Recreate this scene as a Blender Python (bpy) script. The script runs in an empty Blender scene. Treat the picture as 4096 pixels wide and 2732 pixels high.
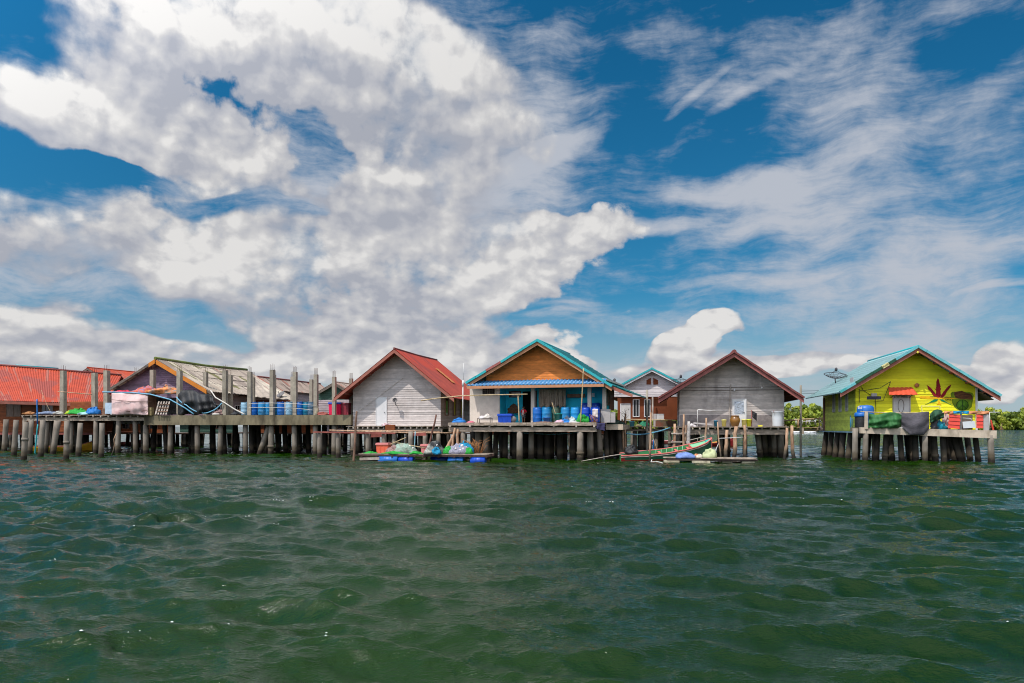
import bpy, bmesh, math, random
import numpy as np
from mathutils import Vector, Matrix
R = math.radians
scene = bpy.context.scene
COL = scene.collection
# ------------------------------------------------------------------ camera
F, PXC, HORIZON, CAM_H = 3000.0, 2048.0, 1706.0, 2.16     # focal length in photo pixels, centre column, horizon row, eye height (m)
cam_d = bpy.data.cameras.new("camera")
cam = bpy.data.objects.new("camera", cam_d)
COL.objects.link(cam)
cam.location = (0, 0, CAM_H)
cam.rotation_euler = (R(90), 0, 0)
cam_d.sensor_width = 36.0
cam_d.lens = F / 4096 * 36.0
cam_d.shift_y = (HORIZON - 1366.0) / 4096
cam_d.clip_end = 20000
scene.camera = cam
scene.view_settings.view_transform = 'Standard'
scene.view_settings.look = 'None'
scene.view_settings.exposure = 0.0
scene.view_settings.gamma = 1.0
scene.cycles.use_denoising = True
scene.cycles.filter_width = 1.05
scene.cycles.max_bounces = 6
scene.cycles.caustics_reflective = False
scene.cycles.caustics_refractive = False
# ------------------------------------------------------------------ sun
TO_SUN = Vector((-0.42, -0.44, 1.0)).normalized()
sun_d = bpy.data.lights.new("sun", 'SUN')
sun_d.energy = SUN_E = 3.6
sun_d.angle = R(0.5)
sun_d.color = (1.0, 0.955, 0.89)
sun = bpy.data.objects.new("sun", sun_d)
COL.objects.link(sun)
sun.rotation_euler = TO_SUN.to_track_quat('Z', 'Y').to_euler()
SUN_ELEV = math.asin(TO_SUN.z)
SUN_AZ = math.atan2(TO_SUN.x, TO_SUN.y)
# ------------------------------------------------------------------ world: Nishita sky with two layers of procedural clouds
world = bpy.data.worlds.new("World")
scene.world = world
world.use_nodes = True
wt = world.node_tree
wt.nodes.clear()
STR = 0.1

def sky_dir(dx, dy):
    """azimuth / elevation of a place in the sky, read off the photo on a 2351 px wide print"""
    x = (dx * 1.7423 - PXC) / F
    z = (HORIZON - dy * 1.7423) / F
    return math.atan2(x, 1.0), math.atan2(z, math.hypot(x, 1.0))

class NT:
    def __init__(s, tree): s.t = tree
    def n(s, typ, **kw):
        n = s.t.nodes.new(typ)
        for k, v in kw.items():
            setattr(n, k, v)
        return n
    def put(s, sock, v):
        if isinstance(v, bpy.types.NodeSocket): s.t.links.new(v, sock)
        elif v is not None: sock.default_value = v
    def m(s, op, a, b=None, c=None, clamp=False):
        n = s.n('ShaderNodeMath', operation=op, use_clamp=clamp)
        s.put(n.inputs[0], a); s.put(n.inputs[1], b); s.put(n.inputs[2], c)
        return n.outputs[0]
    def vm(s, op, a, b=None, scale=None):
        n = s.n('ShaderNodeVectorMath', operation=op)
        s.put(n.inputs[0], a); s.put(n.inputs[1], b)
        if scale is not None: s.put(n.inputs['Scale'], scale)
        return n.outputs[0]
    def noise(s, vec, scale, detail=4, rough=0.55, dist=0.0, lac=2.0, out=0, dim='3D'):
        n = s.n('ShaderNodeTexNoise', noise_dimensions=dim)
        s.put(n.inputs['Vector'], vec)
        n.inputs['Scale'].default_value = scale; n.inputs['Detail'].default_value = detail
        n.inputs['Roughness'].default_value = rough; n.inputs['Distortion'].default_value = dist
        n.inputs['Lacunarity'].default_value = lac
        return n.outputs[out]
    def mapping(s, vec, loc=(0, 0, 0), rot=(0, 0, 0), scale=(1, 1, 1), typ='POINT'):
        n = s.n('ShaderNodeMapping', vector_type=typ)
        s.put(n.inputs['Vector'], vec)
        n.inputs['Location'].default_value = loc
        n.inputs['Rotation'].default_value = rot
        n.inputs['Scale'].default_value = scale
        return n.outputs[0]
    def ramp(s, fac, stops, interp='LINEAR'):
        n = s.n('ShaderNodeValToRGB')
        cr = n.color_ramp; cr.interpolation = interp
        while len(cr.elements) < len(stops): cr.elements.new(0.5)
        for e, (p, c) in zip(cr.elements, stops):
            e.position = p
            e.color = (c, c, c, 1) if not hasattr(c, '__len__') else tuple(c) + (1,)
        s.put(n.inputs[0], fac)
        return n.outputs[0]
    def sstep(s, v, a, b):
        n = s.n('ShaderNodeMapRange', interpolation_type='SMOOTHSTEP')
        s.put(n.inputs['Value'], v); s.put(n.inputs['From Min'], a); s.put(n.inputs['From Max'], b)
        return n.outputs[0]
    def mix(s, fac, a, b, blend='MIX'):
        n = s.n('ShaderNodeMix', data_type='RGBA', blend_type=blend)
        s.put(n.inputs[0], fac)
        s.put(n.inputs[6], a if not isinstance(a, tuple) else a + (1,))
        s.put(n.inputs[7], b if not isinstance(b, tuple) else b + (1,))
        return n.outputs[2]

SKY_T = (.30, .62, .80)      # clear sky brought down to the photo's deep blue
WAVE_A = .0050
# x, y, half width, half height, turn in degrees, weight
CUMULUS = [
 (330,815,230,36,0,.8),(560,820,240,38,0,.9),(60,690,120,50,0,.5),(820,760,260,60,0,.5),(1040,760,130,60,0,.5),(200,855,260,34,0,.8),(480,865,260,34,0,.75),(760,850,240,46,0,.8),(980,850,180,50,0,.7),(1120,840,90,40,0,.5),(1760,845,120,26,0,.7),(2100,855,120,28,0,.7),
 (480,95,420,160,5,1.0),(800,120,300,170,-8,.9),(930,180,260,170,-20,.7),(650,50,380,110,0,.6),(240,55,140,75,10,.5),
 (130,225,250,140,-8,1.15),(330,265,240,95,-22,.85),(20,280,140,100,0,.6),(1080,200,190,110,-30,.45),(1150,300,150,120,-20,.35),
 (590,300,120,100,60,.75),(480,345,220,75,0,.6),(340,340,100,50,-20,.4),(760,300,120,80,0,.35),
 (930,330,220,110,0,.5),(1060,400,210,120,0,.5),(1180,240,110,110,0,.2),(800,420,320,100,0,.45),
 (270,430,300,60,-8,.75),(120,510,280,110,0,.75),(420,520,280,90,0,.75),(700,600,400,90,0,.9),(760,490,240,100,15,.65),
 (960,500,230,110,0,.6),(1120,590,250,100,0,.8),(1010,620,290,100,0,.5),(240,610,310,80,0,.75),(480,640,280,70,0,.55),
 (590,690,280,110,0,.9),(850,680,280,100,0,.75),(1000,700,170,80,-10,.55),(720,770,240,80,0,.7),(900,790,230,80,0,.7),(1020,830,200,80,0,.45),
 (90,760,190,85,0,1.15),(220,800,150,60,0,.65),(320,765,55,35,0,.6),(60,830,240,60,0,.6),(620,830,280,45,0,.45),
 (1280,530,230,40,2,.95),(1180,545,220,55,0,.6),(1150,660,110,50,0,.3),
 (1585,795,58,46,10,1.4),(1618,760,42,30,25,1.2),(1660,744,40,15,6,1.3),(1560,825,50,40,0,.9),(1640,825,55,36,0,.7),(1780,835,110,30,0,.8),
 (1270,805,80,46,-15,1.2),(1190,815,55,36,20,.9),(1330,830,45,35,0,.6),(1000,770,60,35,0,.5),(1080,810,60,40,0,.5),
 (1440,868,80,36,0,1.2),(1510,880,80,30,0,.9),(2260,860,80,42,-20,1.2),(2335,812,48,48,30,1.4),(2325,850,60,46,0,1.0),(2195,825,40,22,0,.6),(2000,835,110,28,0,.45),(1900,845,80,26,0,.4),
 (1390,735,130,22,10,.45),(2280,880,90,30,0,.5),
 (55,75,130,75,-20,-1.2),(120,375,240,70,-6,-1.7),(330,390,120,34,0,-.45),(455,212,130,60,25,-.22),(395,290,140,60,10,-.48),(500,195,60,18,0,-.2),
 (650,250,130,120,20,-.38),(700,335,120,90,0,-.40),(560,488,170,30,0,-1.2),(700,475,150,20,0,-.4),(340,690,240,34,-6,-.8),(430,765,200,30,-4,-1.0),
 (550,770,110,18,0,-.4),(1120,345,60,28,0,-.4),(1180,430,50,60,0,-.3),(20,660,80,50,0,-.7),(1150,690,90,40,0,-.4),(700,640,110,10,0,-.3),
]
CIRRUS = [
 (250,640,420,110,0,.75),(800,790,400,70,0,.6),(200,850,320,40,0,.7),(120,372,260,70,0,-.9),(430,745,240,45,-6,-.35),(1000,850,350,60,0,.7),(1900,840,600,60,0,.55),(500,500,400,120,0,.5),(1000,600,350,200,0,.5),(1370,528,230,26,2,1.0),(1450,525,160,18,0,.5),
 (1000,260,300,230,0,.45),(950,420,320,160,0,.45),(600,420,300,60,0,.35),(500,300,250,100,0,.25),(100,600,250,180,0,.35),
 (1300,250,240,110,-10,.30),(1150,230,220,230,0,.40),(1250,430,110,50,0,.30),(1270,345,180,28,20,.85),(1180,400,140,35,30,.5),
 (1800,330,400,230,10,.36),(1650,150,400,100,-5,.30),(1560,250,110,11,30,.55),(1700,225,140,13,24,.42),(2050,230,240,110,0,.32),
 (2270,200,140,38,22,.36),(2300,270,140,60,25,.40),(1980,80,190,75,0,.26),(1350,30,150,25,15,.30),(2270,10,130,36,-12,.8),(2180,60,35,25,0,.35),
 (1640,440,230,40,-2,.80),(1560,430,130,30,-12,.5),(1830,410,210,40,20,.65),(1850,490,210,44,10,.5),
 (2130,520,300,210,0,.52),(2050,640,360,120,0,.55),(1900,690,310,60,0,.5),(2200,600,160,100,0,.36),(1800,470,230,80,0,.2),
 (1680,535,120,24,6,.62),(1620,650,120,10,4,.55),(1780,650,140,17,5,.6),(1330,705,75,13,0,.6),(1300,690,55,8,0,.4),(1430,740,180,26,-4,.7),(1250,720,55,12,0,.5),
 (2320,655,110,8,2,.55),(1750,790,380,45,0,.50),(2200,790,290,55,0,.45),(1400,640,240,36,0,.2),
 (1850,560,190,50,0,.2),
 (1320,160,190,55,-8,-.45),(1710,268,75,38,15,-.50),(1600,385,150,50,12,-.50),(2260,90,120,75,0,-.5),(2330,620,60,45,0,-.35),(1440,290,130,45,0,-.3),
 (1560,490,150,26,0,-.3),(1780,560,95,36,0,-.3),(1980,300,60,40,0,-.2),
]
# bases and folds that lie in the shade of their own cloud (their own thickness, seen from below)
FOLDS = [
 (430,190,330,70,-8,.9),(860,230,260,90,-14,.7),(90,300,220,60,-10,.7),(330,330,180,40,-15,.5),(1080,330,160,90,0,.6),(880,470,280,60,0,.8),
 (130,600,200,70,0,.9),(300,690,260,50,0,.7),(600,740,260,50,0,.7),(960,540,160,50,0,.5),(1010,740,200,70,0,.6),(240,790,120,30,0,.5),(100,800,140,24,0,.5),
 (820,660,200,40,0,.5),(1580,830,90,25,0,.4),(700,520,200,30,0,.4),
 (520,60,300,60,5,-.6),(850,80,250,90,-10,-.6),(100,210,180,50,-8,-.6),(600,620,300,40,0,-.4),(280,430,240,40,0,-.3),(1300,520,240,24,0,-.5),
 (90,730,140,36,0,-.6),(1620,760,80,40,15,-.6),(1270,790,60,30,0,-.6),(1050,220,150,60,-30,-.4),
]
N = NT(wt)

def blob_field(G, az, el, blobs):
    """sum of soft ellipses over azimuth / elevation, each 1 - r*r written out as a quadratic"""
    def comb(a, b, c):
        n = G.n('ShaderNodeCombineXYZ')
        for s, v in zip(n.inputs, (a, b, c)): G.put(s, v)
        return n.outputs[0]
    Q1 = comb(az, el, 1.0)
    Q2 = comb(G.m('MULTIPLY', az, az), G.m('MULTIPLY', el, el), G.m('MULTIPLY', az, el))
    def dot(q, v):
        n = G.n('ShaderNodeVectorMath', operation='DOT_PRODUCT')
        G.put(n.inputs[0], q); n.inputs[1].default_value = v
        return n.outputs['Value']
    acc = None
    for (x, y, rx, ry, rot, w) in blobs:
        a, e = sky_dir(x, y)
        a2, _ = sky_dir(x + rx * .5, y); a1, _ = sky_dir(x - rx * .5, y)
        _, e2 = sky_dir(x, y - ry * .5); _, e1 = sky_dir(x, y + ry * .5)
        A = max(a2 - a1, .002) * 1.35; B = max(e2 - e1, .002) * 1.35
        c, s = math.cos(R(rot)), math.sin(R(rot))
        m11 = c * c / A ** 2 + s * s / B ** 2
        m22 = s * s / A ** 2 + c * c / B ** 2
        m12 = 2 * c * s * (1 / A ** 2 - 1 / B ** 2)
        k1 = 2 * m11 * a + m12 * e
        k2 = 2 * m22 * e + m12 * a
        k0 = 1 - (m11 * a * a + m22 * e * e + m12 * a * e)
        v = G.m('ADD', dot(Q1, (k1, k2, k0)), dot(Q2, (-m11, -m22, -m12)), clamp=True)
        acc = G.m('MULTIPLY_ADD', v, w, acc if acc is not None else 0.0)
    return acc

def sep(G, v):
    n = G.n('ShaderNodeSeparateXYZ'); G.put(n.inputs[0], v)
    return n.outputs[0], n.outputs[1], n.outputs[2]

gen = N.n('ShaderNodeTexCoord').outputs['Generated']
gx, gy, gz = sep(N, gen)
az = N.m('ARCTAN2', gx, gy)
el = N.m('ARCSINE', gz)
cb = N.n('ShaderNodeCombineXYZ'); wt.links.new(az, cb.inputs[0]); wt.links.new(el, cb.inputs[1])
P = cb.outputs[0]
# clouds flatten out towards the horizon
ysc = N.m('MULTIPLY', N.m('POWER', N.m('MAXIMUM', el, 0.0), .66), 1.25)
cb2 = N.n('ShaderNodeCombineXYZ'); wt.links.new(az, cb2.inputs[0]); wt.links.new(ysc, cb2.inputs[1])
C = cb2.outputs[0]
wn = N.vm('SUBTRACT', N.noise(C, 9.0, 4, .55, out=1, dim='2D'), (.5, .5, .5))
wn2 = N.vm('SUBTRACT', N.noise(C, 7.0, 1.5, .5, out=1, dim='2D'), (.5, .5, .5))
Wx, Wy, _ = sep(N, N.vm('ADD', P, N.vm('SCALE', wn2, scale=.07)))
field = blob_field(N, Wx, Wy, CUMULUS)
folds = blob_field(N, Wx, Wy, FOLDS)
wob = N.vm('ADD', C, N.vm('SCALE', wn, scale=.02))
def billow(off, det):
    v = N.vm('ADD', wob, off)
    n1 = N.noise(v, 7.0, det, .60, dim='2D')
    vo = N.n('ShaderNodeTexVoronoi', voronoi_dimensions='2D', feature='F1')
    vo.inputs['Scale'].default_value = 30.0; vo.inputs['Detail'].default_value = 1.0; vo.inputs['Roughness'].default_value = .5
    N.put(vo.inputs['Vector'], v)
    return N.m('MULTIPLY_ADD', vo.outputs['Distance'], -.16, n1)
b0 = billow((0, 0, 0), 7)
b1 = billow((-.010, .020, 0), 4)
d0 = N.m('ADD', N.m('MULTIPLY', N.m('MINIMUM', N.m('SUBTRACT', field, .27), .98), 1.15), N.m('MULTIPLY', N.m('MULTIPLY', N.m('SUBTRACT', b0, .42), N.sstep(field, .0, .35)), 2.7))
soft = N.noise(C, 4.0, 2, .5, dim='2D')
low = N.sstep(el, .16, .03)          # far low heads have crisp rims, the mass overhead is torn and soft
wid = N.m('ADD', .35, N.m('MULTIPLY', N.m('MULTIPLY', N.sstep(soft, .36, .60), .95), N.m('SUBTRACT', 1, N.m('MULTIPLY', low, .8))))
alpha_c = N.sstep(d0, .10, N.m('ADD', .10, wid))
# behind the eye and overhead the photo shows nothing: plain broken cloud there
rear = N.m('MAXIMUM', N.sstep(gy, .35, -.1), N.m('MULTIPLY', N.sstep(el, .60, .85), .6))
rn = N.sstep(N.noise(gen, 3.0, 3, .55), .33, .52)
alpha_c = N.m('ADD', N.m('MULTIPLY', alpha_c, N.m('SUBTRACT', 1, rear)), N.m('MULTIPLY', rn, rear))
# cirrus
Vx, Vy, _ = sep(N, N.vm('ADD', P, N.vm('SCALE', wn2, scale=.035)))
cir = blob_field(N, Vx, Vy, CIRRUS)
wP = N.vm('ADD', N.vm('ADD', P, N.vm('SCALE', wn2, scale=.045)), N.vm('SCALE', wn, scale=.02))
s1 = N.noise(N.mapping(wP, rot=(0, 0, R(-12)), scale=(5, 17, 1)), 1.6, 6, .62, dim='2D')
s2 = N.noise(N.mapping(wP, (3, 1, 0), rot=(0, 0, R(-22)), scale=(10, 60, 1)), 2.4, 4, .65, dim='2D')
s3 = N.noise(wob, 10.0, 6, .62, dim='2D')
st = N.m('ADD', N.m('MULTIPLY', s1, .44), N.m('ADD', N.m('MULTIPLY', s2, .20), N.m('MULTIPLY', s3, .48)))
di = N.m('ADD', cir, N.m('MULTIPLY', N.m('SUBTRACT', st, .56), 3.4))
alpha_i = N.m('MULTIPLY', N.sstep(di, .02, 1.62), .94)
alpha_i = N.m('MULTIPLY', alpha_i, N.m('SUBTRACT', 1, N.m('MULTIPLY', rear, .5)))
veil = N.m('MULTIPLY', N.sstep(el, .18, .0), .85)
# clear sky
sky = N.n('ShaderNodeTexSky', sky_type='NISHITA')
sky.sun_disc = False
sky.sun_elevation = SUN_ELEV
sky.sun_rotation = SUN_AZ
sky.altitude = 0; sky.air_density = 1.0; sky.dust_density = 0.4; sky.ozone_density = 3.0
hs = N.n('ShaderNodeHueSaturation'); hs.inputs['Saturation'].default_value = 1.35; hs.inputs['Hue'].default_value = 0.472
wt.links.new(sky.outputs[0], hs.inputs['Color'])
clear = N.mix(1.0, hs.outputs[0], (SKY_T[0], SKY_T[1], SKY_T[2]), 'MULTIPLY')
# cloud light: sunward heads bright, bases and folds grey
relief = N.m('MULTIPLY', N.m('SUBTRACT', b0, b1), 2.7)
lit = N.m('ADD', .54, N.m('SUBTRACT', relief, N.m('MULTIPLY', folds, .72)))
lit = N.m('ADD', lit, N.m('MULTIPLY', N.m('SUBTRACT', N.sstep(d0, .1, 1.3), .5), .40))
ccol = N.ramp(lit, [(0, (3.9, 4.1, 4.7)), (.35, (4.9, 5.0, 5.4)), (.65, (5.8, 5.8, 5.95)), (1, (7.5, 7.4, 7.3))])
sd = N.n('ShaderNodeVectorMath', operation='DOT_PRODUCT')
wt.links.new(gen, sd.inputs[0]); sd.inputs[1].default_value = TO_SUN
glow = N.m('ADD', 1.0, N.m('MULTIPLY', N.sstep(sd.outputs['Value'], .0, .9), 2.1))  # sky brightened towards the sun, added as fill light
c1 = N.mix(veil, clear, N.mix(N.sstep(az, -.1, .45), (5.2, 5.4, 5.7), (4.3, 5.1, 5.7)))
c2 = N.mix(alpha_i, c1, (5.0, 5.3, 5.95))
c3 = N.mix(alpha_c, c2, ccol)
c3 = N.vm('SCALE', c3, scale=glow)
bg = N.n('ShaderNodeBackground'); bg.inputs['Strength'].default_value = STR
wt.links.new(c3, bg.inputs['Color'])
wo = N.n('ShaderNodeOutputWorld'); wt.links.new(bg.outputs[0], wo.inputs['Surface'])
world.cycles.sampling_method = 'NONE'

# ------------------------------------------------------------------ helpers for materials
def new_mat(name):
    m = bpy.data.materials.new(name); m.use_nodes = True
    t = m.node_tree
    b = t.nodes['Principled BSDF']
    return m, NT(t), b
# ------------------------------------------------------------------ water: wind chop as real waves, finer ripples as bump
def make_water():
    rng = np.random.default_rng(11)
    # fan of rows round a point behind the eye, closer together near by
    ox, oy = 0.0, -4.0
    r = [5.0]
    while r[-1] < 95: r.append(r[-1] + max(.025, r[-1] * .0042))
    while r[-1] < 9000: r.append(r[-1] * 1.05)
    r = np.array(r)
    th = np.radians(np.linspace(-46, 46, 1000))
    RR, TH = np.meshgrid(r, th, indexing='ij')
    X = (ox + RR * np.sin(TH)).astype(np.float32); Y = (oy + RR * np.cos(TH)).astype(np.float32)
    dr = np.gradient(r)[:, None]; sp = np.maximum(dr, RR * (th[1] - th[0]))
    Z = np.zeros_like(X); DX = np.zeros_like(X); DY = np.zeros_like(X)
    NW = 170
    lam = np.exp(rng.uniform(math.log(.16), math.log(4.5), NW))
    ang = R(264) + rng.normal(0, 1, NW) * np.where(lam > 1.6, .36, np.where(lam > .6, .46, .75))
    amps = WAVE_A * np.minimum(lam, .9) * np.where(lam > .9, (.9 / lam) ** .2, 1.0)
    amps = amps * np.where((lam > .6) & (lam < 2.6), 2.45, np.where(lam <= .6, 1.0, 1.0))
    lam = np.concatenate([lam, [2.1, 2.6, 3.3, 3.9, 4.6, 5.5]])
    ang = np.concatenate([ang, R(264) + np.array([.25, -.3, .12, -.18, .4, -.05])])
    amps = np.concatenate([amps, [.018, .021, .026, .026, .027, .028]])
    ph = rng.uniform(0, 2 * math.pi, len(lam))
    for L, a, p, amp in zip(lam, ang, ph, amps):
        k = 2 * math.pi / L
        fade = np.clip((L / sp - 2.2) / 2.2, 0, 1).astype(np.float32)
        hi = int(np.nonzero(fade.max(1) > 0)[0].max()) + 1 if fade.max() > 0 else 0
        if hi == 0: continue
        q = k * (math.cos(a) * X[:hi] + math.sin(a) * Y[:hi]) + p
        s, c = np.sin(q), np.cos(q)
        if .3 < L < 2.6: s = (np.exp(1.2 * s) - 1.39) * .62      # wind chop: peaked crests, flat troughs
        f = amp * fade[:hi]
        Z[:hi] += f * s
        DX[:hi] += .6 * f * math.cos(a) * c
        DY[:hi] += .6 * f * math.sin(a) * c
    # gusts: patches of rougher and calmer water
    g = .85 + .3 * np.sin(X * .21 + 1.3 * np.sin(Y * .13)) * np.sin(Y * .17 + X * .05 + 2) + .12 * np.sin(X * .6 + Y * .45)
    g = g * (1 - .35 * np.clip((RR - 22) / 26, 0, 1))      # lee of the houses
    fardamp = np.clip((1500 - RR) / 1400, 0, 1)
    g = (g * fardamp).astype(np.float32)
    X2 = X + DX * g; Y2 = Y + DY * g; Z2 = Z * g
    nr, nt = X.shape
    co = np.stack([X2, Y2, Z2], -1).reshape(-1, 3)
    idx = np.arange(nr * nt).reshape(nr, nt)
    q = np.stack([idx[:-1, :-1], idx[:-1, 1:], idx[1:, 1:], idx[1:, :-1]], -1).reshape(-1, 4)
    # the rest of the circle, plain
    rr = np.array([2, 30, 120, 600, 9000.]); tt = np.radians(np.linspace(46, 314, 60))
    A, B = np.meshgrid(rr, tt, indexing='ij')
    c2 = np.stack([ox + A * np.sin(B), oy + A * np.cos(B), A * 0 - .05], -1).reshape(-1, 3)
    i2 = np.arange(len(rr) * len(tt)).reshape(len(rr), len(tt)) + len(co)
    q2 = np.stack([i2[:-1, :-1], i2[:-1, 1:], i2[1:, 1:], i2[1:, :-1]], -1).reshape(-1, 4)
    co = np.concatenate([co, c2]); q = np.concatenate([q, q2])[:, ::-1]
    me = bpy.data.meshes.new('water')
    me.vertices.add(len(co)); me.vertices.foreach_set('co', co.astype(np.float32).ravel())
    me.loops.add(len(q) * 4); me.loops.foreach_set('vertex_index', q.astype(np.int32).ravel())
    me.polygons.add(len(q)); me.polygons.foreach_set('loop_start', np.arange(0, len(q) * 4, 4, dtype=np.int32))
    me.polygons.foreach_set('use_smooth', np.ones(len(q), dtype=bool))
    me.update(calc_edges=True)
    o = bpy.data.objects.new('water', me); COL.objects.link(o)
    o['kind'] = 'structure'
    m, T, b = new_mat('sea_water')
    pos = T.n('ShaderNodeNewGeometry').outputs['Position']
    n1 = T.noise(T.mapping(pos, rot=(0, 0, R(8)), scale=(1, 1.7, 1)), 3.0, 4, .64, .2, dim='2D')
    n2 = T.noise(T.mapping(pos, rot=(0, 0, R(-14)), scale=(1, 2.0, 1)), 14.0, 3, .6, .2, dim='2D')
    ln = T.n('ShaderNodeVectorMath', operation='LENGTH'); T.put(ln.inputs[0], pos)
    far = T.sstep(ln.outputs['Value'], 14, 75)
    h = T.m('ADD', T.m('MULTIPLY', n1, .026), T.m('MULTIPLY', n2, .011))
    bp = T.n('ShaderNodeBump'); bp.inputs['Strength'].default_value = 1.0; bp.inputs['Distance'].default_value = 1.0
    T.put(bp.inputs['Height'], h)
    # far off the chop is smaller than the mesh: its slopes go straight into the normal
    n3 = T.noise(T.mapping(pos, rot=(0, 0, R(5)), scale=(.5, 1, 1)), .9, 3, .6, out=1, dim='2D')
    sl = T.vm('MULTIPLY', T.vm('SUBTRACT', n3, (.5, .5, .5)), (1.2, 2.3, 0))
    nn = T.vm('NORMALIZE', T.vm('ADD', bp.outputs[0], T.vm('SCALE', sl, scale=far)))
    T.put(b.inputs['Normal'], nn)
    big = T.noise(pos, .09, 2, .5, dim='2D')
    # plankton green body colour, a little browner and paler over the shallows
    T.put(b.inputs['Base Color'], T.mix(T.sstep(big, .35, .68), (.0046, .0205, .0006), (.0076, .0275, .0009)))
    b.inputs['Roughness'].default_value = .05
    b.inputs['Specular IOR Level'].default_value = .36
    b.inputs['IOR'].default_value = 1.33
    me.materials.append(m)
    # small flecks of foam on the crests
    nr0 = int(np.searchsorted(r, 34)); zz = Z2[:nr0].ravel(); cc = co[:nr0 * nt]
    cand = np.nonzero(zz > np.quantile(zz, .93))[0]
    pick = cand[rng.integers(0, len(cand), 110)]
    fb = bmesh.new()
    for i in pick:
        p = Vector(cc[i]); s = float(rng.uniform(.004, .013)) * (1 + p.y * .015)
        for k in range(int(rng.integers(1, 4))):
            q = p + Vector((float(rng.normal(0, .05)), float(rng.normal(0, .04)), .006))
            vs = [fb.verts.new(q + Vector((math.cos(a) * s * 1.6, math.sin(a) * s, 0))) for a in [k2 * math.pi / 3 for k2 in range(6)]]
            tp = fb.verts.new(q + Vector((0, 0, s * .7)))
            for k2 in range(6): fb.faces.new([vs[k2], vs[(k2 + 1) % 6], tp])
    fm = bpy.data.meshes.new('foam_flecks'); fb.to_mesh(fm); fb.free()
    fo = bpy.data.objects.new('foam_flecks', fm); COL.objects.link(fo)
    fo['kind'] = 'stuff'; fo['label'] = 'tiny white flecks of foam scattered over the near waves'; fo['category'] = 'foam'
    mf, Tf, bf = new_mat('foam'); bf.inputs['Base Color'].default_value = (.7, .72, .7, 1); bf.inputs['Roughness'].default_value = .8
    fm.materials.append(mf)
    return o
water = make_water()
from mathutils import noise as mnoise
# ------------------------------------------------------------------ materials
def lin(c):
    return tuple(((v / 255) / 12.92 if v / 255 <= .04045 else ((v / 255 + .055) / 1.055) ** 2.4) for v in c)
def sc(c, k): return tuple(min(.92, v * k) for v in c)
MATS = {}
def mat(name, rgb, k=1.0, rough=.7, var=.2, scale=3.0, stretch=(1, 1, 1), dirt=None, dirt_amt=.5, dirt_scale=1.2, dirt_stretch=None, boards=None, spec=.35, metal=0.0, bump=0.0, tide=False, uv_streaks=None):
    """painted, weathered surface: base colour, small mottling, larger stains"""
    if name in MATS: return MATS[name]
    m, T, b = new_mat(name)
    pos = T.n('ShaderNodeNewGeometry').outputs['Position']
    base = sc(lin(rgb), k)
    n1 = T.noise(T.mapping(pos, scale=stretch), scale, 4, .6)
    f = T.sstep(n1, .3, .7)
    col = T.mix(f, sc(base, 1 - var), sc(base, 1 + var))
    if boards:
        x, y, z = sep(T, pos)
        fl = T.m('FLOOR', T.m('DIVIDE', z, boards))
        wn = T.n('ShaderNodeTexWhiteNoise', noise_dimensions='1D'); T.put(wn.inputs['W'], fl)
        s = T.m('ADD', .82, T.m('MULTIPLY', wn.outputs['Value'], .36))
        col = T.vm('SCALE', col, scale=s)
    if uv_streaks:
        uv = T.n('ShaderNodeTexCoord').outputs['UV']
        for (c2, thr, seed, su, sv) in uv_streaks:
            ns = T.noise(T.mapping(uv, (seed, seed * .7, 0), scale=(su, sv, 1)), 1.0, 3, .55, dim='2D')
            col = T.mix(T.sstep(ns, thr, thr + .05), col, sc(lin(c2), k))
    if dirt:
        n2 = T.noise(T.mapping(pos, (3.1, 1.7, .3), scale=dirt_stretch or stretch), dirt_scale, 5, .62)
        col = T.mix(T.m('MULTIPLY', T.sstep(n2, .46, .70), dirt_amt), col, lin(dirt))
    if tide:
        x, y, z = sep(T, pos)
        nz = T.noise(pos, 2.5, 3, .6)
        zz = T.m('ADD', z, T.m('MULTIPLY', T.m('SUBTRACT', nz, .5), .35))
        col = T.mix(T.sstep(zz, .85, .45), col, lin((92, 82, 68)))
        col = T.mix(T.sstep(zz, .42, .18), col, lin((48, 42, 36)))
    T.put(b.inputs['Base Color'], col)
    b.inputs['Roughness'].default_value = rough
    b.inputs['Specular IOR Level'].default_value = spec
    b.inputs['Metallic'].default_value = metal
    if bump:
        bp = T.n('ShaderNodeBump'); bp.inputs['Strength'].default_value = 1; bp.inputs['Distance'].default_value = bump
        T.put(bp.inputs['Height'], n1); T.put(b.inputs['Normal'], bp.outputs[0])
    MATS[name] = m
    return m
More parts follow.
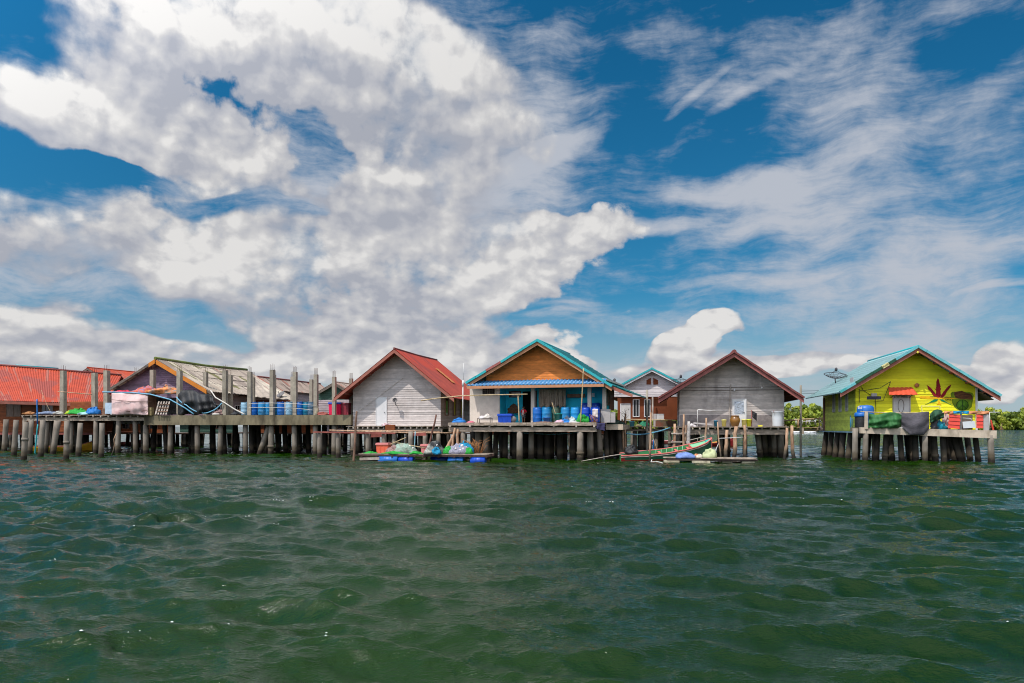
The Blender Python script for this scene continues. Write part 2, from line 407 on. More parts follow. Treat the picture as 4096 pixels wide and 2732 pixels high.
# ------------------------------------------------------------------ places
def at(px, py, d):
    """a point of the place: photo column, row and its distance from the eye"""
    return Vector(((px - PXC) * d / F, d, CAM_H + (HORIZON - py) * d / F))
def wat(px, py):
    """a point on the water from where the photo shows it"""
    d = F * CAM_H / (py - HORIZON)
    return at(px, py, d)
class Frame:
    """upright plane through a place, turned by th degrees: u along the front, v into the depth"""
    def __init__(s, px, d, th=11.5, z=0.0):
        t = R(th)
        s.o = Vector(((px - PXC) * d / F, d, z))
        s.ud = Vector((math.cos(t), -math.sin(t), 0)); s.vd = Vector((math.sin(t), math.cos(t), 0))
    @classmethod
    def of(cls, o, ud, vd):
        f = cls.__new__(cls); f.o = o; f.ud = ud; f.vd = vd
        return f
    def uv(s, px, py, v=0.0):
        d = Vector(((px - PXC) / F, 1.0, (HORIZON - py) / F))
        c = Vector((0, 0, CAM_H))
        t = ((s.o - c).dot(s.vd) + v) / d.dot(s.vd)
        p = c + d * t
        return (p - s.o).dot(s.ud), p.z
    def u(s, px, v=0.0): return s.uv(px, HORIZON, v)[0]
    def z(s, px, py, v=0.0): return s.uv(px, py, v)[1]
    def w(s, u, v, z): return Vector((s.o.x, s.o.y, 0)) + s.ud * u + s.vd * v + Vector((0, 0, z))
    def p(s, px, py, v=0.0):
        u, z = s.uv(px, py, v)
        return s.w(u, v, z)
    def side(s, u, v, right=True):
        """the plane of a flank starting at the front corner u, v"""
        if right: return Frame.of(s.w(u, v, 0), s.vd.copy(), -s.ud)
        return Frame.of(s.w(u, v, 0), -s.vd, s.ud.copy())
WORLD = Frame.of(Vector((0, 0, 0)), Vector((1, 0, 0)), Vector((0, 1, 0)))
# ------------------------------------------------------------------ mesh building, all in world coordinates
class MB:
    def __init__(s): s.b = bmesh.new(); s.uvl = None
    def face(s, pts, smooth=False):
        f = s.b.faces.new([s.b.verts.new(p) for p in pts]); f.smooth = smooth
        return f
    def hexa(s, P):
        v = [s.b.verts.new(p) for p in P]
        for q in ((0, 1, 2, 3), (7, 6, 5, 4), (0, 4, 5, 1), (1, 5, 6, 2), (2, 6, 7, 3), (3, 7, 4, 0)):
            s.b.faces.new([v[i] for i in q])
        return s
    def box(s, fr, u0, u1, v0, v1, z0, z1, sl=0.0):
        """sl slants the top outwards or inwards"""
        return s.hexa([fr.w(u0, v0, z0), fr.w(u1, v0, z0), fr.w(u1, v1, z0), fr.w(u0, v1, z0),
                       fr.w(u0 - sl, v0 - sl, z1), fr.w(u1 + sl, v0 - sl, z1), fr.w(u1 + sl, v1 + sl, z1), fr.w(u0 - sl, v1 + sl, z1)])
    def beam(s, p, q, w, h, up=Vector((0, 0, 1))):
        d = (q - p).normalized()
        a = d.cross(up)
        if a.length < 1e-4: a = d.cross(Vector((1, 0, 0)))
        a = a.normalized() * w / 2
        c = a.cross(d).normalized() * h / 2
        return s.hexa([p - a - c, p + a - c, p + a + c, p - a + c, q - a - c, q + a - c, q + a + c, q - a + c])
    def tube(s, pts, r, n=7, cap=True, rough=0.0, seed=0):
        """a bent rod; r a number or one per point"""
        rnd = random.Random(seed)
        pts = [Vector(p) for p in pts]
        rr = r if hasattr(r, '__len__') else [r] * len(pts)
        rings = []
        ref = None
        for i, p in enumerate(pts):
            d = (pts[min(i + 1, len(pts) - 1)] - pts[max(i - 1, 0)]).normalized()
            if ref is None: ref = Vector((0, 0, 1)) if abs(d.z) < .9 else Vector((1, 0, 0))
            a = d.cross(ref).normalized(); c = d.cross(a).normalized(); ref = a.cross(d)
            ring = []
            for k in range(n):
                t = 2 * math.pi * k / n
                q = rr[i] * (1 + rough * rnd.uniform(-1, 1))
                ring.append(s.b.verts.new(p + a * math.cos(t) * q + c * math.sin(t) * q))
            rings.append(ring)
        for A, B in zip(rings, rings[1:]):
            for k in range(n):
                f = s.b.faces.new([A[k], A[(k + 1) % n], B[(k + 1) % n], B[k]]); f.smooth = True
        if cap:
            s.b.faces.new(rings[0][::-1]); s.b.faces.new(rings[-1])
        return s
    def lathe(s, c, prof, n=16, axis=None, sx=1.0):
        """profile of (radius, height) turned round a vertical (or given) axis"""
        ax = (axis or Vector((0, 0, 1))).normalized()
        a = ax.cross(Vector((0, 1, 0)) if abs(ax.y) < .9 else Vector((1, 0, 0))).normalized(); e = ax.cross(a)
        rings = []
        for r, h in prof:
            rings.append([s.b.verts.new(c + ax * h + (a * math.cos(2 * math.pi * k / n) * sx + e * math.sin(2 * math.pi * k / n)) * max(r, .002)) for k in range(n)])
        for A, B in zip(rings, rings[1:]):
            for k in range(n):
                f = s.b.faces.new([A[k], A[(k + 1) % n], B[(k + 1) % n], B[k]]); f.smooth = True
        s.b.faces.new(rings[0][::-1]); s.b.faces.new(rings[-1])
        return s
    def grid(s, fn, n, m, smooth=True, uv=None):
        V = [[s.b.verts.new(fn(i / n, j / m)) for j in range(m + 1)] for i in range(n + 1)]
        if uv and s.uvl is None: s.uvl = s.b.loops.layers.uv.new('UVMap')
        for i in range(n):
            for j in range(m):
                f = s.b.faces.new([V[i][j], V[i + 1][j], V[i + 1][j + 1], V[i][j + 1]]); f.smooth = smooth
                if uv:
                    for l, (a, c) in zip(f.loops, ((i, j), (i + 1, j), (i + 1, j + 1), (i, j + 1))):
                        l[s.uvl].uv = uv(a / n, c / m)
        return s
    def prism(s, fr, pts, v0, v1):
        """outline in u, z pushed from v0 to v1"""
        A = [s.b.verts.new(fr.w(u, v0, z)) for u, z in pts]
        B = [s.b.verts.new(fr.w(u, v1, z)) for u, z in pts]
        s.b.faces.new(A); s.b.faces.new(B[::-1])
        for i in range(len(pts)):
            j = (i + 1) % len(pts)
            s.b.faces.new([A[j], A[i], B[i], B[j]])
        return s
    def heap(s, c, rx, ry, h, seed=0, n=34, m=12, lump=.22, fr=WORLD, flat=1.0):
        """a slumped pile: low dome with lumps and folds"""
        rnd = random.Random(seed)
        K = [(rnd.uniform(1, 5), rnd.uniform(1, 6), rnd.uniform(0, 6.3), rnd.uniform(.3, 1)) for _ in range(7)]
        top = s.b.verts.new(c + Vector((0, 0, h)))
        prev = None
        for j in range(1, m + 1):
            t = j / m
            ring = []
            for i in range(n):
                a = 2 * math.pi * i / n
                w = sum(k[3] * math.sin(round(k[0]) * a + k[1] * t * 3 + k[2]) for k in K) / 4
                r = t * (1 + lump * w * t)
                z = h * (max(0, 1 - t ** (2.0 * flat)) ** .75) * (1 + lump * w * (1 - t * t))
                ring.append(s.b.verts.new(c + fr.ud * math.cos(a) * rx * r + fr.vd * math.sin(a) * ry * r + Vector((0, 0, max(0, z) if j < m else -.02))))
            for i in range(n):
                k = (i + 1) % n
                f = s.b.faces.new([top, ring[i], ring[k]] if prev is None else [prev[i], ring[i], ring[k], prev[k]]); f.smooth = True
            prev = ring
        s.b.faces.new(prev[::-1])
        for v in list(s.b.verts)[-(n * m + 1):]:
            q = v.co * 4.5 + Vector((seed * 3.7, 0, 0))
            if v.co.z > c.z + .02: v.co += mnoise.noise_vector(q) * min(.13, .22 * h) + mnoise.noise_vector(q * 2.6) * min(.05, .09 * h)
        return s
    def ball(s, c, r, n=8, sq=1.0):
        return s.lathe(c, [(r * math.sin(math.pi * (i + .02) / (n + .04)), -r * sq * math.cos(math.pi * (i + .02) / (n + .04))) for i in range(n + 1)], n + 2)
    def build(s, name, m, parent=None, label=None, solid=0.0):
        bmesh.ops.recalc_face_normals(s.b, faces=s.b.faces)
        me = bpy.data.meshes.new(name)
        if parent is None:
            xs = [v.co.x for v in s.b.verts]; ys = [v.co.y for v in s.b.verts]; zs = [v.co.z for v in s.b.verts]
            o0 = Vector(((min(xs) + max(xs)) / 2, (min(ys) + max(ys)) / 2, min(zs)))
        else:
            o0 = wloc(parent)
        for v in s.b.verts: v.co -= o0
        s.b.to_mesh(me); s.b.free()
        o = bpy.data.objects.new(name, me); COL.objects.link(o)
        if parent is None: o.location = o0
        else: o.parent = parent
        if solid:
            md = o.modifiers.new('thickness', 'SOLIDIFY'); md.thickness = solid; md.offset = 0
        for mm in (m if isinstance(m, (list, tuple)) else [m]): me.materials.append(mm)
        if label: o['label'] = label
        return o
def wloc(o):
    v = Vector(o.location)
    while o.parent: o = o.parent; v += Vector(o.location)
    return v
def tag(o, label, cat, group=None, kind=None):
    if label: o['label'] = label
    if cat: o['category'] = cat
    if group: o['group'] = group
    if kind: o['kind'] = kind
    return o
def thing(name, label, cat, loc, group=None):
    o = bpy.data.objects.new(name, None); COL.objects.link(o)
    o.location = loc; o.empty_display_size = .3
    return tag(o, label, cat, group)
def clone(root, loc, label, group=None, rotz=0.0):
    """a copy of a thing with its parts and their pieces"""
    def cp(o, par):
        c = o.copy(); COL.objects.link(c)
        if par: c.parent = par
        for ch in o.children: cp(ch, c)
        return c
    r = cp(root, None)
    r.location = loc; r.rotation_euler = (0, 0, rotz); r['label'] = label
    if group: r['group'] = group
    return r
def letters(text, size, m, parent, origin, ud, up, name='lettering', ext=.004, xs=1.0):
    """writing as a thin raised mesh part"""
    cu = bpy.data.curves.new(name, 'FONT'); cu.body = text; cu.size = size; cu.extrude = ext; cu.align_x = 'CENTER'; cu.align_y = 'CENTER'
    tmp = bpy.data.objects.new(name, cu); COL.objects.link(tmp)
    dg = bpy.context.evaluated_depsgraph_get()
    me = bpy.data.meshes.new_from_object(tmp.evaluated_get(dg))
    bpy.data.objects.remove(tmp)
    ud = ud.normalized(); up = up.normalized(); nn = ud.cross(up)
    M = Matrix((ud * xs, up, nn)).transposed().to_4x4(); M.translation = origin - wloc(parent)
    me.transform(M); me.materials.clear(); me.materials.append(m)
    o = bpy.data.objects.new(name, me); COL.objects.link(o); o.parent = parent
    return o
# ------------------------------------------------------------------ building pieces
def roof_sheet(A, B, C, D, pitch=.18, amp=.028, thick=.035, name='roof', m=None, parent=None, tiles=None, sag=0.0, ragged=0.0):
    """corrugated sheet over corners ridge-front A, eave-front B, eave-back C, ridge-back D; waves run down the slope"""
    L = (D - A).length; S = (B - A).length
    n = max(8, int(L / pitch * 5)); mm = 12 if not tiles else max(2, int(S / tiles)) * 2
    nrm = (B - A).cross(D - A).normalized()
    if nrm.z < 0: nrm = -nrm
    rnd = random.Random(int(abs(A.x) * 31 + abs(A.y)))
    rag = [rnd.uniform(0, ragged) for _ in range(200)]
    mb = MB()
    def fn(i, j, off):
        jj = j
        if tiles:
            k = int(round(j * mm)); jj = ((k + 1) // 2) / (mm / 2.0) if mm else j
            step = .03 if k % 2 else 0.0
        else: step = 0.0
        jj = min(jj, 1.0)
        if ragged: jj *= 1 + rag[int(i * L / .9) % 200] * (1 if jj > .99 else 0)
        a = A.lerp(D, i); b = B.lerp(C, i)
        p = a.lerp(b, jj)
        return p + nrm * (amp * math.sin(2 * math.pi * i * L / pitch) + step + off) + Vector((0, 0, -sag * math.sin(math.pi * i) * (1 - .6 * j) - sag * .5 * math.sin(math.pi * min(1, jj))))
    uv = lambda a, c: (a * L, c * S)
    mb.grid(lambda i, j: fn(i, j, 0), n, mm, True, uv)
    mb.grid(lambda i, j: fn(1 - i, j, -thick), n, mm, True, lambda a, c: ((1 - a) * L, c * S))
    return mb.build(name, m, parent)
def slope(x0, z0, x1, z1, x):
    return z0 + (z1 - z0) * (x - x0) / (x1 - x0)
def clapboards(mb, fr, left, right, z0, z1, h=.17, out=.03, off=0.0):
    """lapped boards between left(z) and right(z)"""
    z = math.floor(z0 / h) * h
    while z < z1 - .01:
        a, b = max(z, z0), min(z + h, z1)
        l0, r0, l1, r1 = left(a), right(a), left(b), right(b)
        if r0 - l0 > .02:
            if r1 < l1: l1 = r1 = (l1 + r1) / 2
            mb.hexa([fr.w(l0, off - out, a), fr.w(r0, off - out, a), fr.w(r0, off + .05, a), fr.w(l0, off + .05, a),
                     fr.w(l1, off - .002, b + .012), fr.w(r1, off - .002, b + .012), fr.w(r1, off + .05, b + .012), fr.w(l1, off + .05, b + .012)])
        z += h
def gable_house(name, label, fr, verge, wall, ov, L, mw, mr, mf, mside=None, board=.17, wallgap=.10, pitch=.18, amp=.028, tiles=None, fascia_h=.2, ridge=None, sag=0.0,
                front=True, ov_back=.5, wall_v=0.0, z_wall_top=None, roof_thick=.05, eave_drop=None):
    """house with its gable to the front. verge: photo points of left eave tip, apex, right eave tip on the overhang's edge; wall: left column, right column, foot row"""
    (uL, zL), (uA, zA), (uR, zR) = [fr.uv(x, y, -ov) for x, y in verge]
    u0, u1, z0 = fr.u(wall[0], wall_v), fr.u(wall[1], wall_v), fr.z(wall[0], wall[2], wall_v)
    um = (u0 + u1) / 2
    root = thing(name, label, 'house', fr.w(um, 0, z0))
    zl = lambda u: (slope(uL, zL, uA, zA, u) if u <= uA else slope(uA, zA, uR, zR, u)) - wallgap
    def lf(z):
        ua = uL + (uA - uL) * (z + wallgap - zL) / (zA - zL)
        return max(u0, ua)
    def rt(z):
        ua = uR + (uA - uR) * (z + wallgap - zR) / (zA - zR)
        return min(u1, ua)
    ztop = zA - wallgap
    w = MB()
    if front:
        clapboards(w, fr, lf, rt, z0, ztop - .03, board, off=wall_v)
    # back, flanks and floor
    zl0, zr1 = zl(u0), zl(u1)
    ms = mside or mw
    if front: w.build('front_wall', mw, root)
    MB().prism(fr, [(u0, z0), (u1, z0), (u1, zr1 - .02), (uA, ztop - .06), (u0, zl0 - .02)], L, L + .08).build('back_wall', ms, root)
    s = MB()
    for right, u, zt in ((True, u1, zr1), (False, u0, zl0)):
        f2 = fr.side(u, wall_v, right)
        if right: clapboards(s, f2, lambda z: .052, lambda z: L, z0, zt - .02, board)
        else: clapboards(s, f2, lambda z: -L, lambda z: -.052, z0, zt - .02, board)
    s.box(fr, u0, u1, wall_v + .06, L, z0 - .1, z0 + .02)
    s.build('side_wall', ms, root)
    # roof
    P = lambda u, v, z: fr.w(u, v, z)
    v0, v1 = -ov, L + ov_back
    rl = roof_sheet(P(uA, v0, zA), P(uL, v0, zL), P(uL, v1, zL), P(uA, v1, zA), pitch, amp, roof_thick, 'roof_slope', mr[0], root, tiles, sag)
    rr = roof_sheet(P(uA, v0, zA), P(uR, v0, zR), P(uR, v1, zR), P(uA, v1, zA), pitch, amp, roof_thick, 'roof_slope', mr[1], root, tiles, sag)
    rc = MB()
    rc.tube([P(uA, v0 - .05, zA + .02), P(uA, (v0 + v1) / 2, zA + .02 - sag), P(uA, v1, zA + .02)], ridge[1] if ridge else .07, 8)
    rc.build('ridge_cap', ridge[0] if ridge else mr[1], root)
    # bargeboards and a few purlin ends
    fb = MB()
    for (ua, za, ub, zb) in ((uA, zA, uL, zL), (uA, zA, uR, zR)):
        t = -.075
        fb.hexa([P(ua, v0 - .03, za + t - fascia_h), P(ub, v0 - .03, zb + t - fascia_h), P(ub, v0 + .02, zb + t - fascia_h), P(ua, v0 + .02, za + t - fascia_h),
                 P(ua, v0 - .03, za + t), P(ub, v0 - .03, zb + t), P(ub, v0 + .02, zb + t), P(ua, v0 + .02, za + t)])
    fb.build('bargeboard', mf, root)
    pu = MB()
    for (ub, zb) in ((uL, zL), (uR, zR)):
        for k in range(5):
            t = (k + .35) / 5
            u, z = uA + (ub - uA) * t, zA + (zb - zA) * t - .14
            pu.beam(P(u, v0 + .03, z), P(u, L, z), .06, .1)
    pu.build('purlins', mf, root)
    return root, dict(u0=u0, u1=u1, z0=z0, uA=uA, zA=zA, uL=uL, zL=zL, uR=uR, zR=zR, zl=zl, L=L, ov=ov)
def plank_deck(name, label, cat, fr, u0, u1, v0, v1, z, m, mj, th=.05, plank=.16, along='v', beam=(.18, .2), seed=1, ragged=.1, joist=.55, root=None):
    """timber deck: boards, joists showing their ends, a beam under them"""
    rnd = random.Random(seed)
    root = root or thing(name, label, cat, fr.w((u0 + u1) / 2, v0, 0))
    b = MB()
    if along == 'v':
        u = u0
        while u < u1:
            b.box(fr, u, min(u + plank - .015, u1), v0 - rnd.uniform(0, ragged), v1, z - th + rnd.uniform(-.008, .008), z + rnd.uniform(-.006, .006)); u += plank
    else:
        v = v0
        while v < v1:
            b.box(fr, u0 - rnd.uniform(0, ragged), u1 + rnd.uniform(0, ragged), v, min(v + plank - .015, v1), z - th + rnd.uniform(-.008, .008), z + rnd.uniform(-.006, .006)); v += plank
    b.build('deck_boards', m, root)
    j = MB()
    u = u0 + .1
    while u < u1:
        j.box(fr, u, u + .09, v0 + rnd.uniform(-.16, .04), v1, z - th - .14, z - th - .012); u += joist * rnd.uniform(.85, 1.15)
    j.build('joists', mj, root)
    e = MB()
    for vv in (v0 + .12, (v0 + v1) / 2, v1 - .3):
        e.box(fr, u0, u1, vv, vv + beam[0], z - th - .155 - beam[1], z - th - .145)
    e.build('beam', m, root)
    return root
def pile(mb, top, foot, r, seed=0, collar=False, n=10):
    pts = [foot + (foot - top).normalized() * 1.2, foot, foot.lerp(top, .4), foot.lerp(top, .75), top]
    mb.tube(pts, [r * 1.06, r * 1.05, r, r * .97, r * .95], n, True, .03, seed)
    if collar:
        c = foot.lerp(top, collar)
        d = (top - foot).normalized()
        mb.tube([c - d * .09, c - d * .08, c + d * .08, c + d * .09], [r, r * 1.2, r * 1.2, r], n)
def piles_under(root, fr, spots, ztop, r, m, seed=0, name='pile', dark=2.3):
    """spots: (u, v, lean of the foot along u); inner rows get a darker damp concrete with the shade under the deck in its colour"""
    rnd = random.Random(seed)
    for i, (u, v, ln) in enumerate(spots):
        mb = MB()
        pile(mb, fr.w(u, v, ztop), fr.w(u + ln, v + rnd.uniform(-.1, .1), -.3), r * rnd.uniform(.9, 1.1), i, rnd.choice((0, 0, .35)))
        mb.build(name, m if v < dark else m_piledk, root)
# ------------------------------------------------------------------ the colours of the place
G = mat
m_conc = G('concrete', (176, 166, 150), .78, .9, .18, 2.2, dirt=(96, 88, 76), dirt_amt=.55, dirt_scale=.9, dirt_stretch=(1, 1, .35), spec=.2, bump=.01)
m_beam = G('stained_concrete_beam', (150, 138, 112), .62, .9, .3, 1.6, (1, 1, .5), dirt=(58, 52, 42), dirt_amt=.8, dirt_scale=1.1, dirt_stretch=(1, 1, .3), spec=.2, bump=.01)
m_pale_beam = G('pale_concrete_beam', (205, 188, 168), .85, .9, .2, 1.6, dirt=(120, 104, 84), dirt_amt=.7, dirt_scale=1.1, dirt_stretch=(1, 1, .5), spec=.2, bump=.01)
m_pile = G('concrete_pile', (176, 164, 150), .54, .9, .22, 3.0, (1, 1, .3), dirt=(112, 100, 88), dirt_amt=.6, dirt_scale=2.0, dirt_stretch=(1, 1, .25), spec=.2, tide=True, bump=.01)
m_piledk = G('shaded_damp_pile', (84, 78, 72), .55, .9, .3, 3.0, (1, 1, .3), dirt=(48, 44, 38), dirt_amt=.7, dirt_scale=2.0, dirt_stretch=(1, 1, .25), spec=.2, tide=True)  # damp concrete, darkened further to hold the shade under the decks
m_rebar = G('rusty_rebar', (92, 66, 54), .8, .8, .2, 9)
m_deckw = G('grey_deck_timber', (186, 168, 150), .72, .85, .3, 2.5, (1, 1, 4), dirt=(84, 70, 60), dirt_amt=.6, dirt_scale=2.2, bump=.008)
m_joist = G('pale_timber', (200, 186, 174), .78, .85, .25, 3, dirt=(110, 92, 78), dirt_amt=.5, dirt_scale=2)
m_oldw = G('old_brown_timber', (150, 116, 96), .7, .85, .3, 4, (1, 1, .3), dirt=(70, 54, 46), dirt_amt=.5, dirt_scale=3)
m_redw = G('red_brown_plank', (168, 92, 82), .7, .8, .25, 3, dirt=(96, 60, 52), dirt_amt=.5, dirt_scale=2)
m_pole = G('bare_wood_pole', (196, 160, 130), .8, .8, .3, 5, (1, 1, .25), dirt=(120, 70, 46), dirt_amt=.65, dirt_scale=4, dirt_stretch=(1, 1, .5), tide=True)
m_bam = G('bamboo', (204, 178, 136), .8, .6, .2, 6)
m_grey = G('grey_weatherboard', (210, 199, 194), .90, .85, .12, 2.0, (1, 1, 3), dirt=(140, 128, 124), dirt_amt=.35, dirt_scale=1.0, dirt_stretch=(1, 1, .4), boards=.17, spec=.25)
m_grey2 = G('grey_old_weatherboard', (208, 197, 190), .90, .85, .14, 2.0, (1, 1, 3), dirt=(110, 100, 98), dirt_amt=.5, dirt_scale=.8, dirt_stretch=(1, 1, .35), boards=.17, spec=.25)
m_lav = G('lavender_weatherboard', (168, 140, 162), .66, .85, .15, 2.0, (1, 1, 3), dirt=(92, 80, 92), dirt_amt=.4, boards=.17, spec=.25)
m_lav2 = G('pale_lavender_boards', (186, 172, 176), .78, .85, .12, 2.0, (1, 1, 3), dirt=(110, 100, 104), dirt_amt=.4, boards=.17, spec=.25)
m_brown = G('brown_weatherboard', (222, 130, 60), 1.08, .8, .15, 2, (1, 1, 3), dirt=(120, 66, 30), dirt_amt=.3, boards=.15)
m_dkbrown = G('dark_brown_boards', (160, 84, 40), .62, .8, .2, 2, (1, 1, 3), dirt=(80, 44, 26), dirt_amt=.4, boards=.17)
m_orangebrown = G('red_brown_wall', (150, 78, 40), .58, .8, .12, 1.5, dirt=(110, 48, 24), dirt_amt=.35)
m_greenw = G('dark_green_boards', (62, 92, 80), .8, .85, .2, 2, (1, 1, 3), boards=.17)
m_white = G('white_paint', (232, 230, 230), .88, .6, .06, 2, dirt=(170, 165, 160), dirt_amt=.25)
m_whitew = G('white_weatherboard', (216, 208, 208), .85, .8, .08, 2, (1, 1, 3), dirt=(160, 150, 150), dirt_amt=.3, boards=.17)
m_plaster = G('pale_grey_plaster', (228, 214, 200), .85, .85, .1, 1.5, dirt=(176, 160, 146), dirt_amt=.4, dirt_scale=.9)
m_teal = G('turquoise_wall', (30, 190, 220), 1.05, .75, .1, 1.2, dirt=(8, 96, 120), dirt_amt=.35)
m_yel = G('lime_yellow_boards', (236, 230, 40), 1.02, .75, .05, 2, (1, 1, 3), dirt=(206, 200, 40), dirt_amt=.2, boards=.2)
m_lime = G('faded_lime_boards', (192, 200, 84), 1.15, .8, .12, 2, (1, 1, 3), dirt=(120, 130, 60), dirt_amt=.4, boards=.2)
m_redroof = G('red_corrugated_roof', (230, 92, 52), .54, .6, .12, 1.5, uv_streaks=[((214, 130, 108), .60, 3.0, 1.6, .12), ((200, 96, 76), .56, 7.0, .25, .2), ((216, 170, 150), .70, 5.0, 2.6, .25)], dirt=(150, 62, 48), dirt_amt=.3)
m_redroof_faded = G('faded_red_roof', (196, 116, 96), .58, .7, .15, 1.5, uv_streaks=[((222, 190, 172), .55, 3.0, 1.8, .2), ((214, 86, 62), .58, 7.0, .3, .3)])
m_roofA = G('brick_red_roof', (204, 92, 74), .54, .65, .12, 1.2, uv_streaks=[((226, 88, 66), .55, 2.0, .25, .18), ((186, 84, 76), .60, 9.0, 1.8, .15)], dirt=(150, 66, 60), dirt_amt=.3)
m_roofB = G('maroon_roof', (150, 84, 80), .62, .7, .15, 1.5, dirt=(96, 52, 50), dirt_amt=.4)
m_roofP = G('weathered_sheet_roof', (206, 190, 172), .62, .8, .16, 1.2, uv_streaks=[((216, 92, 66), .66, 3.0, 1.5, .22), ((134, 130, 84), .60, 8.0, .5, .25), ((226, 212, 190), .58, 5.0, 1.8, .2), ((168, 152, 140), .58, 12.0, 1.1, .1)], dirt=(126, 112, 100), dirt_amt=.45, dirt_scale=.7)
m_roofP2 = G('grey_red_sheet_roof', (198, 176, 160), .60, .8, .16, 1.2, uv_streaks=[((190, 104, 84), .58, 4.0, 1.6, .12), ((126, 108, 98), .64, 9.0, 1.2, .2)], dirt=(120, 100, 90), dirt_amt=.4)
m_moss = G('mossy_sheet', (132, 146, 76), .62, .9, .3, 3, dirt=(84, 76, 60), dirt_amt=.6)
m_tealroof = G('turquoise_tile_roof', (78, 196, 192), .62, .45, .10, 1.0, uv_streaks=[((112, 206, 200), .55, 3.0, .5, .3)], spec=.5)
m_tealpale = G('pale_turquoise_tile_roof', (176, 218, 216), .70, .45, .10, 1.0, uv_streaks=[((176, 214, 214), .52, 3.0, .4, .3)], spec=.5)
m_tealcap2 = G('pale_ridge_tile', (120, 204, 210), .72, .4, .12, 2.0, spec=.5)
m_tealcap = G('turquoise_ridge_tile', (48, 190, 196), .72, .4, .10, 2.0, spec=.5)
m_bluetile = G('blue_tile', (74, 150, 206), .68, .4, .15, 4.0, spec=.5)
m_maroon = G('maroon_board', (176, 104, 98), .72, .75, .15, 3, dirt=(120, 66, 62), dirt_amt=.4)
m_rust = G('red_brown_board', (180, 112, 96), .74, .75, .15, 3, dirt=(130, 74, 60), dirt_amt=.4)
m_tan = G('tan_bargeboard', (214, 152, 112), .74, .7, .1, 3, dirt=(170, 112, 84), dirt_amt=.3)
m_orange = G('orange_bargeboard', (226, 138, 46), .74, .7, .1, 3)
m_greyb = G('grey_bargeboard', (128, 116, 106), .7, .85, .25, 4, dirt=(70, 62, 56), dirt_amt=.5)
m_glass = G('dark_window', (20, 22, 26), .8, .15, .3, 2, spec=.5)
m_black = G('unlit_opening_black', (10, 9, 9), 1, .9, .1, 2, spec=.1)  # flat black that stands for the unlit space inside openings
m_yelglass = G('yellow_curtain', (190, 180, 50), .8, .8, .2, 3)
m_greenglass = G('green_curtain', (84, 128, 42), .8, .8, .4, 8)
m_blue = G('blue_plastic', (0, 104, 196), .80, .4, .1, 3, dirt=(90, 140, 180), dirt_amt=.25, spec=.5)
m_blue2 = G('deep_blue_plastic', (0, 72, 190), .85, .4, .1, 3, spec=.5)
m_blue3 = G('light_blue_plastic', (30, 140, 200), .8, .45, .15, 3, dirt=(130, 160, 170), dirt_amt=.5, spec=.5)
m_bluepale = G('bleached_blue_plastic', (150, 190, 214), .8, .5, .2, 3, dirt=(90, 150, 196), dirt_amt=.6, dirt_stretch=(1, 1, .3))
m_tealp = G('teal_plastic', (0, 116, 150), .8, .45, .1, 3, spec=.5)
m_greyp = G('grey_blue_net_drum', (90, 116, 140), .8, .7, .3, 8)
m_white_p = G('white_plastic', (224, 228, 232), .86, .45, .05, 2, spec=.5)
m_yelp = G('yellow_plastic', (232, 222, 70), .86, .45, .08, 3, spec=.5)
m_yelpale = G('pale_yellow_plastic', (238, 228, 130), .86, .45, .08, 3, spec=.5)
m_limep = G('lime_plastic', (216, 226, 50), .86, .45, .08, 3, spec=.5)
m_greenp = G('green_plastic', (10, 128, 110), .8, .45, .1, 3, spec=.5)
m_redtub = G('bright_red_plastic', (240, 14, 84), .9, .4, .05, 3, spec=.5)
m_redtub2 = G('dull_red_plastic', (150, 44, 62), .85, .5, .1, 3, spec=.5)
m_orangep = G('orange_plastic', (244, 110, 78), .86, .5, .06, 3, dirt=(220, 140, 110), dirt_amt=.3)
m_pinkp = G('faded_pink_plastic', (222, 136, 132), .84, .55, .08, 3)
m_pinkt = G('pink_tarp', (238, 204, 200), .84, .75, .08, 2, dirt=(200, 150, 148), dirt_amt=.5, dirt_scale=1.5, bump=.04)
m_blackt = G('black_tarp', (38, 38, 40), .85, .6, .3, 3, dirt=(80, 80, 80), dirt_amt=.2, spec=.4, bump=.04)
m_greent = G('green_tarp', (56, 116, 60), .74, .65, .2, 3, bump=.04)
m_dgreent = G('dark_green_tarp', (44, 84, 58), .8, .65, .2, 3, bump=.04)
m_greynet = G('grey_shade_net', (92, 88, 94), .8, .85, .25, 6, (1, 1, 5))
m_bluet = G('blue_tarp', (24, 120, 200), .8, .6, .15, 3, bump=.04)
m_paleblue = G('faded_blue_tarp', (120, 146, 206), .8, .65, .2, 3, bump=.04)
m_palegr = G('pale_green_tarp', (200, 208, 158), .75, .7, .15, 3)
m_netgreen = G('green_net', (44, 168, 62), .75, .8, .35, 12, bump=.05)
m_netpale = G('pale_green_net', (164, 188, 170), .72, .85, .25, 14, dirt=(130, 90, 84), dirt_amt=.45, dirt_scale=1.6, bump=.05)
m_netbrown = G('pink_brown_net', (170, 136, 130), .72, .85, .35, 14, bump=.05)
m_netblack = G('black_net', (60, 62, 66), .8, .85, .4, 10, dirt=(170, 170, 160), dirt_amt=.5, dirt_scale=1.4, bump=.05)
m_netblue = G('blue_net', (30, 150, 196), .72, .8, .3, 14, bump=.05)
m_netlilac = G('lilac_net', (160, 158, 176), .72, .85, .3, 14, bump=.05)
m_nethang = G('beige_net', (190, 170, 150), .8, .85, .3, 6, (6, 6, .4), bump=.05)
m_float = G('white_float', (232, 228, 222), .88, .5, .05, 4)
m_ropeW = G('white_rope', (214, 208, 198), .85, .8, .1, 8)
m_ropeB = G('blue_hose', (120, 184, 214), .8, .5, .1, 4)
m_pvc = G('white_pipe', (226, 224, 220), .88, .45, .05, 3)
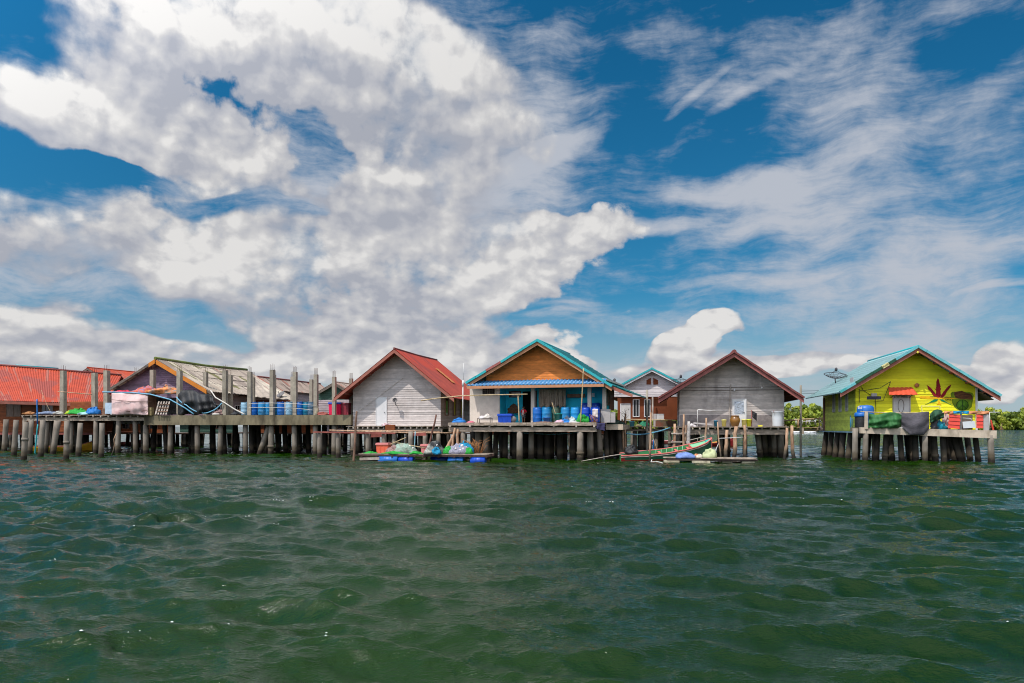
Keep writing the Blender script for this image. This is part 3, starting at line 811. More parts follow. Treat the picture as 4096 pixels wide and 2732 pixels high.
m_cloth = G('patchwork_cloth', (214, 110, 90), .8, .8, .3, 3, dirt=(40, 120, 170), dirt_amt=1.0, dirt_scale=2.2, bump=.04)
m_redcl = G('red_cloth', (214, 40, 66), .8, .8, .2, 4, bump=.04)
m_orangecl = G('orange_cloth', (226, 150, 104), .8, .8, .15, 4)
m_bluecl = G('blue_cloth', (20, 146, 196), .8, .8, .15, 4)
m_redpan = G('red_metal_panel', (240, 78, 60), .84, .45, .05, 3, spec=.5)
m_awn = G('orange_red_awning', (250, 100, 70), .66, .5, .05, 3, spec=.5)
m_dish = G('grey_dish', (120, 116, 116), .8, .6, .1, 4)
m_wire = G('dark_wire_mesh', (74, 72, 76), .8, .6, .1, 4)
m_skin = G('skin', (150, 104, 78), .8, .6, .08, 6)
m_hair = G('black_hair', (24, 19, 17), .8, .6, .2, 9)
m_jar = G('brown_glazed_jar', (150, 104, 44), .75, .3, .25, 4, dirt=(96, 62, 30), dirt_amt=.6, dirt_scale=3, spec=.6)
m_foil = G('crumpled_foil', (190, 196, 204), .85, .25, .3, 7, (1, 1, 2), metal=.6, bump=.03)
m_bgreen = G('green_boat_paint', (30, 104, 72), .7, .6, .2, 2, dirt=(60, 70, 56), dirt_amt=.6)
m_bred = G('red_boat_paint', (160, 38, 40), .75, .5, .12, 2)
m_bpink = G('faded_red_gunwale', (222, 120, 112), .8, .6, .12, 3, dirt=(190, 80, 72), dirt_amt=.4)
m_bmint = G('mint_boat_paint', (140, 206, 160), .78, .55, .1, 2)
m_bteal = G('turquoise_boat_paint', (50, 190, 170), .78, .5, .1, 2)
m_bin = G('green_boat_inside', (70, 150, 90), .72, .6, .15, 3)
m_branch = G('dry_branch', (176, 122, 76), .8, .85, .3, 8)
m_mural_r = G('crimson_mural_paint', (150, 14, 28), .85, .7, .3, 3)
m_mural_y = G('amber_mural_paint', (250, 190, 20), .85, .7, .15, 3)
m_mural_g = G('emerald_mural_paint', (0, 130, 84), .85, .7, .3, 3)
m_mural_d = G('olive_mural_paint', (128, 152, 26), .85, .8, .35, 2.5, dirt=(70, 110, 30), dirt_amt=.6)
m_mural_b = G('brown_mural_paint', (112, 70, 40), .85, .8, .4, 4, (1, 1, 4), dirt=(52, 30, 30), dirt_amt=.7, dirt_scale=3)
m_mural_k = G('dark_green_mural_paint', (28, 66, 30), .85, .8, .2, 3)
m_door = G('off_white_door', (214, 212, 208), .84, .6, .06, 3, dirt=(170, 164, 158), dirt_amt=.3)
m_greenlet = G('green_lettering', (10, 84, 70), .9, .7, .1, 3)
m_panel = G('grey_sheet_panel', (196, 190, 188), .8, .7, .08, 3, dirt=(150, 140, 136), dirt_amt=.3)
# ================================================================== left: unfinished platform and the houses behind it
FP = Frame(990, 58.0, 11.5)
PZ, PZ0 = 3.04, 2.28
pu0, pu1 = FP.u(575), FP.u(1403)
platform = thing('concrete_platform', 'long stained concrete platform with bare columns and round piles, left half', 'platform', FP.w((pu0 + pu1) / 2, 0, 0))
MB().box(FP, pu0, pu1, 0, .35, PZ0, PZ).build('edge_beam', m_beam, platform)
b = MB(); b.box(FP, pu0, pu1, .352, 9.0, PZ - .22, PZ - .01)
for v in (3.0, 6.0, 8.6): b.box(FP, pu0, pu1, v, v + .3, PZ0 + .1, PZ - .222)
b.build('deck_slab', m_beam, platform)
def column(root, fr, px, top, foot, w, v, seed=0):
    u = fr.u(px, v); zt = fr.z(px, top, v); hw = w / 2 * (fr.p(px, 1706, v).y) / F
    zb = foot
    tw = random.Random(seed).uniform(-.02, .02)
    c = MB().hexa([fr.w(u - hw, v - hw, zb), fr.w(u + hw, v - hw, zb), fr.w(u + hw, v + hw, zb), fr.w(u - hw, v + hw, zb),
                   fr.w(u - hw * .97 + tw, v - hw, zt), fr.w(u + hw * .97 + tw, v - hw, zt), fr.w(u + hw * .97 + tw, v + hw, zt), fr.w(u - hw * .97 + tw, v + hw, zt)]).build('column', m_conc, root)
    r = MB(); rnd = random.Random(seed + 5)
    for a, c2 in ((-1, -1), (1, -1), (1, 1), (-1, 1)):
        x, y = u + a * hw * .6 + tw, v + c2 * hw * .6
        h = rnd.uniform(.38, .5)
        r.tube([fr.w(x, y, zt - .01), fr.w(x + rnd.uniform(-.015, .015), y, zt + h)], .012, 4)
    r.build('rebar', m_rebar, c)
for i, (px, top, w, v) in enumerate([(718, 1483, 17, .8), (823, 1489, 15, 3.2), (900, 1482, 17, .5), (922, 1500, 14, 5.4), (1000, 1488, 16, .5), (1012, 1510, 13, 5.4),
        (1089, 1480, 16, .5), (1097, 1499, 12, 5.4), (1181, 1488, 15, .5), (1170, 1507, 12, 5.4), (1264, 1498, 15, .5), (1246, 1518, 13, 5.4), (1337, 1508, 14, .5), (1405, 1514, 13, 1.6),
        (545, 1491, 16, 4.0), (611, 1480, 17, 2.2)]):
    column(platform, FP, px, top, PZ - .01, w, v, i)
spots = [(FP.u(p, .5), .5, l) for p, l in ((583, -.05), (683, -.02), (789, 0), (884, -.08), (982, 0), (1086, -.1), (1177, 0), (1262, 0), (1338, 0))]
spots += [(FP.u(1078, .9), .9, -.95), (FP.u(1003, 2.4), 2.4, .1)]
rnd = random.Random(4)
for v in (3.1, 5.6, 8.5):
    u = pu0 + rnd.uniform(.2, 1.2)
    while u < pu1 - .2:
        spots.append((u, v + rnd.uniform(-.2, .2), rnd.uniform(-.15, .15))); u += rnd.uniform(1.9, 2.6)
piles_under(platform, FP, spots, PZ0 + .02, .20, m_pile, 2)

# timber jetty at the far left
FJ = Frame(330, 61.0, 11.5)
ju0, ju1 = FJ.u(86), FJ.u(573)
jz = FJ.z(330, 1660)
jetty = thing('plank_jetty', 'grey plank jetty with pale joists and three bare concrete columns at far left', 'jetty', FJ.w((ju0 + ju1) / 2, 0, 0))
plank_deck('', '', '', FJ, ju0, ju1, 0, 6.0, jz, m_deckw, m_joist, seed=3, root=jetty, beam=(.2, .26), joist=.72)
for i, (px, top, w, v) in enumerate([(253, 1483, 18, 2.0), (379, 1492, 17, 3.0), (428, 1482, 18, 1.2)]):
    column(jetty, FJ, px, top, jz - .01, w, v, 30 + i)
spots = [(FJ.u(p, v), v, l) for p, v, l in ((190, .6, -.2), (285, .6, 0), (228, .3, -.35), (384, .3, -.05), (475, .3, -.1), (100, .5, 0), (540, .5, .1))]
for v in (2.6, 5.4):
    u = ju0 + .5
    while u < ju1:
        spots.append((u, v, rnd.uniform(-.2, .2))); u += rnd.uniform(1.7, 2.5)
piles_under(jetty, FJ, spots, jz - .42, .2, m_pile, 8)

def post(px_t, py_t, px_b, py_b, wpx, m, label, name='concrete_post', cat='post', group=None, n=10, rough=.03, bend=0.0, seed=0, collar=False, cap=None, d=None):
    foot = wat(px_b, py_b) if d is None else at(px_b, py_b, d)
    top = at(px_t, py_t, foot.y)
    r = wpx / 2 * foot.y / F
    mb = MB()
    if bend == 0: pile(mb, top, foot, r, seed, collar, n)
    else:
        rn = random.Random(seed)
        pts = [foot + (foot - top).normalized() * .8] + [foot.lerp(top, t) + Vector((rn.uniform(-1, 1), rn.uniform(-1, 1), 0)) * bend for t in (0, .25, .5, .75)] + [top]
        mb.tube(pts, [r * 1.1, r * 1.1, r * 1.05, r, r * .9, r * .8], n, True, rough, seed)
    return tag(mb.build(name, m), label, cat, group)
PG = 'loose concrete posts standing in the water'
for i, (a, b_, c, d_, w, lab, col) in enumerate([
    (25, 1678, 17, 1807, 20, 'round concrete post at the left photo edge, farthest left of the loose posts', 0),
    (65, 1680, 55, 1822, 20, 'round concrete post second from the left photo edge, leaning slightly', 0),
    (104, 1688, 95, 1841, 22, 'thick collared concrete post nearest the viewer, standing deepest at left', .55),
    (125, 1680, 118, 1816, 20, 'round concrete post just right of the collared post, under the jetty corner', 0),
    (172, 1680, 162, 1828, 21, 'round grey concrete post leaning left, beside the standing teal pipe', 0),
    (268, 1684, 265, 1838, 21, 'upright concrete post with dark wet foot, below the first bare column', .45),
    (322, 1692, 313, 1823, 20, 'short round concrete post with flat top, halfway along the jetty', 0),
    (408, 1692, 405, 1829, 20, 'round concrete post right of the collared pile, last before the pink tarp', 0)]):
    post(a, b_, c, d_, w, m_pile, lab, group=PG, seed=i, collar=col)
post(233, 1684, 212, 1817, 20, m_pile, 'concrete post leaning far left with a raking brace in front of the jetty', seed=21, group=PG)
post(148, 1597, 149, 1652, 5, m_bluet, 'short blue plastic pipe sticking up above the jetty', 'plastic_pipe', 'pipe', d=61.5, n=8)
post(151, 1697, 140, 1812, 5, G('turquoise_pipe', (20, 170, 180), .8, .5, .1, 4), 'thin turquoise pipe leaning in the water under the jetty', 'plastic_pipe', 'pipe', n=8)
post(465, 1735, 445, 1822, 5, m_pole, 'crooked thin branch propped in water below the jetty end', 'wood_stick', 'stick', n=6, bend=.08, seed=5)

# ---- houses behind
D1 = 66.0
FR = Frame(250, 66.0, 12.5)
red = thing('red_roof_house', 'long brown house under a bright red corrugated roof at far left', 'house', FR.w(FR.u(200), 0, 2.0))
def corner(px, py, d): return at(px, py, d)
A, B, C_, D_ = corner(-160, 1449, 71), corner(-60, 1600, 64.5), corner(425, 1615, 67.5), corner(486, 1503, 77)
roof_sheet(A, B, C_, D_, .22, .03, .05, 'roof_slope', m_redroof, red)
roof_sheet(A, A + Vector((-1.2, 7, -2.6)), D_ + Vector((-1.2, 7, -2.6)), D_, .22, .03, .05, 'roof_slope', m_redroof, red)
MB().tube([A + Vector((0, 0, .06)), A.lerp(D_, .5) + Vector((0, 0, .06)), D_ + Vector((0, 0, .06))], .12, 6).build('ridge_cap', m_roofB, red)
MB().beam(B + Vector((0, -.06, -.17)), C_ + Vector((0, -.06, -.17)), .05, .24).build('fascia', m_rust, red)
s = MB(); f0, f1 = FR.u(-90, .6), FR.u(425, .6)
clapboards(s, FR, lambda z: f0, lambda z: f1, 1.7, 4.35, .17, off=.6)
s.box(FR, f0, f1, .66, 5.5, 1.6, 1.7)
s.build('wall', m_dkbrown, red)
def window(root, fr, px0, px1, py0, py1, v, mframe, mpane, name='window', muntins=1, fw=.06, out=.05):
    (u0, z1), (u1, z0) = fr.uv(px0, py0, v), fr.uv(px1, py1, v)
    return window_uz(root, fr, u0, u1, z0, z1, v, mframe, mpane, name, muntins, fw, out)
def window_uz(root, fr, u0, u1, z0, z1, v, mframe, mpane, name='window', muntins=1, fw=.06, out=.05):
    f = MB()
    f.box(fr, u0 - fw, u0, v - out, v, z0 - fw, z1 + fw); f.box(fr, u1, u1 + fw, v - out, v, z0 - fw, z1 + fw)
    f.box(fr, u0, u1, v - out, v, z1, z1 + fw); f.box(fr, u0, u1, v - out, v, z0 - fw, z0)
    for k in range(muntins):
        uc = u0 + (u1 - u0) * (k + 1) / (muntins + 1)
        f.box(fr, uc - .02, uc + .02, v - out * .8, v, z0, z1)
    w = f.build(name, mframe, root)
    MB().box(fr, u0, u1, v - out * .45, v - .003, z0, z1).build('pane', mpane, w)
    return w
window(red, FR, 28, 82, 1615, 1664, .57, m_oldw, G('grey_shutter', (140, 116, 104), .7, .8, .25, 4, (6, 6, .5)), 'shutter', 1)
window(red, FR, 168, 212, 1610, 1648, .57, m_oldw, m_glass, 'window', 2)
rsp = [(FR.u(p, 1.0), 1.0, 0) for p in (-40, 60, 170, 290, 400)] + [(FR.u(p, 4.5), 4.5, 0) for p in (0, 120, 230, 340)]
piles_under(red, FR, rsp, 1.7, .17, m_pile, 12)
MB().box(FR, f0, f1, .62, .8, 1.42, 1.62).build('sill_beam', m_redw, red)

# turquoise ridge far behind
FT = Frame(150, 88.0, 12.0)
th_ = thing('turquoise_roof_house', 'house far left showing only its turquoise roof ridge above the red roof', 'house', FT.w(FT.u(150), 0, 2.2))
a, c = at(64, 1463, 92), at(232, 1476, 97)
roof_sheet(a, a + Vector((-.6, -3, -1.8)), c + Vector((-.6, -3, -1.8)), c, .22, .03, .05, 'roof_slope', m_tealroof, th_)
roof_sheet(a, a + Vector((.6, 3, -1.8)), c + Vector((.6, 3, -1.8)), c, .22, .03, .05, 'roof_slope', m_tealroof, th_)
MB().tube([a + Vector((0, 0, .05)), c + Vector((0, 0, .05))], .12, 6).build('ridge_cap', m_tealcap, th_)
MB().hexa([Vector((p.x, p.y + dy, 2.2)) for p, dy in ((a, -2.4), (c, -2.4), (c, 2.4), (a, 2.4))] + [Vector((p.x, p.y + dy, p.z - 1.7)) for p, dy in ((a, -2.4), (c, -2.4), (c, 2.4), (a, 2.4))]).build('wall', m_lav2, th_)
# second red roof behind
FQ = Frame(420, 80.0, 13.5)
gable_house('red_gable_house', 'small pale gable house with red roof half hidden behind the left platform', FQ, [(318, 1492), (350, 1470), (440, 1526)], (330, 428, 1640), .5, 17.5,
            m_lav2, (m_redroof, m_redroof), m_greyb, wallgap=.12)
# lavender gable house
FL = Frame(620, 63.5, 13.5)
lav, I = gable_house('lavender_gable_house', 'weathered house with lavender gable, orange bargeboard and patched mossy sheet roof', FL, [(430, 1556), (622, 1434), (846, 1566)], (455, 820, 1690), .7, 12.0,
            m_lav, (m_roofP, m_roofP), m_greyb, m_lav2, ridge=(m_moss, .14), pitch=.22, amp=.03, sag=.12)
P = FL.w
e = MB()
for t0, t1 in ((.02, .92),):
    ua, za, ub, zb = I['uA'], I['zA'], I['uR'], I['zR']
    u_, v_ = ua + (ub - ua) * t0, ua + (ub - ua) * t1
    q, w_ = za + (zb - za) * t0, za + (zb - za) * t1
    e.hexa([P(u_, -.80, q - .42), P(v_, -.80, w_ - .42), P(v_, -.735, w_ - .42), P(u_, -.735, q - .42), P(u_, -.80, q - .06), P(v_, -.80, w_ - .06), P(v_, -.735, w_ - .06), P(u_, -.735, q - .06)])
u_, q = I['uA'] - .6, I['zA'] - .6 * (I['zA'] - I['zL']) / (I['uA'] - I['uL'])
e.hexa([P(u_, -.80, q - .42), P(I['uA'], -.80, I['zA'] - .42), P(I['uA'], -.735, I['zA'] - .42), P(u_, -.735, q - .42), P(u_, -.80, q - .06), P(I['uA'], -.80, I['zA'] - .06), P(I['uA'], -.735, I['zA'] - .06), P(u_, -.735, q - .06)])
e.build('bargeboard', m_orange, lav, 'bright orange bargeboard')
fs = FL.side(I['u1'], 0)
window_uz(lav, fs, 4.2, 5.2, 2.75, 4.0, -.01, m_white, m_glass, 'window', 2)
window_uz(lav, fs, 1.2, 2.0, 2.75, 4.0, -.01, m_white, m_glass, 'window', 1)
# next house along: brown wall, patched low roof
FN = Frame(1060, 68.0, 13.0)
brn = thing('brown_lean_to_house', 'brown house with ragged patched sheet roof and turquoise streak behind the blue drums', 'house', FN.w(FN.u(1060), 0, 2.4))
A, B, C_, D_ = at(960, 1476, 74), at(880, 1572, 67.5), at(1164, 1594, 67.0), at(985, 1480, 76)
A, B, C_, D_ = at(900, 1470, 75), at(855, 1570, 68), at(1166, 1594, 66), at(1010, 1500, 76)
roof_sheet(A, B, C_, D_, .24, .032, .05, 'roof_slope', m_roofP, brn, ragged=.08)
roof_sheet(A, A + Vector((2, 6, -2.4)), D_ + Vector((2, 6, -2.4)), D_, .24, .032, .05, 'roof_slope', m_roofP, brn)
s = MB(); n0, n1 = FN.u(968, .3), FN.u(1160, .3)
clapboards(s, FN, lambda z: n0, lambda z: n1, 2.4, 4.55, .17, off=.3)
s.build('wall', m_dkbrown, brn)
MB().box(FN, n0, n1, .36, 6, 2.3, 2.4).build('floor', m_deckw, brn)
# grey red roof behind, with a little dish
FO = Frame(1110, 76.0, 13.0)
gr2, I2 = gable_house('grey_red_roof_house', 'house with a rust streaked grey sheet roof behind the drum platform', FO, [(940, 1600), (1030, 1507), (1096, 1560)], (960, 1090, 1650), .4, 12.5,
                      m_lav2, (m_roofP2, m_roofP2), m_greyb, pitch=.24, amp=.032, ridge=(m_roofB, .10))
# dark green gable
FG = Frame(1335, 66.0, 12.0)
grn, I3 = gable_house('green_gable_house', 'dark green gabled shed with rusty roof left of the grey house', FG, [(1268, 1568), (1336, 1528), (1440, 1588)], (1272, 1430, 1665), .35, 8.0,
                      m_greenw, (m_roofP2, m_roofP2), m_greyb, pitch=.24)
s = MB(); g0, g1 = FG.u(1268, -.1), FG.u(1408, -.1)
clapboards(s, FG, lambda z: g0, lambda z: g1, 2.8, FG.z(1330, 1600, -.1), .2, off=-.1)
s.build('board_skirting', m_lav2, grn)
def dish(px, py, d, r, arm, label, m=None, tilt=(-.35, -.55, .75)):
    """solid satellite dish on a bent arm"""
    c = at(px, py, d)
    ax = Vector(tilt).normalized()
    root = thing('satellite_dish', label, 'dish', c)
    MB().lathe(c, [(.02, -.10), (r * .5, -.075), (r * .85, -.02), (r, .03), (r * .97, .04), (r * .82, 0), (r * .5, -.055), (.02, -.08)], 24, ax).build('reflector', m or m_dish, root)
    a = MB(); a.tube([c - ax * .1, c - ax * .22 + Vector((0, 0, -.1))] + [Vector(p) for p in arm], .028, 6); a.build('mast', m_wire, root)
    k = MB(); k.tube([c + Vector((0, 0, -r * .9)) + ax * .02, c + ax * r * 1.0 + Vector((0, 0, -r * .25))], .014, 5)
    k.lathe(c + ax * r * 1.0 + Vector((0, 0, -r * .25)), [(.03, -.06), (.045, 0), (.03, .06)], 8, ax); k.build('feed_horn', m_wire, root)
    return root
dish(1123, 1577, 66.5, .38, [at(1121, 1588, 66.8), at(1121, 1596, 66.8)], 'small dark satellite dish on the patched roof above the blue drums')

# ---- on the platform
def drum(fr, px, v, z, m, label, group, r=.29, h=.90, lid=None, tilt=0.0, name='plastic_drum', seed=0):
    c = fr.w(fr.u(px, v), v, z)
    root = thing(name, label, 'drum', c, group)
    rn = random.Random(seed)
    pr = [(r * .90, 0), (r * .96, .03), (r, .10), (r * .985, .27), (r * 1.03, .30), (r * .985, .33), (r * .985, .57), (r * 1.03, .60), (r * .985, .63), (r, .78), (r * .96, .86), (r * .9, h - .02), (r * .86, h - .02)]
    MB().lathe(c, pr, 20).build('body', m, root)
    l = MB(); l.lathe(c, [(r * .85, h - .04), (r * .93, h - .035), (r * .95, h), (r * .93, h + .015), (r * .3, h + .02)], 20)
    l.lathe(c + Vector((r * .45, -.05, h + .015)), [(.05, 0), (.05, .03), (.02, .032)], 8)
    l.build('lid', lid or m, root)
    return root
DG = 'plastic drums lined up on the concrete platform'
for i, (px, v, m, lab) in enumerate([
    (979, .85, m_bluepale, 'bleached pale blue drum at the left end of the platform row'),
    (1016, .75, m_blue, 'bright blue drum right of the bleached one, roped to the column'),
    (1048, .70, m_blue3, 'faded turquoise blue drum with pale scuffs in the platform row'),
    (1074, .95, m_blue3, 'blue drum with yellowish scuff left of the tallest bare column'),
    (1104, 1.00, m_tealp, 'dark teal drum half hidden right behind the tallest bare column'),
    (1124, .70, m_blue, 'shiny bright blue drum right of the tallest bare column'),
    (1142, .95, m_panel, 'dull grey drum between two blue ones on the platform'),
    (1159, .75, m_bluepale, 'white and blue mottled drum left of a bare column'),
    (1198, .75, m_blue, 'bright blue drum just right of the mottled drum'),
    (1227, .85, m_tealp, 'teal blue drum third from the right end of the platform row'),
    (1247, .75, m_greyp, 'net covered grey drum at the right end of the platform row')]):
    drum(FP, px, v, PZ, m, lab, DG, r=.31, h=1.0, seed=i)
def rope(pts, r, m, label, name='rope', cat='rope', n=6, sagd=0.0, parent=None):
    P_ = []
    for a, b in zip(pts, pts[1:]):
        for k in range(6):
            t = k / 6
            P_.append(a.lerp(b, t) + Vector((0, 0, -sagd * 4 * t * (1 - t))))
    P_.append(pts[-1])
    o = MB().tube(P_, r, n).build(name, m, parent)
    return tag(o, label, cat) if parent is None else o
rope([FP.p(995, 1614, .22), FP.p(1088, 1612, .2), FP.p(1181, 1615, .2), FP.p(1266, 1622, .3)], .02, m_ropeW, 'white rope strung across the upper bellies of the blue drums')
rope([FP.p(995, 1630, .22), FP.p(1088, 1630, .2), FP.p(1181, 1633, .2), FP.p(1250, 1640, .3)], .02, m_ropeW, 'white rope strung across the lower bellies of the blue drums')
rope([FP.p(843, 1562, 1.2), FP.p(862, 1590, .6), FP.p(900, 1612, .25), FP.p(940, 1638, .2), FP.p(978, 1657, .12)], .05, m_ropeW, 'thick white rope running down from the roof to the platform edge')
rope([FP.p(410, 1568, -.3), FP.p(520, 1570, -.4), FP.p(600, 1577, -.4), FP.p(680, 1598, -.3), FP.p(740, 1632, -.1), FP.p(776, 1657, .1)], .055, m_ropeB, 'long pale blue hose arching over the pink tarp and black tarp', 'hose', 'hose')
rope([FP.p(706, 1588, .1), FP.p(745, 1620, 0), FP.p(800, 1650, 0), FP.p(845, 1645, 0), FP.p(888, 1612, .2)], .045, m_ropeB, 'blue rope looped from the black tarp to a bare column', sagd=.1)
def cloth(name, label, cat, fr, px0, px1, py0, py1, v, m, amp=.06, seed=0, folds=7, top=None, bot=None, bulge=0.0, nx=40, ny=18, group=None, parent=None, solid=.025):
    """hung or wrapped sheet with folds; top / bot: extra row offsets along the edge"""
    rn = random.Random(seed); ph = [rn.uniform(0, 6.3) for _ in range(9)]
    def fn(s, t):
        px = px0 + (px1 - px0) * s
        a = py0 + (top(s) if top else 0); b = py1 + (bot(s) if bot else 0)
        py = a + (b - a) * t
        w = math.sin(s * folds * 2.1 + ph[0] + t * 1.3) + .6 * math.sin(s * folds * 4.7 + ph[1] - t * 3) + .5 * math.sin(t * 6 + s * 9 + ph[2]) + .4 * math.sin(t * 15 + s * 4 + ph[3])
        vv = v + amp * w * (.25 + .75 * t) - bulge * math.sin(math.pi * s) * math.sin(math.pi * min(1, t * .9))
        return fr.p(px, py, vv)
    o = MB().grid(fn, nx, ny).build(name, m, parent, solid=solid)
    return o if parent else tag(o, label, cat, group)
# pink wrapped stack with cloth heaped on it
s = MB()
u0, z0 = FJ.uv(446, 1657, -.2); u1, z1 = FJ.uv(592, 1576, -.2)
cloth('pink_tarp', 'crumpled pale pink tarp wrapped over a stack beside the white pallet', 'tarp', FP, 447, 592, 1574, 1659, -.35, m_pinkt, .07, 3, 6, top=lambda s: -3 + 8 * abs(s - .5) ** 2 + (10 if s > .93 else 0), bot=lambda s: 1.5 * math.sin(s * 9), bulge=.25, solid=.03)
q = MB(); q.box(FP, FP.u(452, .1), FP.u(588, .1), .1, 1.6, PZ - .02, FP.z(520, 1580, .1)); tag(q.build('crate_stack', m_oldw), 'dark stack of crates under the pink tarp', 'crates')
tag(MB().heap(FP.p(500, 1577, .7), 1.3, .7, .26, 5, lump=.6).build('red_cloth_heap', m_redcl), 'crumpled red cloth lying on top of the pink tarp stack', 'cloth')
tag(MB().heap(FP.p(590, 1576, .8), 1.35, .8, .55, 7, lump=.7).build('patchwork_cloth_heap', m_cloth), 'heap of orange, blue and white cloth above the pink tarp', 'cloth')
tag(MB().heap(FP.p(665, 1575, .9), 1.3, .8, .52, 9, lump=.7).build('bright_cloth_heap', G('orange_teal_cloth', (226, 140, 84), .8, .8, .3, 3, dirt=(30, 130, 140), dirt_amt=1, dirt_scale=1.8)), 'heap of orange and teal sheeting left of the black tarp', 'cloth')
# black tarp
def ft(s): return 26 * max(0, s - .25) ** 1.5 * 2.0 + 6 * math.sin(s * 13) * s + 20 * max(0, .12 - s) * 8 + (14 * (s > .93))
cloth('black_tarp', 'large black tarp draped over stored gear on the platform', 'tarp', FP, 712, 864, 1560, 1658, .5, m_blackt, .24, 11, 6, top=ft, bot=lambda s: -60 * max(0, s - .72) + 4 * math.sin(s * 17), bulge=.6, solid=.03)
cloth('dark_tarp', 'sagging dark tarp behind the pallet under the cloth heap', 'tarp', FP, 592, 726, 1592, 1658, 1.3, G('charcoal_tarp', (50, 48, 48), .8, .8, .4, 4, dirt=(96, 100, 104), dirt_amt=.35), .12, 12, 6, solid=.03)
# pallet
pal = thing('wooden_pallet', 'white wooden pallet leaning back on the platform edge', 'pallet', FP.p(640, 1658, -.1))
for k in range(5):
    x0 = 622 + k * 10.5
    MB().beam(FP.p(x0, 1658, -.25), FP.p(x0 + 14, 1606, .15), .12, .03, FP.vd).build('slat', m_joist, pal)
for k in range(3):
    y = 1618 + k * 14
    MB().beam(FP.p(628 + (1658 - y) * .25, y, .02 - k * .12), FP.p(668 + (1658 - y) * .25, y, .02 - k * .12), .08, .05, FP.vd).build('bearer', m_oldw, pal)
tag(MB().box(FP, FP.u(586), FP.u(612), -.2, .1, PZ, FP.z(600, 1630)).build('wicker_basket', G('wicker', (176, 156, 112), .7, .85, .3, 14, (1, 1, 4))), 'square woven basket between the pink tarp and the pallet', 'basket')
r = roof_sheet(FP.p(420, 1611, -.1), FP.p(420, 1655, -.3), FP.p(449, 1655, -.3), FP.p(449, 1611, -.1), .09, .012, .02, 'corrugated_sheet', G('pale_blue_sheet', (176, 196, 214), .8, .6, .1, 4)); 
tag(r, 'small pale blue corrugated sheet standing left of the pink tarp', 'metal sheet')
bpy.context.view_layer.update()
tag(MB().heap(FJ.p(312, 1656, .8), .95, .7, .42, 21, lump=.35).build('green_net_heap', m_netgreen), 'bright green net heaped on the jetty below the second column', 'net')
tag(MB().heap(FJ.p(280, 1656, .6), .4, .4, .26, 22, lump=.35).build('yellow_green_net', G('yellow_green_net', (170, 190, 40), .75, .8, .3, 12)), 'small yellow green net bundle left of the green net', 'net')
tag(MB().heap(FJ.p(374, 1656, .6), .62, .6, .56, 23, lump=.3).build('blue_bundle', m_bluet), 'blue and white plastic bundle on the jetty beside the third column', 'bundle')
tag(MB().heap(FJ.p(345, 1658, .3), .7, .5, .2, 26, lump=.3).build('pale_plastic_sheet', G('pale_aqua_plastic', (160, 206, 206), .8, .5, .15, 5)), 'flat pale aqua plastic lying between green net and blue bundle', 'plastic sheet')
tag(MB().heap(FJ.p(195, 1657, .8), 1.1, .7, .22, 24, lump=.3).build('grey_blue_net', G('grey_blue_net', (128, 142, 168), .75, .85, .3, 12)), 'low grey blue net spread on the jetty boards at far left', 'net')
tag(MB().box(FJ, FJ.u(402), FJ.u(418), .2, .6, jz, FJ.z(410, 1634)).build('dark_crate', m_oldw), 'small dark crate between the blue bundle and the corrugated sheet', 'crate')
rope([FJ.p(232, 1566, 1.2), FJ.p(300, 1572, 1.2), FJ.p(368, 1578, 1.6)], .04, m_pole, 'thin pole lashed between the first two bare columns', 'wood_pole', 'pole')
rope([FJ.p(165, 1560, 1.2), FJ.p(176, 1590, 1.0), FJ.p(188, 1620, .9), FJ.p(201, 1645, .8)], [.012] * 19, m_bam, 'thin bent fishing rod leaning over the grey blue net', 'fishing_rod', 'rod')
rope([FP.p(476, 1640, -.5), FP.p(520, 1645, -.5), FP.p(588, 1640, -.4)], .02, m_rebar, 'dark rope across the lower pink tarp', sagd=.06)
rope([FP.p(440, 1598, -.6), FP.p(520, 1606, -.65), FP.p(606, 1608, -.5)], .02, m_rebar, 'dark pole tied across the upper pink tarp', 'tie_pole', 'pole')
def tub(fr, u0, u1, v0, v1, z0, z1, m, label, cat='box', lid=None, name='fish_box', group=None, lidh=.09):
    root = thing(name, label, cat, fr.w((u0 + u1) / 2, (v0 + v1) / 2, z0), group)
    s = -.03
    b = MB()
    b.box(fr, u0 + .03, u1 - .03, v0 + .03, v1 - .03, z0, z1 - lidh, .03)
    n = 3
    for k in range(1, n):
        u = u0 + (u1 - u0) * k / n
        b.box(fr, u - .015, u + .015, v0 - .006, v0 + .03, z0 + .06, z1 - lidh - .06)
    b.build('body', m, root)
    l = MB(); l.box(fr, u0 - .03, u1 + .03, v0 - .03, v1 + .03, z1 - lidh + .004, z1, -.012)
    l.box(fr, u0 - .045, u1 + .045, v0 - .045, v1 + .045, z1 - lidh - .04, z1 - lidh + .002)
    l.build('lid', lid or m, root)
    return root
tub(FP, FP.u(1314, .9), FP.u(1340, .9), .9, 1.5, PZ, PZ + .98, m_redtub, 'bright pink red fish box with blue lid, left of the column', lid=m_blue2)
tub(FP, FP.u(1343, .9), FP.u(1362, .9), .9, 1.5, PZ, PZ + .98, m_redtub, 'bright pink red fish box with blue lid, right of the column', lid=m_blue2)
tub(FP, FP.u(1364, 1.0), FP.u(1394, 1.0), 1.0, 1.7, PZ, PZ + .95, m_redtub2, 'dull dark red fish box beside the grey house wall', lid=m_redtub2)
tag(MB().heap(FP.p(1290, 1662, .6), .55, .5, .26, 31, lump=.4).build('rubble_heap', m_redw), 'low heap of reddish scrap beside the pink red fish boxes', 'scrap')
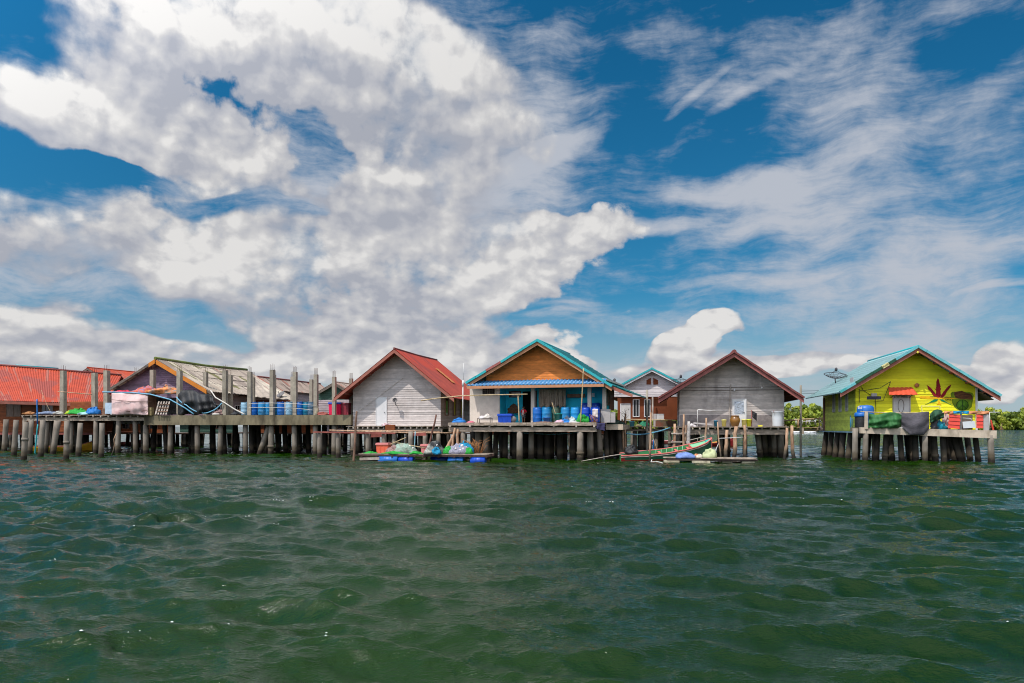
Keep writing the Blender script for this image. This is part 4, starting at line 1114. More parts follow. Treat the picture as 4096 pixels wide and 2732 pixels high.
tag(MB().lathe(FP.w(FP.u(1268, .5), .5, PZ), [(.12, 0), (.2, .1), (.14, .5), (.06, .78), (.02, .84)], 10).build('beige_sack', G('beige_sack', (196, 186, 160), .8, .9, .2, 6)), 'tall beige sack tied up beside the net covered drum', 'sack')

tag(MB().heap(FP.p(880, 1657, .6), .5, .4, .34, 301, lump=.4).build('brown_net_bundle', m_netbrown), 'pinkish brown net bundle right of the black tarp', 'net')
tag(MB().heap(FP.p(945, 1658, .5), .4, .35, .24, 302, lump=.4).build('dark_net_bundle', m_netblack), 'low dark net bundle left of the bleached pale drum', 'net')
tag(MB().lathe(FP.w(FP.u(865, .3), .3, PZ), [(.26, 0), (.32, .04), (.32, .10), (.26, .15), (.14, .15), (.12, .05)], 16).build('rope_coil', m_ropeW), 'coil of pale rope on the platform edge right of the black tarp', 'rope')
tag(MB().box(FP, FP.u(955, 1.2), FP.u(968, 1.2), 1.0, 1.4, PZ, PZ + .45).build('wooden_crate', m_oldw), 'small brown wooden crate behind the dark net bundle', 'crate')
tag(MB().heap(FJ.p(118, 1657, .6), .5, .4, .2, 303, lump=.4).build('brown_scrap_heap', m_branch), 'low heap of brown scrap at the jetty left corner', 'scrap')
tag(MB().heap(FJ.p(235, 1656, .5), .45, .35, .22, 304, lump=.45).build('white_net_bundle', G('off_white_net', (186, 184, 176), .75, .85, .3, 12, bump=.05)), 'off white net bundle before the first bare column', 'net')
# ================================================================== grey house with the white door
FA = Frame(1577, 56.0, 12.6)
ha, IA = gable_house('grey_weatherboard_house', 'grey weatherboard house with white door and red corrugated roof, left of the blue house', FA,
                     [(1334, 1591), (1577, 1394), (1816, 1591)], (1412, 1763, 1703), 1.15, 8.2, m_grey, (m_roofA, m_roofA), m_rust, G('grey_brown_boards', (170, 156, 146), .8, .85, .12, 2, (1, 1, 3), boards=.17), fascia_h=.24, ridge=(m_roofB, .07), pitch=.2, amp=.022, sag=.05)
fa = FA
A_, B_ = fa.w(IA['uA'], 0, IA['zA']), fa.w(IA['uR'], 0, IA['zR'])
dS = B_ - A_; nS = dS.cross(fa.vd).normalized(); nS = nS if nS.z > 0 else -nS
MB().hexa([A_ + dS * t + fa.vd * v_ + nS * o_ for o_ in (.03, .05) for t, v_ in ((.30, 4.1), (.62, 4.1), (.62, 4.75), (.30, 4.75))]).build('skylight_sheet', G('amber_sheet', (240, 150, 80), .66, .5, .1, 3), ha)
def door_at(root, fr, px0, px1, py0, v, m, zb, mframe=None, out=.06, fw=.06, name='door'):
    u0, z1 = fr.uv(px0, py0, v); u1 = fr.u(px1, v)
    f = MB()
    f.box(fr, u0 - fw, u0, v - out, v, zb, z1 + fw); f.box(fr, u1, u1 + fw, v - out, v, zb, z1 + fw); f.box(fr, u0, u1, v - out, v, z1, z1 + fw)
    f.build('door_frame', mframe or m, root)
    d = MB().box(fr, u0 + .003, u1 - .003, v - out * .7, v + .01, zb, z1 - .003).build(name, m, root)
    MB().ball(fr.w(u1 - .1, v - out - .02, zb + .98), .035, 6).build('handle', m_wire, d)
    return d, (u0, u1, zb, z1)
door_at(ha, fa, 1507, 1545, 1591, -.024, m_white, IA['z0'], m_white)
sA = fa.side(IA['u1'], 0)
for k, (s0, s1, pm) in enumerate(((.95, 1.65, m_greenglass), (2.95, 3.6, m_yelglass), (4.9, 5.5, m_yelglass))):
    window_uz(ha, sA, s0, s1, 3.05, 4.25, -.022, m_oldw, m_glass, 'window', 0, .07, .07)
    if k == 0: MB().box(sA, s0 + .06, s1 - .2, -.075, -.06, 3.2, 4.1).build('curtain', pm, ha)
    else: MB().box(sA, s0 + .22, s1 - .18, -.075, -.06, 3.08, 4.22).build('curtain', pm, ha)
dish(1580, 1601, fa.p(1580, 1601, -.55).y, .19, [fa.p(1582, 1618, -.5), fa.p(1586, 1620, -.03)], 'small dark satellite dish on a bent arm right of the white door', tilt=(-.1, -.9, .3))
rope([fa.p(1432, 1645, -.12), fa.p(1500, 1596, -.12), fa.p(1612, 1513, -.04)], .013, m_ropeW, 'thin pale streak of sunlight, modelled as a cord slanting up the grey gable wall', sagd=-.02)  # a streak of sunlight on the gable, built as a thin pale rope
# deck in front
da = plank_deck('plank_walkway', 'narrow plank walkway with pale slatted edge under the grey house with white door', 'walkway', fa, fa.u(1394, -.4), fa.u(1772, -.4), -.75, 7.5, IA['z0'] - .02, m_deckw, m_joist, joist=.42, seed=6, beam=(.16, .3))
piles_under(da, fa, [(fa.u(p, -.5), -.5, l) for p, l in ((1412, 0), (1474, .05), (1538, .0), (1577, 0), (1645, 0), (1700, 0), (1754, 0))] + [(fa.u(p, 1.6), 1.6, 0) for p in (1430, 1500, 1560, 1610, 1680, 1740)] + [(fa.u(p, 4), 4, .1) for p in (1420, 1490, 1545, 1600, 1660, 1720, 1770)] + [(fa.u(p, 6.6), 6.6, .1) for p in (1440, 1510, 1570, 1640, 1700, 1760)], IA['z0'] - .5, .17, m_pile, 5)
tag(MB().box(fa, fa.u(1543, -.9), fa.u(1580, -.9), -1.0, -.8, fa.z(1560, 1722, -.9), fa.z(1560, 1699, -.9)).build('grey_board', m_dkbrown), 'dark board hung on the walkway edge below the white door', 'board')
tag(MB().heap(fa.p(1545, 1703, -.7), .38, .25, .16, 41, lump=.5).build('striped_cloth', G('pink_white_cloth', (226, 196, 200), .85, .8, .3, 9, dirt=(140, 40, 60), dirt_amt=.7, dirt_scale=7)), 'crumpled pink and white cloth on the walkway by the door', 'cloth')
# low drying rack of planks in front
FRK = Frame(1530, 51.5, 11.0)
rack = thing('plank_rack', 'low rack of red brown planks and bamboo on short posts before the grey house', 'rack', FRK.w(0, 0, 0))
def zof(fr, px, py, v=0): return fr.z(px, py, v)
b = MB()
b.beam(FRK.p(1255, 1728), FRK.p(1582, 1733), .14, .10)
b.beam(FRK.p(1470, 1742, .3), FRK.p(1545, 1740, .3), .05, .26); b.beam(FRK.p(1650, 1738, .3), FRK.p(1705, 1736, .3), .05, .22)
b.build('plank', m_redw, rack)
bb = MB()
bb.tube([FRK.p(1318, 1721, .4), FRK.p(1500, 1727, .3), FRK.p(1640, 1731, .3), FRK.p(1806, 1732, .4)], .05, 7)
bb.tube([FRK.p(1440, 1724, .6), FRK.p(1600, 1723, .6), FRK.p(1760, 1728, .6)], .045, 7)
bb.build('bamboo_pole', m_pole, rack)
for i, (px, l) in enumerate(((1279, 0), (1353, 0), (1472, .0), (1643, 0), (1535, .1))):
    mb = MB(); pile(mb, FRK.p(px, 1726, .25), FRK.w(FRK.u(px, .25) + l, .25, -.4), .17, i); mb.build('post', m_pile, rack)
post(1661, 1726, 1658, 1795, 4, G('pale_blue_pipe', (150, 200, 216), .8, .5, .1, 5), 'pale blue pipe standing in the water behind the raft', 'plastic_pipe', 'pipe', d=51, n=8)
post(1427, 1645, 1416, 1838, 9, m_oldw, 'tall brown stake standing in the water at the raft left end', 'wood_stake', 'stake', n=7, bend=.03, seed=3, d=47.5)
post(1745, 1658, 1716, 1790, 8, G('dark_brown_pole', (120, 82, 70), .75, .8, .3, 6), 'dark brown pole leaning right out of the raft', 'wood_pole', 'pole', n=7, bend=.02, seed=4, d=47.5)
# ---- raft
FF = Frame(1670, 47.0, 10.0)
raft = thing('fishing_raft', 'low timber raft loaded with nets and floating on blue barrels', 'raft', FF.w(0, 0, 0))
ru0, ru1 = FF.u(1448), FF.u(1945)
b = MB(); rn = random.Random(8)
v = 0
while v < 2.2:
    b.box(FF, ru0 + rn.uniform(-.35, .1), ru1 + rn.uniform(-.2, .05), v, v + .17, .40 + rn.uniform(-.01, .01), .44 + rn.uniform(-.01, .012)); v += .2
b.build('deck_boards', m_deckw, raft)
b = MB()
for v in (.06, 1.0, 2.0): b.beam(FF.w(ru0 - .6, v, .33), FF.w(ru1 + .1, v, .33), .1, .1)
for k in range(9):
    u = ru0 + (ru1 - ru0) * k / 8; b.beam(FF.w(u, -.12, .26), FF.w(u, 2.2, .26), .09, .06)
b.build('bearers', G('dark_wet_timber', (84, 62, 54), .7, .7, .3, 5), raft)
def barrel(u0, u1, v, m):
    c = FF.w(u0, v, .02); L = u1 - u0
    MB().lathe(c, [(.24, 0), (.28, .03), (.285, L * .32), (.30, L * .34), (.285, L * .36), (.285, L * .64), (.30, L * .66), (.285, L * .68), (.28, L - .03), (.24, L)], 18, FF.ud).build('float_barrel', m, raft)
for p0, p1, v, m in ((1513, 1590, .15, m_blue), (1592, 1650, .25, m_blue2), (1788, 1850, .35, m_blue), (1880, 1940, .2, m_blue2), (1700, 1770, 1.4, m_blue2), (1470, 1540, 1.6, m_blue2)):
    barrel(FF.u(p0), FF.u(p1), v, m)
b = MB(); b.beam(FF.w(ru0 - .1, -.1, .10), FF.w(FF.u(1520), -.05, .14), .16, .16); b.build('float_log', m_joist, raft)
RZ = .45
tub(FF, FF.u(1493), FF.u(1540), .5, 1.2, RZ, RZ + .66, m_orangep, 'orange fish box on the left half of the raft', lid=m_pinkp)
tub(FF, FF.u(1666), FF.u(1702), .9, 1.5, RZ, RZ + .58, m_pinkp, 'faded pink fish box between two net heaps on the raft', lid=m_pinkp)
def floats(root, c, rx, ry, h, n, seed, m=None, fr=FF):
    rn = random.Random(seed)
    for k in range(n):
        a = rn.uniform(math.pi * 1.05, math.pi * 1.95); t = rn.uniform(.35, .92)
        MB().ball(c + fr.ud * math.cos(a) * rx * t + fr.vd * math.sin(a) * ry * t + Vector((0, 0, h * (max(0, 1 - t * t) ** .75) + .02)), .068, 6).build('float_ball', m or m_float, root)
def nets(name, label, px, v, rx, ry, h, m, seed, extra=None, nf=0, lump=.2, base=RZ):
    c = FF.w(FF.u(px, v), v, base)
    root = thing(name, label, 'net', c)
    MB().heap(c, rx, ry, h, seed, lump=lump, fr=FF, n=30, m=10).build('net_pile', m, root)
    for (dx, dv, ex, ey, eh, em, es) in (extra or []):
        MB().heap(c + FF.ud * dx + FF.vd * dv, ex, ey, eh, es, lump=.3, fr=FF).build('net_fold', em, root)
    floats(root, c, rx * .95, ry * .95, h, nf, seed)
    return root
nets('net_heap', 'pale green net heap with white floats and brown net inside, beside the orange box', 1612, .95, 1.0, .8, .60, m_netpale, 51, [(-.55, -.35, .55, .4, .46, m_netbrown, 4)], 6)
nets('net_heap', 'black and grey net heap slumping over the raft edge', 1742, .65, .60, .8, .74, m_netblack, 52, [(.22, -.62, .34, .28, .42, m_netblue, 6), (-.25, -.5, .35, .35, .5, G('pale_grey_net', (176, 176, 166), .75, .85, .3, 12), 7)], 2, .25)
nets('net_heap', 'blue and lilac net heap with white floats at the raft right end', 1836, .9, .86, .75, .58, m_netlilac, 53, [(.3, .15, .66, .6, .68, m_netblue, 9), (.68, -.3, .34, .3, .34, m_netgreen, 3)], 9)
nets('net_heap', 'bright green net lump between the black and blue net heaps', 1793, .55, .42, .35, .42, m_netgreen, 54, None, 0, .35)
tag(MB().heap(FF.w(FF.u(1470), .5, RZ - .01), .5, .35, .12, 55, lump=.4, fr=FF).build('green_net_mat', m_netgreen), 'flat bright green net left of the orange box', 'net')
tag(MB().heap(FF.w(FF.u(1570), .15, RZ - .01), .8, .2, .13, 56, lump=.4, fr=FF).build('green_net_mat', m_netgreen), 'flat green net strip along the edge before the pale green heap', 'net')
tag(MB().heap(FF.w(FF.u(1660), .15, RZ - .01), .45, .2, .15, 57, lump=.4, fr=FF).build('green_net_mat', m_netgreen), 'small green net strip below the faded pink box', 'net')
rope([FF.p(1572, 1768, .9), FF.p(1700, 1792, .9)], .03, m_bam, 'bamboo pole lying across the pale green net heap', 'bamboo_pole', 'pole')
rope([FF.p(1550, 1782, .8), FF.p(1624, 1750, .9)], .03, m_bam, 'bamboo pole slanting up behind the orange box', 'bamboo_pole', 'pole')
# posts lashed at the corner, dry branches
for i, (a, b_, c, d_, w, lab) in enumerate([(1812, 1740, 1788, 1800, 14, 'leaning bare trunk lashed to the deck corner, leftmost of three'), (1820, 1712, 1806, 1795, 11, 'dark upright trunk lashed at the deck corner, middle of three'), (1832, 1715, 1828, 1798, 12, 'pale trunk with cut end at the deck corner, rightmost of three')]):
    post(a, b_, c, d_, w, m_pole, lab, 'wood_post', 'post', n=8, bend=.05, seed=60 + i, d=49.5, group='trunks lashed at the blue house deck corner')
br = MB(); rn = random.Random(77)
base = at(1905, 1835, 48.2)
for k in range(26):
    a = rn.uniform(-1, 1); hgt = rn.uniform(.7, 1.25)
    p = base + Vector((rn.uniform(-.25, .3), rn.uniform(-.3, .3), .3))
    q = p + Vector((a * .35, rn.uniform(-.3, .3), hgt * .7)); s_ = q + Vector((a * .35 + rn.uniform(-.25, .25), 0, rn.uniform(-.3, .3)))
    br.tube([p, q, s_], [.022, .016, .01], 4)
tag(br.build('dry_branch_bundle', m_branch), 'bundle of dry brown branches standing in water right of the raft', 'branches')

# ================================================================== blue house
FB = Frame(2110, 48.5, 11.5)
BZ = 2.42
WV, TV = 2.0, 3.5
F2 = Frame(2150, FB.p(2150, 1700, WV).y, 16.5)
hb, IB = gable_house('turquoise_roof_blue_house', 'blue house with orange brown gable and turquoise tile roof above an open porch', F2,
                     [(1866, 1533), (2150, 1362), (2447, 1546)], (1945, 2425, 1523), .88, 8.6, m_brown, (m_tealroof, m_tealroof), m_tan, m_plaster, .15, ridge=(m_tealcap, .10), tiles=.42, pitch=.2, amp=.02, fascia_h=.22)
zl = IB['zl']
u_l, u_r = F2.u(1879), F2.u(2425)
ut = F2.u(1998)
zt = F2.z(2150, 1546)
# porch
p = MB()
p.box(F2, u_l, ut, 0, .12, BZ, zt); p.box(F2, u_l, u_l + .12, .12, 7, BZ, zt); 
MB().box(F2, u_r - .26, u_r - .01, 0, .2, BZ, zt).build('pillar', m_plaster, hb)
p.build('porch_wall', m_plaster, hb)
t = MB()
t.box(F2, ut + .002, u_r - .02, TV - WV, TV - WV + .12, BZ, zt)
t.box(F2, ut - .12, ut + .001, .125, TV - WV + .12, BZ, zt)
t.box(F2, u_r - .14, u_r - .022, .205, TV - WV - .002, BZ, zt - .2)
t.build('turquoise_wall', m_teal, hb)
MB().box(F2, ut + .004, u_r - .02, .13, TV - WV + .1, zt + .004, zt + .05).build('porch_ceiling', m_panel, hb)
for px in (2130, 2357):
    u = F2.u(px); MB().box(F2, u - .12, u + .12, .02, .26, BZ, zt).build('pillar', m_plaster, hb)
g = MB()
gu0, gz1 = F2.uv(1931, 1554, -.01); gu1, gz0 = F2.uv(1978, 1575, -.01)
for k in range(6): g.box(F2, gu0 + (gu1 - gu0) * k / 5 - .02, gu0 + (gu1 - gu0) * k / 5 + .02, -.03, -.003, gz0, gz1)
for k in range(4): g.box(F2, gu0, gu1, -.022, -.004, gz0 + (gz1 - gz0) * k / 3 - .018, gz0 + (gz1 - gz0) * k / 3 + .018)
vb = g.build('vent_grille', m_greyb, hb)
MB().box(F2, gu0, gu1, -.012, -.002, gz0, gz1).build('vent_opening', m_black, vb)  # flat black sheet for the unlit space behind the grille
tv = TV - WV - .003
dd = MB(); a0, a1 = F2.u(2091, tv), F2.u(2124, tv); dd.box(F2, a0, a1, tv - .02, tv, BZ, F2.z(2100, 1566, tv)); dd.build('doorway', m_black, hb)  # flat black panel painted in for the unlit room behind
window(hb, F2, 2040, 2081, 1569, 1586, tv, G('maroon_frame', (90, 36, 30), .8, .6, .1, 3), m_glass, 'window', 1)
window(hb, F2, 2008, 2015, 1570, 1648, tv, G('maroon_frame2', (96, 40, 34), .8, .6, .1, 3), m_glass, 'shutter', 0)
window(hb, F2, 2138, 2144, 1566, 1630, tv, G('maroon_frame3', (60, 30, 34), .8, .6, .1, 3), m_glass, 'shutter', 0)
# front skirt roof of blue tiles
aw0, aw1 = F2.u(1868, -1.1), F2.u(2416, -1.1)
zA1, zA0 = F2.z(2150, 1519, -.1), F2.z(2150, 1537, -1.1)
roof_sheet(F2.w(aw0, -.03, zA1), F2.w(aw0, -1.1, zA0), F2.w(aw1, -1.1, zA0), F2.w(aw1, -.03, zA1), .26, .04, .04, 'porch_roof', m_bluetile, hb, tiles=.4)
MB().box(F2, aw0, aw1, -1.14, -1.09, F2.z(2150, 1551, -1.1), zA0 - .05).build('porch_fascia', m_tan, hb)
pc = MB()
for k in range(9):
    u = aw0 + .2 + (aw1 - aw0 - .4) * k / 8; pc.beam(F2.w(u, -1.08, zA0 - .12), F2.w(u, -.02, zA1 - .12), .06, .1)
pc.build('rafters', m_tan, hb)
# verge tiles
def verge(root, fr, I, v0, stops_l, stops_r, w=.26, h=.15, lift=.02):
    for side, stops in (('L', stops_l), ('R', stops_r)):
        ua, za, ub, zb = I['uA'], I['zA'], I['u' + side], I['z' + side]
        for (t0, t1, m) in stops:
            p, q = fr.w(ua + (ub - ua) * t0, v0, za + (zb - za) * t0 + lift), fr.w(ua + (ub - ua) * t1, v0, za + (zb - za) * t1 + lift)
            n = max(1, int((q - p).length / .55))
            mb = MB()
            for k in range(n):
                mb.beam(p.lerp(q, k / n) + Vector((0, 0, .012 * (k % 2))), p.lerp(q, (k + 1.04) / n) + Vector((0, 0, .012 * (k % 2))), w, h, Vector((0, 0, 1)))
            mb.build('verge_tiles', m, root)
lA = [F2.p(x, y, v_) for x, y, v_ in ((2436, 1535, -.7), (2530, 1573, -.7))]
lB = [p_ + F2.vd * 8.6 for p_ in lA]
roof_sheet(lA[0], lA[1], lB[1], lB[0], .2, .02, .05, 'lean_to_roof', m_tealroof, hb, tiles=.42)
MB().hexa([lA[0] + Vector((0, 0, -.3)), lA[1] + Vector((0, 0, -.26)), lA[1] + F2.vd * .05 + Vector((0, 0, -.26)), lA[0] + F2.vd * .05 + Vector((0, 0, -.3)),
           lA[0] + Vector((0, 0, -.07)), lA[1] + Vector((0, 0, -.07)), lA[1] + F2.vd * .05 + Vector((0, 0, -.07)), lA[0] + F2.vd * .05 + Vector((0, 0, -.07))]).build('lean_to_fascia', m_rust, hb)
verge(hb, F2, IB, -IB['ov'], [(0, .50, m_tealcap), (.505, .71, m_maroon), (.715, 1, m_tealcap)], [(0, 1, m_tealcap)])
fs = F2.side(IB['u1'], 0)
window_uz(hb, fs, .35, .9, BZ + 1.2, BZ + 2.5, -.03, m_greyb, m_glass, 'window', 1)
window_uz(hb, fs, 1.3, 2.8, BZ + .9, BZ + 2.5, -.03, m_oldw, G('brown_glass', (100, 84, 78), .7, .3, .3, 4), 'window', 2)
# deck and piles
db = thing('porch_deck', 'thick grey timber deck on round piles in front of the blue house', 'deck', FB.w(0, 0, 0))
plank_deck('', '', '', FB, FB.u(1793), FB.u(2386), -.02, 9.5, BZ, m_deckw, m_joist, th=.16, plank=.22, joist=1.3, seed=9, root=db, beam=(.25, .28), ragged=.08)
MB().box(FB, FB.u(1793), FB.u(2386), -.06, -.025, BZ - .21, BZ - .05).build('edge_board', m_deckw, db)
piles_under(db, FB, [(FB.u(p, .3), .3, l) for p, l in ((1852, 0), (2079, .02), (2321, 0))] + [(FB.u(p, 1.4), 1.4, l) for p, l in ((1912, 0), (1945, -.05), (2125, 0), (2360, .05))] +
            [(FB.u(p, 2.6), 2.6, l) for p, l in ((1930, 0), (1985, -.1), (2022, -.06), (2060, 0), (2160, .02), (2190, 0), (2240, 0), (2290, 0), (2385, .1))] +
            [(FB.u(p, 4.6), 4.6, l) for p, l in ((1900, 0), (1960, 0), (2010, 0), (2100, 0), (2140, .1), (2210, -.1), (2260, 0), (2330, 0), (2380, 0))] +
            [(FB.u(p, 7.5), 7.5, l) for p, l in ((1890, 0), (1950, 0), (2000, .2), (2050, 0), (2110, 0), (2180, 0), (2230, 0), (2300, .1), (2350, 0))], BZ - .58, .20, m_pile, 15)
# concrete side platform on the right
ps = thing('side_platform', 'short concrete platform with leaning piles along the right side of the blue house', 'platform', FB.w(FB.u(2450), 2, 0))
MB().box(FB, FB.u(2424, 1.6), FB.u(2492, 1.6), 1.6, 11, FB.z(2450, 1719, 1.6), FB.z(2450, 1697, 1.6)).build('slab', m_pale_beam, ps)
piles_under(ps, FB, [(FB.u(p, v), v, l) for p, v, l in ((2395, 2, .15), (2423, 2.6, .1), (2445, 3.4, 0), (2472, 3.2, .25), (2440, 5.5, 0), (2470, 6, .1), (2480, 8, 0), (2455, 9, .1))], 1.96, .17, m_pile, 19)
# things on the porch
DB = 'plastic drums lined up on the blue house porch'
for i, (px, m, lab, r_, v_) in enumerate([(2149, m_blue, 'blue drum right beside the porch pillar and dark doorway', .30, 1.2), (2185, m_blue3, 'lighter blue drum second from the doorway, behind a small bucket', .30, 1.25),
        (2224, G('mossy_drum', (80, 104, 86), .8, .7, .2, 4), 'dull green drum behind the green bin on the porch', .30, 1.7), (2262, m_blue3, 'light blue drum behind the grey bag on the porch', .30, 1.3),
        (2301, G('pale_blue_drum', (40, 150, 214), .85, .4, .1, 3), 'pale sky blue drum left of the green net heap', .30, 1.2), (2343, m_blue2, 'deep blue drum directly behind the green net heap', .31, 1.15), (2381, m_blue2, 'deep blue drum with a rag hung on it at the porch right end', .31, .95)]):
    drum(FB, px, v_, BZ, m, lab, DB, r=r_, h=.98, seed=20 + i)
for px, lab in ((2342, 'deep blue drum raised behind the row, left one'), (2383, 'deep blue drum raised behind the row, right of the pillar')):
    drum(FB, px, 2.75, BZ + .32, m_blue2, lab, 'raised blue drums behind the porch row', r=.34, h=.98)
tag(MB().box(FB, FB.u(2318, 2.7), FB.u(2412, 2.7), 2.4, 3.1, BZ, BZ + .315).build('low_bench', m_oldw), 'low timber bench carrying two raised blue drums', 'bench')
def bucket(fr, px, v, z, r, h, m, label, handle=True, lid=False):
    c = fr.w(fr.u(px, v), v, z)
    root = thing('bucket', label, 'bucket', c)
    MB().lathe(c, [(r * .8, 0), (r * .98, h - .04), (r * 1.05, h - .035), (r * 1.05, h)] + ([(r * .9, h + .02), (.02, h + .03)] if lid else [(r * .97, h), (r * .76, .03)]), 18).build('body', m, root)
    if handle:
        MB().tube([c + fr.ud * math.cos(a) * r * 1.06 + Vector((0, 0, h - .05 - math.sin(a) * r * .75)) - fr.vd * (.02 + .03) * 1 for a in [math.pi * k / 8 for k in range(9)]], .01, 5).build('handle', m_wire, root)
    return root
bucket(FB, 2187, .6, BZ, .25, .34, m_blue, 'small blue bucket before the lighter blue drum')
bin_ = bucket(FB, 2233, .55, BZ, .26, .56, m_greenp, 'sea green bin with a pale lid between the drums', False, True)
rope([FB.p(2224, 1662, .45), FB.p(2208, 1610, .6)], .02, m_bam, 'thin stick leaning out of the sea green bin', 'wood_stick', 'stick')
tub(FB, FB.u(1991, .8), FB.u(2045, .8), .8, 1.5, BZ, FB.z(2020, 1655, .8), m_blue2, 'big deep blue cool box on the left half of the porch', name='cool_box', cat='box')
tag(MB().heap(FB.w(FB.u(2327), .35, BZ), .45, .38, .50, 61, lump=.3, fr=FB).build('green_net_heap', m_netgreen), 'bright green net heap on the right of the porch deck', 'net')
tag(MB().heap(FB.w(FB.u(2258), .3, BZ), .42, .3, .22, 62, lump=.3, fr=FB).build('blue_sack', m_bluet), 'bright blue sack lying before the light blue drum', 'sack')
tag(MB().heap(FB.w(FB.u(2240), .2, BZ), .4, .25, .17, 63, lump=.3, fr=FB).build('pink_sack', G('pink_sack', (214, 176, 188), .82, .8, .2, 5)), 'flat pink sack in front of the sea green bin', 'sack')
tag(MB().heap(FB.w(FB.u(2288), .35, BZ), .28, .25, .36, 64, lump=.4, fr=FB).build('clear_bag', G('clear_plastic_bag', (196, 206, 206), .8, .4, .2, 8)), 'whitish clear plastic bag beside the blue sack', 'bag')
tag(MB().heap(FB.w(FB.u(2262), .7, BZ), .34, .25, .40, 65, lump=.15, fr=FB).build('grey_bag', G('grey_bag', (84, 96, 116), .8, .7, .2, 5)), 'dark grey bag between the sea green bin and pale drum', 'bag')
tag(MB().heap(FB.w(FB.u(2175), .15, BZ), .75, .15, .06, 66, lump=.3, fr=FB).build('loose_boards', m_oldw), 'loose dark boards lying before the blue drums', 'boards')
tag(MB().heap(FB.w(FB.u(2300), .12, BZ), .5, .14, .07, 67, lump=.3, fr=FB).build('white_rag', m_whitew), 'flat white rag on the deck edge below the green net', 'cloth')
br = MB(); rn = random.Random(5)
for k in range(16):
    p_ = FB.w(FB.u(2378) + rn.uniform(-.15, .15), .15 + rn.uniform(-.1, .1), BZ)
    br.tube([p_, p_ + Vector((rn.uniform(-.3, .1), 0, rn.uniform(.2, .55)))], [.016, .007], 4)
tag(br.build('twig_bundle', m_branch), 'small bundle of dry twigs at the deck right corner', 'branches')
cloth('white_rag', 'white rag hung over the rightmost blue drum', 'cloth', FB, 2370, 2392, 1636, 1662, .58, G('rag_white', (226, 214, 212), .85, .8, .1, 5), .03, 70, 3, nx=10, ny=8, bot=lambda s: 10 * s)
for k, (p0, p1, y0, y1) in enumerate(((2403, 2442, 1637, 1693), (2443, 2461, 1648, 1694))):
    tag(MB().box(FB, FB.u(p0, 1.3), FB.u(p1, 1.3), 1.3 + .03 * k, 1.36 + .03 * k, BZ, FB.z(p0, y0, 1.3)).build('screen_sheet', m_panel), ('tall pale grey panel closing the porch right end', 'shorter pale grey panel right of the taller one')[k], 'sheet')
tag(MB().heap(FB.w(FB.u(2460, 2.2), 2.2, FB.z(2450, 1697, 1.6)), .6, .5, .3, 68, lump=.3, fr=FB).build('dark_net_heap', G('dark_green_net', (44, 62, 54), .8, .85, .3, 9)), 'dark green net heap on the short concrete side platform', 'net')
cloth('dark_blue_cloth', 'dark blue cloth hanging over the deck right corner', 'cloth', FB, 2385, 2420, 1692, 1716, .02, G('navy_cloth', (58, 54, 92), .8, .8, .2, 5), .04, 71, 4, nx=12, ny=8, bot=lambda s: 8 * s)
# hanging nets and wall things
for k, (p0, p1) in enumerate(((2156, 2215), (2217, 2262))):
    cloth('hanging_net', ('wide bundle of beige fishing net hanging under the porch, left one', 'narrower bundle of beige fishing net hanging under the porch, right one')[k], 'net', FB, p0, p1, 1557, 1628, 2.85, m_nethang, .10, 72 + k, 7, nx=34, ny=10, bot=lambda s: 4 * math.sin(s * 14), solid=.05, group='nets hung under the porch')
tag(MB().heap(FB.p(2054, 1652, 3.3), .45, .12, .62, 69, lump=.3, fr=FB).build('brown_fish_trap', G('brown_wicker', (96, 70, 50), .8, .9, .3, 9)), 'dark brown wicker trap against the turquoise wall', 'trap')
tag(MB().box(FB, FB.u(2270, 3.1), FB.u(2340, 3.1), 2.95, 3.2, FB.z(2300, 1590, 3.1), FB.z(2300, 1576, 3.1)).build('wall_shelf', m_oldw), 'long dark shelf with small things on the turquoise wall', 'shelf')
tag(MB().box(FB, FB.u(2362, 2.9), FB.u(2378, 2.9), 2.9, 2.95, FB.z(2370, 1588, 2.9), FB.z(2370, 1572, 2.9)).build('wall_notice', m_white), 'small white board right of the right porch pillar', 'board')
fan = thing('floor_fan', 'small grey floor fan beside the deep blue cool box', 'fan', FB.w(FB.u(2054, .9), .9, BZ))
c = FB.w(FB.u(2054, .9), .9, BZ + .22)
MB().lathe(c - FB.vd * .06, [(.02, 0), (.19, .02), (.2, .06), (.19, .1), (.02, .12)], 16, FB.vd).build('cage', m_dish, fan)
MB().lathe(FB.w(FB.u(2054, .9), .95, BZ), [(.12, 0), (.12, .03), (.02, .04), (.02, .2)], 12).build('foot', m_wire, fan)
tb = thing('low_table', 'low metal table with white bundles at the porch left end', 'table', FB.w(FB.u(1938, .8), .8, BZ))
tu0, tu1, tz = FB.u(1911, .8), FB.u(1965, .8), FB.z(1940, 1673, .8)
MB().box(FB, tu0, tu1, .6, 1.2, tz - .03, tz).build('table_top', m_greyb, tb)
for u in (tu0 + .03, tu1 - .03):
    for v in (.63, 1.17): MB().box(FB, u - .018, u + .018, v - .018, v + .018, BZ, tz - .032).build('leg', m_greyb, tb)
tag(MB().heap(FB.w(FB.u(1930, .8), .85, tz), .3, .25, .14, 81, lump=.4, fr=FB).build('white_bundle', m_whitew), 'small white bundle on the left of the low table', 'bundle')
tag(MB().heap(FB.w(FB.u(1948, .8), .85, tz), .26, .25, .25, 82, lump=.4, fr=FB).build('white_bundle', G('cream_cloth', (226, 216, 206), .84, .8, .1, 5)), 'taller cream white bundle on the right of the low table', 'bundle')
tag(MB().heap(FB.w(FB.u(1830), .4, BZ), .52, .4, .30, 83, lump=.2, fr=FB).build('blue_tarp_heap', m_bluet), 'bright blue tarp bunched at the deck left corner', 'tarp')
